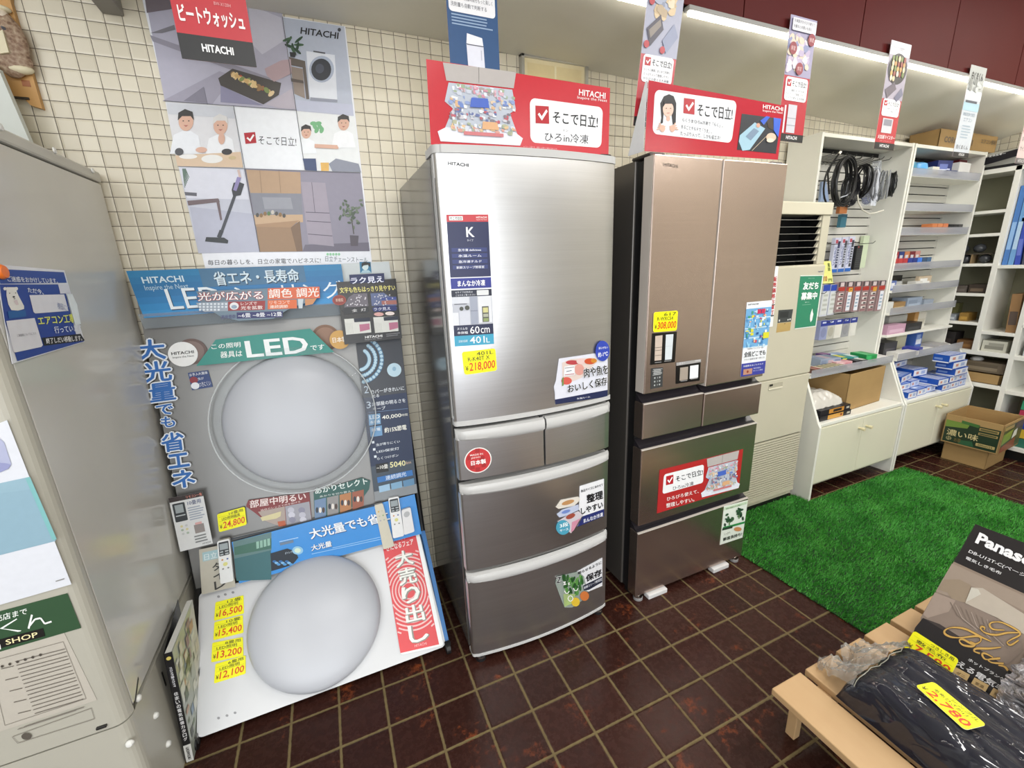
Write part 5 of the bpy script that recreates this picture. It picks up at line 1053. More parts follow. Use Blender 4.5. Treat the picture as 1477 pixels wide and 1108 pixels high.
def b4(S):
    S.q(0, 0, 1, .46, '#9d97b4'); food(S, .15, .42, ['#cfc4d4', '#b8a9c4', '#d9c9b4', '#8a8fb4', '#c4b4c8', '#e0d6de'], 60)
    S.q(.06, .02, .96, .115, '#dcdce2', 8, .004); S.t('冷凍室がひろびろ使えて', .1, .03, .9, .055, '#55555c', 9); S.t('大量まとめ買いも安心', .1, .07, .8, .095, '#55555c', 9)
    for u, v in ((.84, .16), (.18, .25), (.50, .40)): S.o(u, v, .021, '#8f2a36', 8); S.t('鮮度', u-.08, v-.018, u+.08, v+.018, '#e6c4c4', 9)
    whitebox(S, .47, .66); S.q(.14, .70, .20, .93, '#e2e2e6', 2); S.q(.28, .69, .62, .925, '#c9c9d0', 2); S.q(.28, .80, .62, .803, '#7a7a84', 3); S.q(.28, .86, .62, .863, '#7a7a84', 3); S.q(0, .935, 1, 1, '#141416', 2); S.t('HITACHI', .32, .95, .75, .98, '#f0f0f0', 3, .02)
banner('red and lilac hanging banner with dark red discs, right behind the woman header card', 2.427, 1.893, 2.320, b4)
def b5(S):
    S.q(0, 0, 1, .52, '#a29aa8'); S.q(.02, 0, 1, .12, '#dcdce2', 1); S.t('フライパンおまかせ', .1, .04, .7, .075, '#77777e', 2); S.pu([(.5+.46*math.cos(a), .24+.14*math.sin(a)) for a in [2*math.pi*i/30 for i in range(30)]], '#221d1c', 3)
    for i in range(22): S.pu([(.5+(i % 5-2)*.14+.06*math.cos(a), .15+(i//5)*.045+.028*math.sin(a)) for a in [2*math.pi*j/9 for j in range(9)]], random.choice(['#d9c49a', '#c9a05a', '#e0d2b4', '#b88a4a', '#8a3a2a', '#6a7a3a']), 4+i % 3)
    S.pu([(.05, .44), (.45, .36), (.60, .42), (.2, .52)], '#5f5560', 3); S.pu([(.55, .50), (.85, .40), (.98, .46), (.7, .54)], '#6a6a80', 3)
    whitebox(S, .52, .68, 2); S.q(.2, .70, .72, .84, '#c9c9ce', 2, .003); S.q(.26, .71, .66, .77, '#8a8a94', 3); S.t('火加減マイスター', .08, .86, .95, .90, '#f4e6e6', 3, .02); S.t('スピードクッキング', .2, .91, .8, .925, '#e6b4b4', 3); S.q(0, .935, 1, 1, '#141416', 2); S.t('HITACHI', .25, .95, .72, .98, '#f0f0f0', 3, .02)
banner('red hanging banner with a black pan of food, in front of the cable shelf', 3.067, 1.902, 2.325, b5)
def b6(S):
    S.q(0, 0, 1, 1, '#c6ccd2'); S.q(0, 0, 1, .26, '#b4b7b4'); S.t('白くまくん', .14, .06, .86, .15, '#2a2a2e', 2, .03); food(S, .16, .25, ['#9a9c9a', '#c9ccc9', '#8a8d8a'], 12); S.q(0, .27, 1, .36, '#dfe3e8', 2); S.q(.08, .37, .80, .395, '#4a505c', 3); S.q(0, .39, 1, .48, '#a9c9d6', 2); S.t('凍結洗浄で清潔', .1, .50, .85, .54, '#8296a6', 2); S.t('エアコン', .2, .56, .75, .60, '#8296a6', 2); lines(S, .2, .64, .8, .80, 5, '#a2b2be'); S.t('白くまくん', .1, .86, .85, .91, '#4a4a50', 2, .01); S.q(0, .945, 1, 1, '#1c1c20', 2); S.t('HITACHI', .35, .955, .7, .985, '#e6e6e6', 3, .02)
banner('pale grey-blue hanging banner in front of the plastic-fronted shelves', 3.734, 1.905, 2.313, b6)
def b7(S):
    S.q(0, 0, 1, .4, '#555a62'); S.q(0, .4, 1, .93, '#d9c4c0'); food(S, .40, .62, ['#c48a80', '#d9a89a', '#b46a64'], 10); S.t('おそうじ', .1, .66, .7, .72, '#55504e', 2); S.t('サイクロン', .1, .78, .8, .84, '#55504e', 2); S.q(0, .93, 1, 1, '#6a6664', 2); S.t('HITACHI', .15, .945, .7, .985, '#d9d4d2', 3, .02)
banner('pinkish hanging banner cut by the right edge of the photo', 4.40, 1.905, 2.315, b7)
# ================================================================== floor-standing air conditioner
cream = enamel('#c9c3ae', 0.42, 'cream_painted_steel', 0.05)
ac = thing('air_conditioner', 'tall cream floor-standing air conditioner with black louvres beside the brown refrigerator', 'air conditioner', (2.85, -0.17, 0))
AX0, AX1 = 2.55, 3.148
MB().box(AX0, AX1, -0.325, -0.02, 0.03, 1.695, enamel('#cfcab6', .45, 'cream_side', .05)).obj('body', ac, 0.004) if False else None
bd = MB(); bd.box(AX0, AX1, -0.21, -0.02, 0.0, 1.69, cream).box(AX0, AX1, -0.335, -0.21, 0.03, 1.395, cream); bd.box(AX1-0.06, AX1, -0.335, -0.21, 1.395, 1.64, cream); bd.box(AX0, AX0+.05, -0.335, -0.21, 1.395, 1.64, cream); bd.obj('body', ac, 0.003)
MB().box(AX0, AX1, -0.343, -0.02, 1.64, 1.700, enamel('#d2ccb6', .4, 'cream_top', .03)).obj('top_cap', ac, 0.004)
MB().box(AX0+.05, AX1-.06, -0.222, -0.209, 1.395, 1.64, ink('#0d0d0e', .6)).box(AX1-.064, AX1-.0595, -.318, -.209, 1.396, 1.64, ink('#0d0d0e', .6)).obj('outlet', ac)
lou = ink('#3c3b38', .4); loul = ink('#b9b6ac', .4)
for i in range(7):
    z = 1.415+i*0.0335
    l = MB(); l.add([(AX0+.05, -.33, z), (AX1-.062, -.33, z), (AX1-.062, -.225, z+.012), (AX0+.05, -.225, z+.012)], [(0, 1, 2, 3)], ink('#0c0c0d', .8)); l.box(AX0+.05, AX1-.062, -.3325, -.329, z-.0006, z+.0006, loul); l.obj('louvre', ac)
w2 = MB()
for i in range(7):
    z = 1.410+i*.0335; w2.prism([(AX1-.062, z+.004), (AX1-.062, z+.03), (AX1-.082, z+.006)], -.329, -.318, 1, cream)
w2.obj('louvre_end', ac)
MB().box(AX0+.002, AX1-.002, -0.347, -0.334, 0.800, 1.390, cream).obj('front_panel', ac, 0.005)
MB().box(AX0+.002, AX1-.002, -0.347, -0.334, 0.440, 0.796, cream).obj('front_panel', ac, 0.004)
g = MB(); g.box(AX0+.004, AX1-.004, -.336, -.33, .075, .436, ink('#3a3832', .6))
for i in range(24): z = .080+i*.0149; g.box(AX0+.002, AX1-.002, -.347, -.334, z, z+.0098, cream)
g.box(AX0, AX1, -.347, -.33, .06, .078, cream); g.obj('intake_grille', ac)
MB().box(AX0+.01, AX1-.01, -.33, -.05, 0.0, .06, ink('#1a1a19')).obj('plinth', ac)
AP = PY(-0.3475)
S = Sheet(AP, [(1123, 447.5), (1144, 446), (1141, 464), (1121.5, 466)], .002, ink('#3f4344', .4)); S.q(.12, .15, .72, .62, '#2a2d2f', 1); S.q(.06, .74, .16, .9, '#c9cac6'); S.q(.70, .76, .78, .88, '#d9dad6'); S.q(.84, .74, .94, .86, '#d9dad6'); S.obj('control_panel', ac)
S = Sheet(AP, [(1121.5, 466.5), (1141.5, 464.5), (1139.5, 477), (1119.5, 480)], .002, ink('#b99c62', .45)); S.pu([(.48, .08), (.58, .07), (.53, .2)], '#5a4a2a'); S.obj('panel_flap', ac)
a = AP.hit(1120, 549); b = AP.hit(1131, 546)
MB().box(AP.hit(1110, 545).x, AP.hit(1130, 545).x, -.3485, -.346, .748, .778, ink('#b2ac98')).box(AP.hit(1110, 545).x, AP.hit(1130, 545).x, -.352, -.346, .742, .750, ink('#d6d0bc')).box(AP.hit(1111, 545).x, AP.hit(1116, 545).x, -.349, -.3465, .762, .775, ink('#2a2822')).obj('latch', ac, .0015)
S = Sheet(AP, [(1180, 391), (1187, 390), (1187, 392), (1180, 393)], body=False); S.t('National', 0, 0, 1, 1, '#4a5a7a', 1, .02); S.obj('badge', ac)
S = Sheet(PY(-.3485), [(1154.5, 397.5), (1187.5, 397), (1177, 471), (1146, 475)], .0008, ink('#2e8564', .4), ink('#e8efe9'))
S.q(0, 0, 1, .012, '#e8efe9'); S.q(0, .985, 1, 1, '#e8efe9'); S.q(.96, 0, 1, 1, '#dfe9e2')
S.t('お店とつながる', .35, .045, .62, .06, '#d6e8de', 2); S.t('友だち', .16, .12, .84, .265, '#f4f8f5', 2, .04); S.t('募集中', .12, .31, .84, .455, '#f4f8f5', 2, .04); S.t('登録はこちら', .32, .49, .52, .51, '#d6e8de', 2); S.q(.22, .545, .6, .55, '#9cc9b4', 2)
S.pu([(.66, .70), (.70, .63), (.74, .70), (.78, .74), (.76, .86), (.70, .90), (.65, .84), (.64, .76)], '#e9efe9', 2)
tag(S.obj('poster'), 'green poster with white characters inviting friends, on the cream air conditioner front', 'poster')
S = Sheet(PY(-.3495), [(1114, 384), (1123, 384), (1114.5, 471), (1105, 473)], .0008, ink('#eaebec', .4)); S.col('販売価格お値打', .30, .16, .9, .80, '#c2474a', 2, .03); S.q(.2, .62, .95, .635, '#2a2a2c', 3); S.q(.35, .80, .95, .82, '#2a2a2c', 3)
tag(S.obj('notice'), 'narrow white notice with red vertical characters at the left edge of the air conditioner', 'sign')
# ================================================================== gondola shelves
shelfw = enamel('#eae9e0', 0.4, 'white_shelf_paint', 0.04); shelfc = enamel('#dcd8be', 0.4, 'cream_shelf_edge', 0.04); door_m = enamel('#dfdcc6', 0.4, 'cream_cabinet_door', 0.04)
slatm = enamel('#cfcdc4', 0.5, 'slat_board', 0.03); slot = ink('#1c1b19', .7)
clear = glassy('#d9dade', 0.05, 0.10, 'grey_clear_fence', 0.6)
def gondola(x0, x1, label, zs, dshelf):
    g = thing('shelf_unit', label, 'shelf', ((x0+x1)/2, -0.2, 0))
    prof = [(-0.02, 0.0), (-0.42, 0.0), (-0.42, 0.475), (-0.405, 0.50), (-0.300, 0.745), (-0.205, 0.775), (-0.205, 2.066), (-0.02, 2.066)]
    for xa in (x0, x1-0.018): MB().prism(prof, xa, xa+0.018, 0, shelfw).obj('side_panel', g, 0.0015)
    a, b = x0+.018, x1-.018
    sb = MB(); sb.box(a, b, -.03, -.02, .5, 2.05, slot); z = .80
    while z < 2.02: sb.box(a, b, -.042, -.03, z, z+.0445, slatm); z += .051
    sb.box(a, b, -.042, -.03, .5, .797, slatm); sb.obj('back_panel', g)
    MB().box(a, b, -.205, -.02, 2.044, 2.064, shelfw).obj('top_shelf', g, .002)
    c = MB().box(a, b, -.415, -.025, .475, .497, shelfw).obj('counter', g, .004)
    for k_, (xa, xb) in enumerate(((a+.004, (a+b)/2-.0015), ((a+b)/2+.0015, b-.004))):
        d_ = MB().box(xa, xb, -.418, -.402, .112, .468, door_m).obj('door', g, .002)
        xk = xb-.035 if k_ == 0 else xa+.035
        MB().cyl((xk, -.418, .405), (xk, -.436, .405), .007, ink('#d2c8a2', .35), 12).cyl((xk, -.436, .405), (xk, -.452, .405), .010, ink('#d9cfa9', .35), 12).obj('knob', d_, .002)
    MB().box(a, b, -.41, -.03, .10, .475, ink('#b9b6a4')).obj('carcass', g)
    for z, d, fence in zs:
        s_ = MB().box(a, b, -d, -.042, z-.015, z, shelfw).obj('shelf', g, .0015)
        if fence: MB().box(a+.004, b-.004, -d-.003, -d-.0005, z-.012, z+.034, clear).obj('front_fence', s_)
    return g
g1 = gondola(3.190, 4.042, 'cream display shelf with slatted back hung with cables and packets, beside the air conditioner', [(0.760, .315, True)], 0)
g2 = gondola(4.052, 4.905, 'plastic-fronted shelf unit full of small boxes in the back corner', [(1.900, .20, True), (1.702, .20, True), (1.556, .20, True), (1.336, .20, True), (1.196, .215, True), (1.052, .225, True), (0.905, .235, False), (0.760, .315, True)], 0)
hooks = MB(); hk = brushed('#6a6a68', .4, .9, 'hook_wire', 0)
for i in range(16):
    x = 3.26+i*.034; y1 = -.18-random.random()*.05
    hooks.tube([(x, -.042, 1.955), (x+.002, y1, 1.958), (x+.002, y1-.01, 1.968)], .0022, hk, 5)
o = hooks.obj('hook', g1); o['kind'] = 'stuff'
def hookset(xs, z, d=.2):
    for x in xs: MB().tube([(x, -.042, z), (x, -d, z), (x, -d-.012, z+.012)], .0022, hk, 5).obj('peg_hook', g1)
hookset((3.30, 3.44, 3.56, 3.68, 3.80), 1.84); hookset((3.40, 3.52, 3.66, 3.86), 1.50, .17); hookset((3.34, 3.46, 3.58, 3.70, 3.84), 1.215, .17); hookset((3.40, 3.56, 3.72), 1.03, .17)
ORD = ['leftmost', 'second from left', 'third from left', 'fourth from left', 'fifth from left', 'sixth from left', 'seventh from left', 'eighth from left', 'ninth from left']
# ---- cable bundles
def coil(name, label, c, R, n, r, mat, tilt=.25, jit=.02, tail=None, sq=.75, cat='cable'):
    c = PY(c[2]).hit(c[0], c[1]); mb = MB()
    if tail: tail = [PY(q[2]).hit(q[0], q[1]) for q in tail]
    for i in range(n):
        ax = random.gauss(0, jit); rr = R*(1+random.gauss(0, .06)); th = tilt+random.gauss(0, .12)
        pts = []
        for k_ in range(28):
            a = 2*math.pi*k_/28; p = Vector((rr*sq*math.cos(a), 0, rr*math.sin(a)))
            p.rotate(Matrix.Rotation(th, 3, 'Z')); pts.append(c + p + Vector((random.gauss(0, .0015)+ax*.4, ax, 0)))
        mb.tube(pts, r, mat, 6, True)
    if tail: mb.tube(tail, r, mat, 6)
    return tag(mb.obj(name), label, cat)
bk_ = ink('#19191b', .35); gy_ = ink('#77787c', .4); lt_ = ink('#d6d2c4', .35)
coil('cable_coil', 'large black cable coil with a white-tipped end, left on the slatted display', (1214, 263, -.20), .125, 9, .0048, bk_, .1, .014, [(1196, 280, -.21), (1194, 250, -.22), (1200, 236, -.23), (1210, 222, -.24)])
tag(MB().cyl(PY(-.24).hit(1210, 222.5), PY(-.24).hit(1212.5, 219), .0065, ink('#e9e6da')).obj('plug_tip'), 'white plug tip at the top end of the large black cable coil', 'plug')
coil('cable_coil', 'dark bunched cable coil hanging behind the large black coil', (1226, 274, -.16), .085, 9, .0045, ink('#222226', .3), .1, .02)
coil('cable_coil', 'black cable bundle hanging in the middle of the slatted display', (1242, 262, -.17), .085, 9, .0042, bk_, 1.1, .016)
coil('cable_coil', 'bagged grey cable bundle right of the middle black bundle', (1257, 268, -.19), .085, 10, .0038, gy_, .3, .02)
coil('cable_coil', 'thin dark cord bundle at the right end of the cable row', (1287, 266, -.17), .065, 10, .0035, ink('#26282a', .3), .6, .02)
coil('cable_coil', 'small grey cord bundle hanging between the bagged cable and the right end bundle', (1271, 268, -.18), .075, 9, .003, ink('#8d9094', .35), .4, .018)
bag = MB(); cB = PY(-.20).hit(1257, 266)
bag.grid(lambda u, v: cB + Vector(((u-.5)*.13*(.35+.65*min(1, v*1.6)), -.03*math.sin(math.pi*u)-.012*noise.noise((u*6, v*6, 1)), (.5-v)*.24)), 14, 16, glassy('#d3d8e2', .16, .06, 'bag_film', .2))
tag(bag.obj('clear_bag'), 'clear plastic bag around the grey cable bundle', 'bag')
S = Sheet(PY(-.12), [(1186, 262), (1192, 262), (1196, 291), (1183, 291)], .012, ink('#a4b8d8', .3)); tag(S.obj('packet'), 'pale blue packet hanging at the left edge of the slatted display', 'packet')
H_ = lambda y, *p: [PY(y).hit(*q) for q in p]
tag(MB().tube(H_(-.20, (1237, 281), (1238, 292), (1244, 303), (1253, 308.5), (1263, 307), (1274, 303.5)), .0042, lt_, 7).obj('cable'), 'thin cream cable curling out below the cable bundles', 'cable')
tag(MB().tube(H_(-.18, (1240, 282), (1246, 291), (1249, 287)), .004, ink('#26305e'), 6).ball(PY(-.19).hit(1250, 289), .032, .02, .024, ink('#232c66')).obj('cable'), 'navy blue plug and lead hanging below the middle cable bundle', 'cable')
tag(MB().tube(H_(-.20, (1212, 285), (1221, 282), (1229, 276), (1233, 266)), .0035, ink('#b9bcc2', .3), 6).obj('cable'), 'thin silvery lead across the foot of the large black coil', 'cable')
def hangpack(label, x, z0, z1, w_, top, body, y=-.13, t=.02, draw=None, grp=None, name='blister_pack', cat='packet'):
    """x, z1 and z0 as photograph pixels (column, row of the top, row of the foot)"""
    q = PY(y); x, z1, z0 = q.hit(x, (z0+z1)/2).x, q.hit(x, z1).z, q.hit(x, z0).z
    S = Sheet(PY(y), [(x-w_/2, y, z1), (x+w_/2, y, z1), (x+w_/2, y, z0), (x-w_/2, y, z0)], t, ink(body, .35), r=.004)
    if top: S.q(0, .0, 1, .22, top, 1)
    if draw: draw(S)
    return tag(S.obj(name), label, cat, grp)
hangpack('orange and copper plug packet hanging under the large black coil', 1217, 308, 293, .07, '#2a2c34', '#b5703f', -.16)
hangpack('teal packet hanging low under the large black coil', 1217, 328, 309, .055, '#2a5568', '#3d7386', -.10)
for i in range(3):
    def dr_(S, i=i): S.q(.12, .06, .5, .16, '#b04a58'); S.q(.52, .1, .9, .86, ['#2f3658', '#4a4c55', '#3a3f4a'][i], 1); S.col('リモコン', .1, .25, .42, .8, '#3a4a86', 2, .02); lines(S, .56, .3, .9, .8, 7, '#b9bcc6', 2); S.q(0, .90, 1, 1, '#2d62b0', 2)
    hangpack(['leftmost','middle','rightmost'][i]+' of three tall pale remote-control packages on the slatted display', 1206+i*10, 393-i*.8, 343-i*.9, .058, None, '#c6c9dc', -.12, .02, dr_, 'tall remote packages', 'remote_package')
def dr_(S):
    for i in range(9):
        for j in range(3): S.q(.15+j*.26, .16+i*.085, .32+j*.26, .20+i*.085, '#4a4c50', 1)
    S.o(.25, .07, .006, '#b04a44')
hangpack('black remote control package, right of the three pale ones', 1238, 389, 354, .062, None, '#232427', -.115, .02, dr_, None, 'remote_package')
hangpack('pale green card partly hidden behind the black remote package', 1247, 386, 340, .06, None, '#c6d2b4', -.07)
S = Sheet(PY(-.22), [(1188.5, 377), (1198.5, 376.5), (1201.5, 408.5), (1187, 409)], .001, ink('#e4e388', .4)); S.col('電池', .5, .08, .8, .45, '#6a7a3a', 2, .02); S.t('10', .05, .66, .4, .90, '#b4583a', 2, .02); S.t('円', .55, .78, .9, .92, '#6a7a3a', 2, .02)
tag(S.obj('price_sign'), 'pale yellow price sign hanging right of the air conditioner top', 'sign')
for i in range(6):
    def dr_(S, i=i):
        S.q(0, .0, 1, .16, '#4a4044', 1); S.q(.25, .02, .8, .15, '#c9b9b9', 2); S.q(0, .17, 1, .30, '#a8372f', 2)
        if i % 3 == 1: S.q(.35, .2, .95, .34, '#c9953a', 3)
        S.q(.1, .33, .9, .98, '#8f6a6c', 1)
        if i in (1, 2, 5): S.q(.3, .34, .9, .96, '#dfe1e8', 3); lines(S, .4, .45, .85, .9, 4, '#8fa6ba', 4)
        else:
            for j in range(4): S.q(.15, .36+j*.15, .85, .45+j*.15, '#d9d2ce', 3); S.q(.4, .39+j*.15, .8, .44+j*.15, '#3a3436', 4)
    hangpack(ORD[i]+' in the row of red and white battery packs', 1212+i*11.6, 450-i*.4, 407-i*.4, .066, None, '#a08a8a', -.17-.006*i, .025, dr_, 'red battery packs')
for i in range(2):
    def dr_(S): S.q(0, 0, 1, .2, '#2d48a8', 1); S.q(.1, .25, .9, .95, '#cfd2cf', 1); lines(S, .2, .3, .9, .9, 4, '#b4b7b0', 2)
    hangpack(['blue-topped white cable-tie pack left of the red battery row', 'blue-topped clear pack next to the red battery row'][i], 1190+i*11, 456-i*2, 411, .066, None, '#c9ccd6', -.16, .025, dr_)
for i in range(5):
    def dr_(S, i=i): S.q(0, 0, 1, .28, '#27378f', 1); S.q(.2, .06, .7, .14, '#c9cfe6', 2); S.pu([(.5+.36*math.cos(a), .62+.26*math.sin(a)) for a in [2*math.pi*j/14 for j in range(14)]], ['#7f86a8', '#a9a699', '#d9d6cc', '#8f9094', '#dcdad2'][i], 2)
    hangpack(ORD[i]+' in the row of blue-headed plug packs near the counter', 1188+i*10.6, 490-i*1.5, 463-i*1.2, .072, None, ['#8f96ba', '#b9b8ae', '#d9d7ce', '#9a9b9e', '#d6d4cc'][i], -.15, .028, dr_, 'blue-headed plug packs')
# ---- flat packets on the lower shelf of the first unit
def flat(label, x, y, z, w_, d_, h_, cols, rot=0, name='packet', cat='packet', grp=None):
    M = Matrix.Translation((x, y, z)) @ Matrix.Rotation(rot, 4, 'Z')
    mb = MB().box(-w_/2, w_/2, -d_/2, d_/2, 0, h_, ink(cols[0], .35), M)
    n = len(cols)-1
    for i, c in enumerate(cols[1:]): mb.box(-w_/2+w_*(i+.12)/n, -w_/2+w_*(i+.88)/n, -d_*.4, d_*.4, h_, h_+.0008, ink(c, .35), M)
    for i, c in enumerate(cols[1:]): mb.box(-w_/2+w_*(i+.12)/n, -w_/2+w_*(i+.88)/n, -d_/2-.0006, -d_/2, h_*.15, h_*.85, ink(c, .35), M)
    return tag(mb.obj(name, None, .0015), label, cat, grp)
Z0 = .760
flat('brown and red sachet at the left front of the cluttered shelf', 3.315, -.265, Z0, .07, .07, .028, ['#6a4a40', '#b98a7a', '#8a3a2e', '#d9c4b4'])
for i in range(5): flat(ORD[i]+' of the gold battery blister cards lying along the shelf front', 3.385+i*.040, -.262, Z0, .037, .085, .022, ['#8f8466', '#d2c9a0', '#5f5a44'], .1, 'blister_card', 'packet', 'gold battery cards')
flat('grey-blue clear packet in the middle of the cluttered shelf', 3.55, -.165, Z0, .16, .11, .05, ['#8f9cb0', '#7f8ca4', '#b9a4ac', '#6f7f98'], -.15)
flat('pink striped packet in front of the grey-blue packet', 3.61, -.235, Z0, .12, .06, .03, ['#d6a9ac', '#e4c6c6', '#c98a92'], -.2)
flat('white paper leaflet lying flat at the back of the cluttered shelf', 3.33, -.13, Z0, .20, .12, .004, ['#e6e8ea', '#dfe2e6'], .1, 'leaflet', 'leaflet')
flat('yellow-green leaflet behind the grey-blue packet', 3.50, -.075, Z0, .14, .055, .012, ['#c9d08a', '#d6b27a', '#c9d08a'], .05)
flat('yellow and teal packet right of the grey-blue packet', 3.735, -.185, Z0, .12, .09, .04, ['#2f8a84', '#e0d23a', '#2f8a84', '#d9e6e2'], -.25)
flat('black packet in front of the yellow and teal packet', 3.735, -.262, Z0, .10, .06, .03, ['#2a2a2e', '#3f3f46', '#d2c9c4'], -.15)
flat('bright green box near the right end of the cluttered shelf', 3.865, -.225, Z0, .085, .11, .05, ['#2f9a55', '#3fae66', '#2a8a4a'], -.2)
flat('pale blue packet behind the green box', 3.79, -.095, Z0, .15, .08, .03, ['#a9bcd6', '#c6d4e6', '#7f96c0'], -.1)
flat('purple packet behind the grey-blue packet', 3.655, -.10, Z0, .06, .06, .05, ['#5a3f78', '#8a5a8a'])
flat('white crumpled packet at the right end of the cluttered shelf', 3.955, -.235, Z0, .10, .10, .03, ['#dcd8d4', '#e6e2de', '#cfc9c6'], -.3)
# ---- things on the counter under it
cb = NT('cardboard'); f = cb.noise(cb.pos(), 8, 5); f2 = cb.noise(cb.scalev(cb.pos(), (1, 1, 300)), 1, 2)
cb.set(Base_Color=cb.mix(cb.math('ADD', cb.math('MULTIPLY', f, .6), cb.math('MULTIPLY', f2, .3)), s2l('#9a7b4e'), s2l('#b3935f')), Roughness=.75); cardb = cb.m
def carton(label, x0, x1, y0, y1, z0, z1, op=True, M=None, name='carton', draw=None):
    c = thing(name, label, 'box', ((x0+x1)/2, (y0+y1)/2, z0))
    if M is None: M = Matrix.Identity(4)
    t_ = .005; b_ = MB()
    b_.box(x0, x1, y0, y1, z0, z0+t_, cardb, M); b_.box(x0, x0+t_, y0, y1, z0, z1, cardb, M); b_.box(x1-t_, x1, y0, y1, z0, z1, cardb, M); b_.box(x0, x1, y0, y0+t_, z0, z1, cardb, M); b_.box(x0, x1, y1-t_, y1, z0, z1, cardb, M)
    b_.obj('body', c, .001)
    if not op:
        MB().box(x0, x1, y0, (y0+y1)/2-.001, z1, z1+t_, cardb, M).obj('flap', c, .001); MB().box(x0, x1, (y0+y1)/2+.001, y1, z1, z1+t_, cardb, M).obj('flap', c, .001)
    return c
M = Matrix.Translation((3.78, -.22, 0)) @ Matrix.Rotation(.06, 4, 'Z') @ Matrix.Translation((-3.78, .22, 0))
carton('plain brown open carton on the low counter under the cluttered shelf', 3.52, 3.93, -.335, -.07, .4975, .735, True, M)
pl_ = MB(); 
def plf(u, v):
    x = 3.215+.27*u; y = -.36+.26*v; e = min(u, 1-u, v, 1-v)*4
    return Vector((x, y, .565+.075*min(1, e)**.5+.010*noise.noise((u*9, v*9, 2))))
pl_.grid(plf, 28, 24, ink('#c9c5bd', .2)); pl_.grid(lambda u, v: Vector((3.215+.27*u, -.36+.26*v, .563)), 2, 2, ink('#c9c5bd'))
tag(pl_.obj('plastic_bag'), 'white plastic-wrapped bundle lying on dark boxes at the left end of the low counter', 'bag')
def pbox(label, x0, x1, y0, y1, z0, z1, base, front, txt=None, tc='#e9e0c8', side=None, name='box', grp=None):
    mb = MB().box(x0, x1, y0, y1, z0, z1, ink(base, .35))
    S = Sheet(PY(y0-.0004), [(x0, y0-.0004, z1), (x1, y0-.0004, z1), (x1, y0-.0004, z0), (x0, y0-.0004, z0)], body=False)
    front(S)
    if txt: S.t(txt, .3, .25, .72, .75, tc, 4, .02)
    for v, f_, k_ in zip([S.mb.v], [S.mb.f], [0]): 
        b0_ = len(mb.v); mb.v += v; mb.f += [[i+b0_ for i in q] for q in f_]; mb.fm += [mb.mi(S.mb.m[j]) for j in S.mb.fm]; mb.smooth += S.mb.smooth
    return tag(mb.obj(name), label, 'box', grp)
org = lambda S: (S.q(.28, .08, .78, .92, '#c98a35', 1), S.q(.42, .25, .70, .75, '#2a2420', 2), S.q(.86, .3, .96, .7, '#b9b4a6', 1))
pbox('upper of two black and orange boxes on the low counter', 3.235, 3.515, -.385, -.19, .530, .562, '#1d1c22', org)
pbox('lower of two black and orange boxes on the low counter', 3.230, 3.520, -.390, -.19, .4975, .5295, '#1d1c22', lambda S: (S.q(.24, .1, .74, .92, '#d09a45', 1), S.q(.64, .3, .70, .7, '#8a3a24', 2), S.q(.86, .3, .96, .7, '#b9b4a6', 1)))
# ---- blue boxes piled on the second counter
bl1, bl2, bl3 = '#2457b4', '#c3cbe4', '#e2e5ee'
def bluebox(label, x, y, z, w_, d_, h_, rot=0.0, kind=0, grp='blue and white boxes piled on the second counter'):
    x = 4.475 + (x-4.425)*1.2; w_ *= 1.2; z = .4975 + (z-.4975)*1.13; h_ *= 1.13
    M = Matrix.Translation((x, y, z)) @ Matrix.Rotation(rot, 4, 'Z')
    mb = MB().box(-w_/2, w_/2, -d_/2, d_/2, 0, h_, ink(bl1, .3), M)
    # striped top, blue long side with a white foot line, pale label on the -Y end
    for i in range(6): mb.box(-w_/2+w_*(.04+i*.16), -w_/2+w_*(.11+i*.16), -d_*.46, d_*.46, h_, h_+.0007, ink(bl3 if kind != 1 else '#b4c4e6', .3), M)
    if kind == 1: mb.box(-w_*.3, w_*.1, -d_*.3, d_*.3, h_+.0007, h_+.0012, ink('#dbe3f2', .3), M)
    mb.box(-w_/2+.004, w_/2-.004, -d_/2-.0007, -d_/2, h_*.12, h_*.92, ink('#dfe1e8' if kind != 2 else '#c9d2ea', .3), M)
    mb.box(-w_*.30, -w_*.12, -d_/2-.0012, -d_/2-.0007, h_*.35, h_*.7, ink('#c98a7a', .3), M); mb.box(w_*.05, w_*.32, -d_/2-.0012, -d_/2-.0007, h_*.3, h_*.75, ink('#9fb0d6', .3), M)
    mb.box(-w_/2-.0007, -w_/2, -d_/2, d_/2, h_*.0, h_*.16, ink('#e6e9f0', .3), M); mb.box(-w_/2-.0007, -w_/2, -d_*.1, d_*.42, h_*.35, h_*.6, ink('#7f9cd6', .3), M)
    return tag(mb.obj('light_box', None, .0012), label, 'box', grp)
H = .040; zc = .4975
bx = [(4.165, -.325, 0, .085, .14, 0), (4.275, -.315, 0, .10, .14, .03), (4.385, -.305, 0, .10, .14, -.02), (4.490, -.300, 0, .095, .14, .02), (4.590, -.295, 0, .09, .14, 0), (4.685, -.290, 0, .085, .14, .02)]
n_ = 0
for i, (x, y, l, w_, d_, r_) in enumerate(bx): bluebox(ORD[i]+' box in the bottom row of the blue and white pile', x, y-(.035 if i > 2 else 0), zc, w_, d_, H, r_, i % 3)
for i, (x, y, w_, r_) in enumerate([(4.160, -.275, .10, .0), (4.275, -.262, .10, .05), (4.440, -.258, .10, -.03), (4.555, -.255, .10, .02), (4.660, -.250, .10, .0)]): bluebox(ORD[i]+' box in the second row up of the blue and white pile', x, y-(.075 if i > 1 else 0), zc+H+.0015, w_, .15, H, r_, (i+1) % 3)
bluebox('wide blue box skewed across the left end of the pile with a pale top panel', 4.185, -.235, zc+2*H+.003, .155, .185, .042, .18, 1)
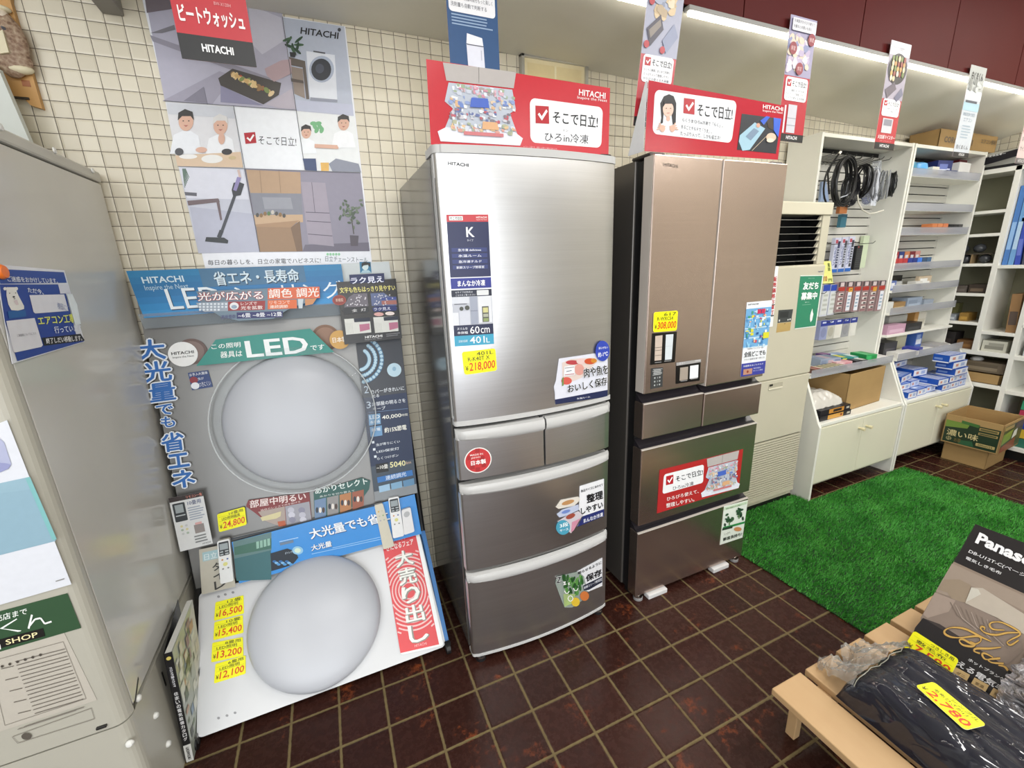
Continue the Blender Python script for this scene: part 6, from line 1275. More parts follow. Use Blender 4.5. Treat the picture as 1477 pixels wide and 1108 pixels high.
bluebox('blue box with a plain blue end, middle of the third row of the pile', 4.400, -.215, zc+2*H+.003, .13, .16, .045, -.05, 0)
bluebox('striped blue box, right end of the third row of the pile', 4.605, -.362, zc+2*H+.003, .15, .10, .045, .03, 0)
bluebox('striped blue box second from the top at the right of the pile', 4.575, -.364, zc+2*H+.0495, .16, .092, .045, .02, 0)
bluebox('topmost striped blue box of the pile', 4.530, -.366, zc+2*H+.096, .165, .088, .046, -.02, 0)
bluebox('pale striped box lying at the back of the pile under the shelf edge', 4.345, -.14, zc+2*H+.05, .16, .12, .04, .1, 1)
# ---- boxes on the second unit's shelves
def sbox(label, x, y, z, w_, d_, h_, col, acc=None, name='box', cat='box', grp=None, rot=0.0, extra=None):
    M = Matrix.Translation((x, y, z+.0005)) @ Matrix.Rotation(rot, 4, 'Z')
    mb = MB().box(-w_/2, w_/2, -d_/2, d_/2, 0, h_, ink(col, .35), M)
    for k_, a in enumerate(acc or []): mb.box(-w_*.38, w_*(.38-.2*k_), -d_/2-.0008-.0004*k_, -d_/2, h_*(.18+.3*k_), h_*(.52+.26*k_), ink(a, .35), M)
    return tag(mb.obj(name, None, .0012), label, cat, grp)
T = 1.900
for i in range(2): tag(MB().lathe((4.155+i*.125, -.12, T+.0005), (0, 0, 1), [(.0, 0), (.052, 0), (.055, .01), (.055, .055), (.05, .075), (.03, .085), (0, .086)], ink(['#3f8aa8', '#5aa6dc'][i], .3), 24).obj('tape_roll'), ['teal round pack at the left end of the top shelf', 'bright blue round pack, second on the top shelf'][i], 'pack')
sbox('small white card box on the top shelf beside the blue round pack', 4.365, -.16, T, .075, .05, .055, '#dcd9cc', ['#b9a86a'])
sbox('navy box standing on the top shelf', 4.49, -.13, T, .13, .09, .10, '#1f2c66', ['#c9cde0', '#6a78b4'], rot=-.15)
sbox('low navy and white box in front on the top shelf', 4.545, -.178, T, .12, .03, .04, '#27346e', ['#dfe2ea'])
sbox('dark red box at the back of the top shelf', 4.60, -.075, T, .12, .05, .12, '#5a2428', ['#7a3a3c'])
sbox('large white box on the top shelf', 4.70, -.14, T, .16, .09, .095, '#d9d8d6', None, rot=.05)
sbox('dark red lid box at the right end of the top shelf', 4.81, -.09, T, .10, .07, .13, '#6a1f26', None)
T = 1.556
for i, c in enumerate(('#d0804f', '#d98a5a', '#d28058')): sbox(ORD[i]+' orange box on the nearly empty third shelf', 4.52+i*.068, -.14, T, .062, .06, .06, c, ['#e6b090'], grp='orange boxes')
for i in range(3): sbox(['left', 'middle', 'right'][i]+' small black box at the right of the third shelf', 4.725+i*.062, -.14, T, .058, .06, .055, '#2a2a2c', ['#b9b9b9'], grp='black boxes')
T = 1.336
cols = ['#a83a34', '#b2423a', '#a33430', '#2f3f78', '#c47a4a', '#7a2a2c', '#c98a80']
for i, c in enumerate(cols): sbox(ORD[i]+' box in the back row of the red box shelf', 4.10+i*.064, -.10, T, .058, .05, .105, c, ['#e0b4aa', '#d6d2d0'], grp='back row of lamp boxes')
cols = ['#b83c3a', '#b83c3a', '#b2383a', '#2c3c8a', '#27347a', '#3f78d6', '#3a4f6a', '#3f5f82']
for i, c in enumerate(cols): sbox(ORD[i]+' box in the front row of the red box shelf', 4.10+i*.056, -.165, T, .052, .05, .062, c, ['#e6cfca'], grp='front row of lamp boxes')
T = 1.196
sbox('blue and white striped pack at the left of the shelf under the red boxes', 4.15, -.13, T, .11, .09, .06, '#5a6fae', ['#cfd6ea', '#e6e6ea'], rot=.2)
sbox('white paper pack with a cream band under the red boxes', 4.26, -.17, T, .14, .05, .03, '#dcdad4', ['#d9c9a0'])
sbox('pale grey pack behind the cream banded pack', 4.29, -.10, T, .10, .07, .05, '#b9b9b6', ['#d2d2ce'])
sbox('long black label box at the back of the shelf under the red boxes', 4.37, -.06, T+.0, .17, .03, .085, '#161617', ['#3a3a3c'])
sbox('white framed card leaning on the shelf under the red boxes', 4.56, -.15, T, .16, .02, .075, '#c6b49a', ['#e6e6e2', '#e9e9e6'], rot=0)
sbox('small white and black pack left of the framed card', 4.44, -.16, T, .08, .05, .045, '#d6d4ce', ['#1e1e20'])
T = 1.052
sbox('brown cardboard packet bundle on the middle lower shelf', 4.24, -.15, T, .16, .08, .06, '#9a7a4e', ['#c6ad80'], rot=.06)
sbox('white crumpled pack at the left end of the middle lower shelf', 4.115, -.17, T, .07, .06, .07, '#cfcfca', None)
sbox('grey-blue bagged pack on the middle lower shelf', 4.43, -.14, T, .18, .09, .08, '#8f9cae', ['#a9b6c6', '#7f8c9e'])
sbox('second grey-blue bagged pack right of the brown packets', 4.60, -.15, T, .12, .08, .055, '#98a2b0', ['#b4bcc8'])
T = 0.905
sbox('pink box on the lowest fenceless shelf', 4.20, -.185, T, .21, .07, .06, '#c39ab0', ['#d6b4c6'])
sbox('black tray box right of the pink box', 4.42, -.18, T, .19, .07, .055, '#2a2a2c', ['#3f3f42'])
sbox('white folded leaflet pack behind the black tray box', 4.40, -.10, T, .22, .05, .10, '#c4c4be', ['#d9d9d4'])
sbox('orange-brown card standing on the lowest fenceless shelf', 4.585, -.12, T, .05, .05, .12, '#b98a50', ['#c9a06a'])
sbox('white card standing at the right of the lowest fenceless shelf', 4.66, -.13, T, .10, .03, .11, '#d9d6cc', ['#c9c4b4'])
sbox('dark grey bundle at the left back of the lowest fenceless shelf', 4.16, -.09, T, .12, .06, .11, '#3a393c', ['#55545a'])
T = 0.760
sbox('dark cable heap box at the left of the deep shelf over the blue pile', 4.17, -.15, T, .15, .14, .09, '#2f2e31', ['#45444a'])
sbox('white paper sheet pack on the deep shelf over the blue pile', 4.22, -.27, T, .19, .07, .03, '#dcdad6', ['#c9c6c0'], rot=-.15)
sbox('blue-violet packet on the deep shelf over the blue pile', 4.40, -.24, T, .09, .09, .035, '#3d44a0', ['#8f96c6'], rot=.2)
sbox('cream tall pack at the back of the deep shelf over the blue pile', 4.48, -.10, T, .13, .06, .115, '#c4c0a4', None)
sbox('blue and white patterned box standing on the deep shelf', 4.62, -.14, T, .085, .06, .12, '#3a5fae', ['#dfe4f0', '#8fa6d6'])
sbox('grey flat packet at the right end of the deep shelf', 4.76, -.20, T, .14, .12, .02, '#a9a6a6', ['#8a888c'])
ct = carton('brown printed carton on top of the corner shelf unit', 4.32, 5.03, -.19, -.03, 2.066, 2.165, False)
S = Sheet(PY(-.1908), [(4.32, -.1908, 2.165), (5.03, -.1908, 2.165), (5.03, -.1908, 2.066), (4.32, -.1908, 2.066)], body=False); S.t('COROPOLE-21', .08, .35, .56, .7, '#5a4a36', 1, .03); S.t('エアコン部材', .70, .2, .98, .5, '#6a583e', 1, .02); S.obj('print', ct)
# ================================================================== shelving along the right wall
WX = 4.92
rs = thing('wall_shelving', 'white pigeon-hole shelving along the right wall of the shop corner', 'shelf', (5.07, -.9, 0))
def rb(name, y0, y1, z0, z1, x0=WX, x1=5.20, m=None, bev=.0015): return MB().box(x0, x1, y0, y1, z0, z1, m or shelfw).obj(name, rs, bev)
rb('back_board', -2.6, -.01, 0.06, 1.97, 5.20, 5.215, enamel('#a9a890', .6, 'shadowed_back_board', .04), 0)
rb('post', -.03, -.012, .06, 1.97); rb('post', -.384, -.354, .735, 1.97); rb('post', -.575, -.548, .06, 1.97); rb('post', -1.0, -.972, .06, 1.97); rb('post', -1.4, -1.37, .06, 1.97)
rb('top_rail', -2.6, -.012, 1.925, 1.955); MB().box(WX-.001, WX+.004, -2.6, -.20, 1.955, 1.972, ink('#141415')).obj('top_strip', rs)
MB().box(WX+.01, 5.20, -2.6, -.012, 1.972, 2.06, enamel('#b4b3aa', .5, 'grey_fascia_board')).obj('upper_board', rs)
for z in (1.670, 1.520, 1.320, 1.115, .912): rb('shelf', -.356, -.03, z, z+.020)
for z in (1.305, .855): rb('shelf', -.55, -.382, z, z+.022)
rb('shelf', -.99, -.57, 1.305, 1.327); rb('shelf', -.55, -.03, .705, .735); rb('shelf', -.55, -.03, .477, .505); rb('shelf', -2.6, -.575, .700, .728); rb('shelf', -2.6, -.575, .46, .488); rb('bottom_shelf', -2.6, -.03, .075, .10)
MB().box(WX+.04, 5.2, -2.6, -.03, 0, .075, ink('#141414')).obj('plinth', rs)
rb('shelf', -.99, -.57, .92, .94)
S = Sheet(PX(WX-.012), [], body=False) if False else None
class PXn(Plane): pass
def PXm(x): return Plane((x, 0, 0), (-1, 0, 0))
S = Sheet(PXm(WX-.03), [(1409, 231), (1477, 212), (1477, 222), (1409, 241.5)], .006, ink('#15151d', .35)); S.crop(1400, 190, 77/1422)
S.P([(175, 700), (440, 665), (438, 690), (172, 728)], '#d6d2cf', 1); S.T('エネルギー', (495, 635), (940, 545), (490, 690), '#f0f0f2', 1, .03)
tag(S.obj('sign_board'), 'long black sign strip with white slanted characters above the right wall shelving', 'sign')
# contents
def rbox(label, y, z, w_, h_, d_, col, acc=None, name='box', cat='box', x=None, rot=0, grp=None):
    x = WX+.03 if x is None else x
    M = Matrix.Translation((x, y, z+.0005)) @ Matrix.Rotation(rot, 4, 'X')
    mb = MB().box(0, d_, -w_/2, w_/2, 0, h_, ink(col, .45), M)
    for k_, a in enumerate(acc or []): mb.box(-.0008-.0004*k_, 0, -w_*.38, w_*(.38-.15*k_), h_*(.2+.3*k_), h_*(.55+.25*k_), ink(a, .45), M)
    return tag(mb.obj(name, None, .0012), label, cat, grp)
for i, (y, z) in enumerate(((-.155, 1.442), (-.245, 1.444), (-.105, 1.372), (-.185, 1.372), (-.285, 1.372))):
    bb = thing('lamp_bulb', ['left dark glass globe in the upper row of the pigeon-hole', 'right dark glass globe in the upper row of the pigeon-hole', 'leftmost dark globe in the lower row, half behind the shelf side', 'middle dark globe in the lower row of the pigeon-hole', 'rightmost dark globe in the lower row of the pigeon-hole'][i], 'light bulb', (WX+.07, y, z), 'dark globes in the pigeon-hole')
    MB().ball((WX+.07, y, z), .034, .034, .030, ink('#3f4145', .15), 18, 12).obj('globe', bb); MB().cyl((WX+.10, y, z), (WX+.13, y, z), .014, ink('#6a6a6a', .3)).obj('cap', bb)
tag(MB().box(WX+.03, WX+.11, -.33, -.07, 1.402, 1.408, ink('#4a4238')).box(WX+.03, WX+.11, -.145, -.137, 1.341, 1.402, ink('#8a7454')).box(WX+.03, WX+.11, -.232, -.224, 1.341, 1.402, ink('#8a7454')).obj('divider'), 'cardboard divider between the rows of dark globes', 'divider')
for i, (y, z, w_, h_, c, a, lab) in enumerate(((-.10, 1.135, .05, .055, '#2a2422', ['#d9cba9'], 'small box with two pale round sockets in the fourth pigeon-hole'), (-.20, 1.135, .08, .05, '#5a524c', ['#6a625c'], 'middle dark box in the fourth pigeon-hole'), (-.295, 1.135, .09, .06, '#3a3028', ['#6a5a4a'], 'right dark brown box in the fourth pigeon-hole'),
        (-.12, .932, .05, .06, '#8a7438', ['#b29a5a'], 'gold box, left in the fifth pigeon-hole'), (-.19, .932, .05, .045, '#8f959c', ['#c4c9ce'], 'silver box, middle of the fifth pigeon-hole'), (-.26, .932, .05, .06, '#8a6a2e', ['#b08a3f'], 'amber box, right in the fifth pigeon-hole'), (-.14, .932, .09, .12, '#6a6a44', ['#7a7a50'], 'tall olive box at the back of the fifth pigeon-hole'),
        (-.16, .735, .16, .11, '#242020', ['#3a3232'], 'dark packet pile with pale knobs in the sixth pigeon-hole'), (-.30, .735, .09, .06, '#6a4a28', ['#8a6438'], 'brown box at the right of the sixth pigeon-hole'),
        (-.455, .735, .125, .075, '#c9c7b8', ['#8a887c', '#a09e90'], 'cream printed carton in the bay right of the tall post'))):
    rbox(lab, y, z, w_, h_, .12 if i != 6 else .06, c, a, x=WX+(.12 if i == 6 else .03))
for i, (dy, dz) in enumerate(((-.13, .80), (-.13, .765))): tag(MB().ball((WX+.026, dy, dz), .008, .013, .013, ink('#d6cab4')).obj('knob'), ['upper pale knob on the dark packet pile', 'lower pale knob on the dark packet pile'][i], 'knob')
for i, (y, c, c2, r_) in enumerate(((-.402, '#4a78b8', '#8fb4de', -.0), (-.431, '#6fa0d2', '#b4d0ea', -.0), (-.462, '#3a50b0', '#6a7acc', -.06), (-.497, '#4a5060', '#8a92a4', -.06))):
    rbox(ORD[i]+' of the blue spined files in the right wall bay', y, 1.327, .026, .50 if i < 2 else .30, .18, c, [c2], 'file_binder', 'file', rot=r_, grp='blue spined files')
rbox('brown cardboard sleeve leaning in the tall right wall bay', -.515, .877, .05, .26, .16, '#94714a', ['#5a4c44'], 'cardboard_sleeve', 'box', rot=-.05)
rbox('blue-edged flat box at the right of the tall bay', -.64, .95, .035, .30, .18, '#2f3f8a', ['#c9cfe2'], 'flat_box', 'box', rot=-.1)
carton('long flat carton in the low right wall bay', WX+.015, 5.18, -.53, -.14, .506, .575, True)
rbox('grey striped carton standing on the long flat carton', -.38, .577, .30, .075, .16, '#7a6c58', ['#94866e', '#6a5e4c'], x=WX+.05)
tag(MB().ball((WX+.10, -.36, .66), .05, .035, .02, ink('#d2d0cc', .5), 10, 6).obj('crumpled_paper'), 'crumpled white paper on the grey striped carton', 'paper')
rbox('clear plastic drawer box beyond the full-height post', -.70, .728, .20, .10, .2, '#b9bcc0', ['#cfd2d6'])
for i, c in enumerate(('#2f6f5c', '#d2b23c', '#2a4aa0', '#b83a58', '#3a9a72')): rbox(['lowest, green', 'second, yellow', 'middle, blue', 'fourth, crimson', 'topmost, pale green'][i]+' of the coloured boxes stacked at the right edge', -.745, .101+i*.066, .17, .062, .2, c, None, grp='coloured stacked boxes')
# ---- cartons on the floor in front of it
def crot(a, c): return Matrix.Translation(c) @ Matrix.Rotation(a, 4, 'Z') @ Matrix.Translation((-c[0], -c[1], 0))
carton('plain brown carton on the floor under the printed tea carton', 4.585, 4.885, -.672, -.446, 0.0, .135, False, crot(.05, (4.72, -.55, 0)))
M = crot(.06, (4.69, -.57, 0))
tea = carton('open green-printed tea carton sitting on the plain brown carton', 4.535, 4.875, -.722, -.440, .141, .345, True, M)
tp = M.to_3x3()
pA = lambda y, z: M @ Vector((4.5345, y, z)); pB = lambda x, z: M @ Vector((x, -.7225, z))
S = Sheet(Any(tp @ Vector((-1, 0, 0))), [pA(-.440, .345), pA(-.722, .345), pA(-.722, .141), pA(-.440, .141)], body=False)
S.q(.03, .20, .97, .95, '#223524', 1); S.pu([(.03, .20), (.45, .20), (.42, .36), (.03, .44)], '#6f8a3a', 2); S.pu([(.30, .12), (.62, .16), (.60, .26), (.30, .22)], '#3f6a34', 2); S.q(.62, .24, .94, .34, '#a98f5a', 2); S.q(.64, .26, .92, .32, '#5f5a38', 3); S.q(.62, .40, .94, .48, '#a98f5a', 2); S.q(.64, .42, .92, .46, '#3f4a34', 3)
S.t('濃い味', .08, .50, .64, .72, '#cfc08c', 3, .01); S.o(.14, .82, .014, '#b9ab7a', 3); S.t('特', .10, .76, .18, .88, '#3a4a34', 4, .02); S.q(.62, .76, .94, .86, '#b3a06a', 3, .003); S.t('600ml×24', .66, .78, .90, .84, '#33402c', 4, .01); S.pu([(.35, .80), (.55, .76), (.6, .94), (.32, .94)], '#2f5a3c', 2); S.t('お茶', .24, .76, .36, .90, '#7a6a3a', 3, .01)
S.obj('front_print', tea)
S = Sheet(Any(tp @ Vector((0, -1, 0))), [pB(4.535, .345), pB(4.875, .345), pB(4.875, .141), pB(4.535, .141)], body=False)
S.q(.05, .08, .97, .95, '#4a5236', 1); S.q(.05, .10, .5, .22, '#a9945e', 2); S.pu([(.05, .35), (.5, .28), (.45, .6), (.05, .7)], '#7f963f', 2); S.pu([(.04, .78), (.7, .62), (.75, .95), (.04, .96)], '#8a4a2e', 2); S.pu([(.55, .35), (.7, .30), (.72, .55), (.5, .62)], '#d9dcd2', 3); S.q(.6, .1, .95, .3, '#6a5c46', 2); S.obj('side_print', tea)
# ================================================================== artificial turf
t = NT('turf_backing'); t.set(Base_Color=s2l('#143a14'), Roughness=.9); tb = t.m
turf = thing('artificial_turf_mat', 'bright green artificial turf mat on the brown tiles between refrigerator and shelves', 'turf mat', (3.3, -1.4, 0))
TX0, TX1, TY0, TY1 = 2.412, 4.18, -2.6, -.336
MB().prism([(2.405, TY1), (2.49, TY0), (TX1, TY0), (TX1, -.424), (3.184, -.424), (3.184, TY1)], .001, .006, 2, tb).obj('backing', turf)
rng = np.random.default_rng(5); NB = 110000
yy = TY0+.9 + (TY1-TY0-.9)*rng.random(NB); xl = 2.398 + (TY1-yy)/(TY1-TY0)*.092
xx = xl + (TX1-xl)*rng.random(NB)
kp = ~((xx > 3.182) & (yy > -.426)); xx, yy = xx[kp], yy[kp]; NB = len(xx)
cl_ = (np.sin(xx*9+yy*4)+np.sin(xx*23-yy*17)+np.sin(yy*31+xx*6))*.25
ang = rng.random(NB)*6.283; le = .010+.007*rng.random(NB); wd = .0016+.0008*rng.random(NB)
lx = rng.normal(0, .005, NB)+cl_*.006+.004; ly = rng.normal(0, .005, NB)-.003
A = np.stack([xx-wd*np.cos(ang), yy-wd*np.sin(ang), np.full(NB, .005)], 1); B = np.stack([xx+wd*np.cos(ang), yy+wd*np.sin(ang), np.full(NB, .005)], 1); Cc = np.stack([xx+lx, yy+ly, .005+le], 1)
vv = np.stack([A, B, Cc], 1).reshape(-1, 3)
me = bpy.data.meshes.new('pile'); me.vertices.add(NB*3); me.vertices.foreach_set('co', vv.ravel()); me.loops.add(NB*3); me.loops.foreach_set('vertex_index', np.arange(NB*3)); me.polygons.add(NB); me.polygons.foreach_set('loop_start', np.arange(NB)*3)
me.update(calc_edges=True)
t = NT('turf_blade'); f = t.noise(t.pos(), 5, 4, .65); g_ = t.noise(t.pos(), 260, 2, .6); hgt = t.n('SeparateXYZ', {0: t.pos()}).outputs[2]
t.set(Base_Color=t.ramp(t.math('ADD', t.math('MULTIPLY', f, .5), t.math('MULTIPLY', g_, .55)), [(.30, s2l('#22601f')), (.50, s2l('#3a9630')), (.70, s2l('#62b84a')), (.9, s2l('#86b868'))]), Roughness=.5); me.materials.append(t.m)
o = link('pile', me, turf); o['kind'] = 'stuff'
# ================================================================== slatted bench with blankets in the foreground
pine = wood('pale_pine', '#b8946a', '#c9a97e', (14, 1.2, 14), .45)
K = 1.195; BZ0 = .42
def far(p): return CAM + (Vector(p) - CAM) * K
BZ = far((0, 0, BZ0)).z; BY = far((0, -1.352, 0)).y
bench = thing('slatted_bench', 'low pale pine slatted bench in the right foreground carrying blankets', 'bench', (2.1, -1.9, 0))
for i in range(6):
    x = far((1.547+i*.1235, 0, 0)).x; MB().box(x, x+.1245, -2.75, BY, BZ-.022, BZ, pine).obj('slat', bench, .003)
XL = far((1.547, 0, 0)).x
for y in (BY-.06, -2.61): MB().box(XL+.06, XL+.80, y-.02, y+.02, BZ-.067, BZ-.022, pine).obj('cross_rail', bench, .002)
for x in (XL+.092, XL+.75):
    for y in (BY-.018, -2.645): MB().box(x, x+.027, y-.014, y+.014, 0 if x < 2.3 else .018, BZ-.0225, pine).obj('leg', bench, .002)
# ---- boxed electric blanket leaning back
th = math.radians(55); o0 = Vector((2.207, -1.337, BZ+.001)); e1 = Vector((0, -1, 0)); e2 = Vector((math.cos(th), 0, math.sin(th))); nn = Vector((-math.sin(th), 0, math.cos(th)))
BLW, BLH, BLT = .62, .460, .085
blk = ink('#1a1718', .3, 0, .3)
bl = thing('blanket_box', 'large black box with a bedroom picture, leaning back on the slatted bench', 'box', tuple(o0))
cs = [o0, o0+e1*BLW, o0+e1*BLW+e2*BLH, o0+e2*BLH]; bkk = [c-nn*BLT for c in cs]
bkk = [Vector((c.x, c.y, max(c.z, BZ+.001))) for c in bkk]
MB().add(cs+bkk, [(0, 1, 2, 3), (4, 7, 6, 5), (0, 4, 5, 1), (1, 5, 6, 2), (2, 6, 7, 3), (3, 7, 4, 0)], blk).obj('carton', bl, .003)
BPn = Plane(o0+nn*.0006, nn)
S = Sheet(BPn, [cs[3]+nn*.0006, cs[2]+nn*.0006, cs[1]+nn*.0006, cs[0]+nn*.0006], body=False)
S.q(0, .0, 1, .30, '#1c1819', 1)
S.q(0, .30, 1, .76, '#8f7f72', 1)
for i in range(10): S.q(0, .30+i*.012, 1, .312+i*.012, ['#8a7a6c', '#8f7f71', '#948476', '#988879', '#9a8a7c', '#9a8a7c', '#97877a', '#928276', '#8c7c70', '#86766a'][i], 2)
S.crop(1300, 740, 177/1475)
S.P([(415, 945), (610, 610), (1475, 1000), (1475, 1180), (1000, 920), (830, 880), (775, 1080)], '#998a7c', 2)
S.P([(440, 920), (560, 960), (610, 1040), (770, 1080), (800, 1060), (840, 870), (700, 800), (520, 800)], '#92826f', 3)
S.crop(1290, 850, 187/1477)
S.P([(465, 35), (800, 160), (1010, 240), (1440, 500), (1470, 700), (1300, 860), (900, 760), (400, 460), (300, 330)], '#86776c', 3)
S.P([(465, 38), (700, 130), (620, 260), (380, 330), (330, 290)], '#9c8c80', 4); S.P([(880, -20), (1010, -10), (1490, 290), (1490, 520), (1400, 470), (1180, 330), (810, 160)], '#b5ab9d', 4); S.P([(880, -15), (960, 5), (990, 60), (860, 130), (815, 150)], '#c4c0b4', 5)
for i in range(9): S.L([(640+i*60, 150+i*28), (720+i*55, 300+i*30), (900+i*50, 440+i*30)], 9, ['#75675d', '#a3948a', '#7d6f64'][i % 3], 5)
S.P([(330, 330), (520, 400), (900, 640), (1300, 900), (1300, 1100), (600, 700), (240, 440)], '#3c3432', 4)
S.P([(240, 440), (330, 330), (560, 470), (900, 690), (1290, 950), (1290, 1300), (700, 900), (200, 560)], '#1d191b', 5)
S.crop(1300, 740, 177/1475)
S.T('Panasonic', (945, 235), (1960, 690), (885, 360), '#eeeef0', 4, .04)
S.T('DB-U12T-C(ベージュ)', (830, 440), (1640, 795), (800, 485), '#e2e2e4', 4, .012); S.T('電気しき毛布', (790, 522), (1215, 715), (770, 555), '#e2e2e4', 4, .015)
S.crop(1290, 850, 187/1477)
gold = '#c9a155'
def script(pts, wd):
    n = len(pts)
    for i in range(n-1): S.L([pts[i], pts[i+1]], wd*(.55+.6*abs(math.sin(i*.16)))+8, '#4a3420', 7)
    for i in range(n-1): S.L([pts[i], pts[i+1]], wd*(.55+.6*abs(math.sin(i*.16))), gold, 8)
def smooth(p, k=6):
    out = []
    for i in range(len(p)-1):
        a, b, c, d = p[max(0, i-1)], p[i], p[i+1], p[min(len(p)-1, i+2)]
        for j in range(k):
            t_ = j/k; f_ = lambda q: .5*(2*b[q]+(c[q]-a[q])*t_+(2*a[q]-5*b[q]+4*c[q]-d[q])*t_**2+(3*b[q]-a[q]-3*c[q]+d[q])*t_**3)
            out.append((f_(0), f_(1)))
    return out+[p[-1]]
script(smooth([(1110, 600), (1000, 550), (820, 460), (680, 440), (590, 465), (580, 510), (660, 550), (780, 555), (900, 540), (980, 545), (985, 600), (900, 630), (790, 575), (745, 590), (790, 640), (900, 655), (920, 625), (870, 600)]), 20)
script(smooth([(1220, 665), (1080, 680), (940, 680), (915, 710), (980, 735)]), 22); script(smooth([(1130, 780), (1040, 735), (1005, 745), (1040, 800), (1130, 800), (1210, 790), (1080, 805), (1120, 840), (1250, 850)]), 20); script(smooth([(1190, 870), (1260, 885), (1300, 930)]), 22)
script(smooth([(1430, 500), (1300, 500), (1160, 525), (1040, 500), (990, 455), (1000, 430), (1035, 440), (1030, 465)]), 20); script(smooth([(1260, 470), (1130, 460), (1090, 410), (1130, 380), (1250, 390), (1440, 505), (1330, 580), (1290, 610), (1330, 640), (1420, 585)]), 18)
S.T('ホットブランケット', (862, 785), (1400, 1100), (840, 815), '#d9d9da', 8, .02); S.T('洗える電気毛布', (640, 745), (1420, 1210), (590, 800), '#dedee0', 8, .02)
for i in range(5):
    x = 655+i*215; y = 890+i*118
    S.P([(x+50, y), (x+215, y+90), (x+150, y+205), (x-15, y+110)], '#c2a673', 8); S.T(['ダニ', '室温', '丸洗い', '頭寒', '省エネ'][i], (x+65, y+45), (x+165, y+98), (x+50, y+75), '#6a5434', 9, .02)
S.obj('front_print', bl)
# ---- bagged dark blanket lying along the bench
t = NT('navy_blanket_in_film'); f = t.noise(t.pos(), 30, 5, .6)
t.set(Base_Color=t.mix(f, s2l('#12131c'), s2l('#20222f')), Roughness=.6, Specular_IOR_Level=.2, Coat_Weight=1.0, Coat_Roughness=.05); 
wv = t.n('TexNoise', {'Vector': t.scalev(t.pos(), (8, 3.0, 7)), 'Scale': 1.0, 'Detail': 1.5, 'Roughness': .5, 'Distortion': 1.6}).outputs[0]
rd = t.math('POWER', t.math('SUBTRACT', 1.0, t.math('MINIMUM', 1.0, t.math('ABSOLUTE', t.math('MULTIPLY', t.math('SUBTRACT', wv, .5), 5.0)))), 2.0)
bmp = t.n('Bump', {'Height': rd, 'Strength': .7, 'Distance': .010}); t.i(t.b, 'Coat Normal', bmp.outputs[0]); filmed = t.m
film = glassy('#d8d8d4', .30, .12, 'crinkled_clear_film', .3)
wb = thing('bagged_blanket', 'folded dark navy blanket in a shiny clear bag lying on the slatted bench', 'blanket', (2.1, -1.7, BZ))
def bf(u, v):
    y = -1.430 - v*1.15; xl_ = 1.662 + .0*v; xr_ = 1.905 + .02*v
    h0 = .088
    eu = min(1, min(u, 1-u)/.16); ev = min(1, v/.06); e = (1-(1-eu)**2.2)**.5*(1-(1-ev)**2.2)**.5
    r_ = noise.noise((u*3, v*9, .3)); rid = abs(noise.noise((u*5+2, v*14+u*4, 7)))
    x = xl_+(xr_-xl_)*u
    return far((x+.006*noise.noise((v*12, u*3, 1)), y+.006*noise.noise((u*9, 3, 4)), BZ0+.003+h0*e*(1+.06*r_) - .004*(1-min(1, rid*4))*e))
MB().grid(bf, 70, 150, filmed).obj('blanket', wb)
MB().add([far((1.665, -1.43, BZ0+.001)), far((1.90, -1.43, BZ0+.001)), far((1.92, -2.58, BZ0+.001)), far((1.665, -2.58, BZ0+.001))], [(0, 3, 2, 1)], filmed).obj('underside', wb)
def ff(u, v):
    p = bf(.03+.94*u, .03); p.y += .010+.105*v*(1+.45*noise.noise((u*4, 2, 3)))
    p.z = BZ+.006+(p.z-BZ)*(1-v)**1.3*.95 + .018*(noise.noise((u*11, v*7, 5))+.5*noise.noise((u*26, v*18, 9)))*(.35+v) + .012
    p.z = max(p.z, BZ+.003); p.x += .02*noise.noise((u*3, v*4, 8)) + (0.5-u)*.06*v
    return p
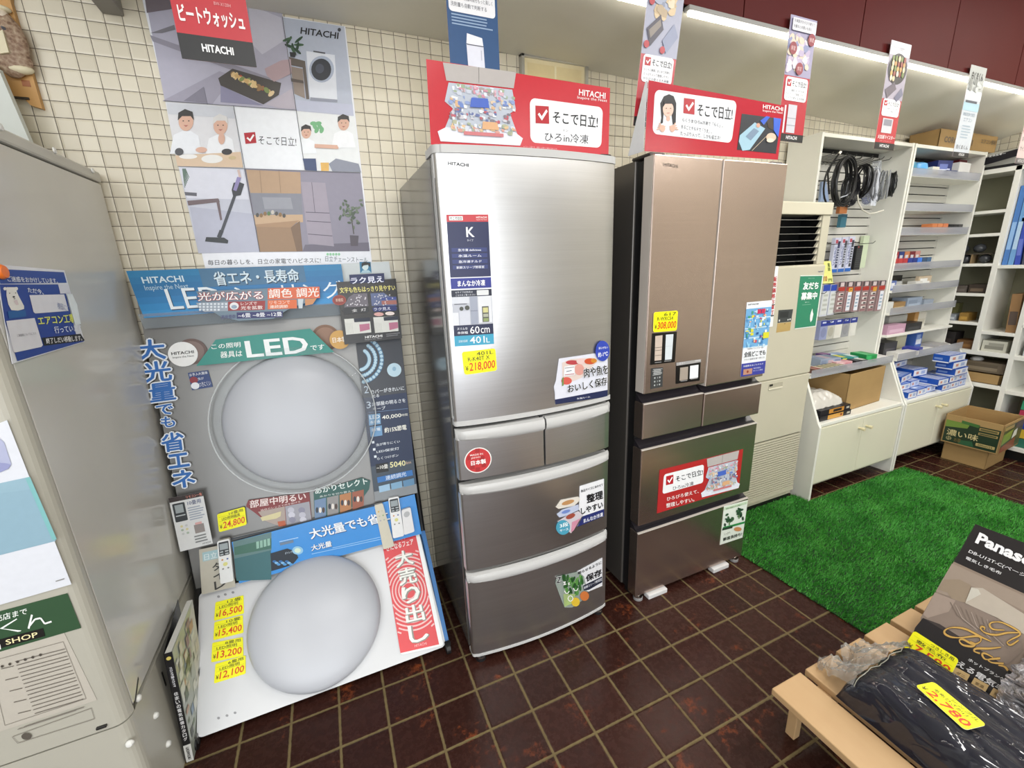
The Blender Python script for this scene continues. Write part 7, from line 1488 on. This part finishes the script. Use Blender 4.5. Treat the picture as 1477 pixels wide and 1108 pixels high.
MB().grid(ff, 60, 36, film).obj('bag_flap', wb)
seam = MB(); seam.tube([bf(.04+.92*i/30, .028)+Vector((0, .006, .004)) for i in range(31)], .0011, ink('#8f8e80', .3), 6); seam.obj('bag_seam', wb)
# price cards lying on them
S = Sheet(Plane(o0+nn*.012, nn), [(1318.5, 909.5), (1383.5, 951.5), (1369, 979.5), (1303, 934.5)], .0015, YEL, ink('#e8e6c8'), r=.008); S.price('7,580', 'つきしき用', '敷毛布'); tag(S.obj('price_card'), 'yellow price card reading 7580 propped at the foot of the black blanket box', 'price card')
S = Sheet(Plane(far((1.85, -1.6, BZ0+.108)), (-.10, 0, 1)), [(1347, 983.5), (1423.5, 1046), (1392, 1053.5), (1320, 989)], .0015, YEL, ink('#e8e6c8'), r=.008); S.price('2,780', 'シングル', '毛布ひざかけ'); tag(S.obj('price_card'), 'yellow price card reading 2780 lying on the bagged navy blanket', 'price card')
# silvery bag overlapping the black box at the right edge
t = NT('silver_film_bag'); f = t.n('TexNoise', {'Vector': t.scalev(t.pos(), (30, 18, 40)), 'Scale': 1.0, 'Detail': 4.0, 'Distortion': 1.5}).outputs[0]
t.set(Base_Color=t.ramp(f, [(.35, s2l('#6a6a70')), (.55, s2l('#b9bac0')), (.7, s2l('#e6e6ea'))]), Metallic=.6, Roughness=.22); t.bump(f, .8, .02); sf = t.m
q0 = BPn.hit(1441, 975)
def sv(u, v):
    p = q0 + e2*(-.075+.20*v) + e1*(.012+.30*u + .03*abs(v-.35) ) + nn*(.012+.05*math.sin(math.pi*min(1, u*1.5+.12))*math.sin(math.pi*(.1+.8*v)))
    return p + nn*.016*noise.noise((u*9, v*9, 3)) + e1*.012*noise.noise((v*11, u*2, 1))
sb_ = MB().grid(sv, 40, 40, sf); sb_.grid(lambda u, v: q0 + e2*(-.075+.20*v) + e1*(.012+.30*u+.03*abs(v-.35)) + nn*.004, 8, 8, sf)
tag(sb_.obj('foil_bag'), 'crumpled silvery bag in front of the black blanket box at the right edge', 'bag')
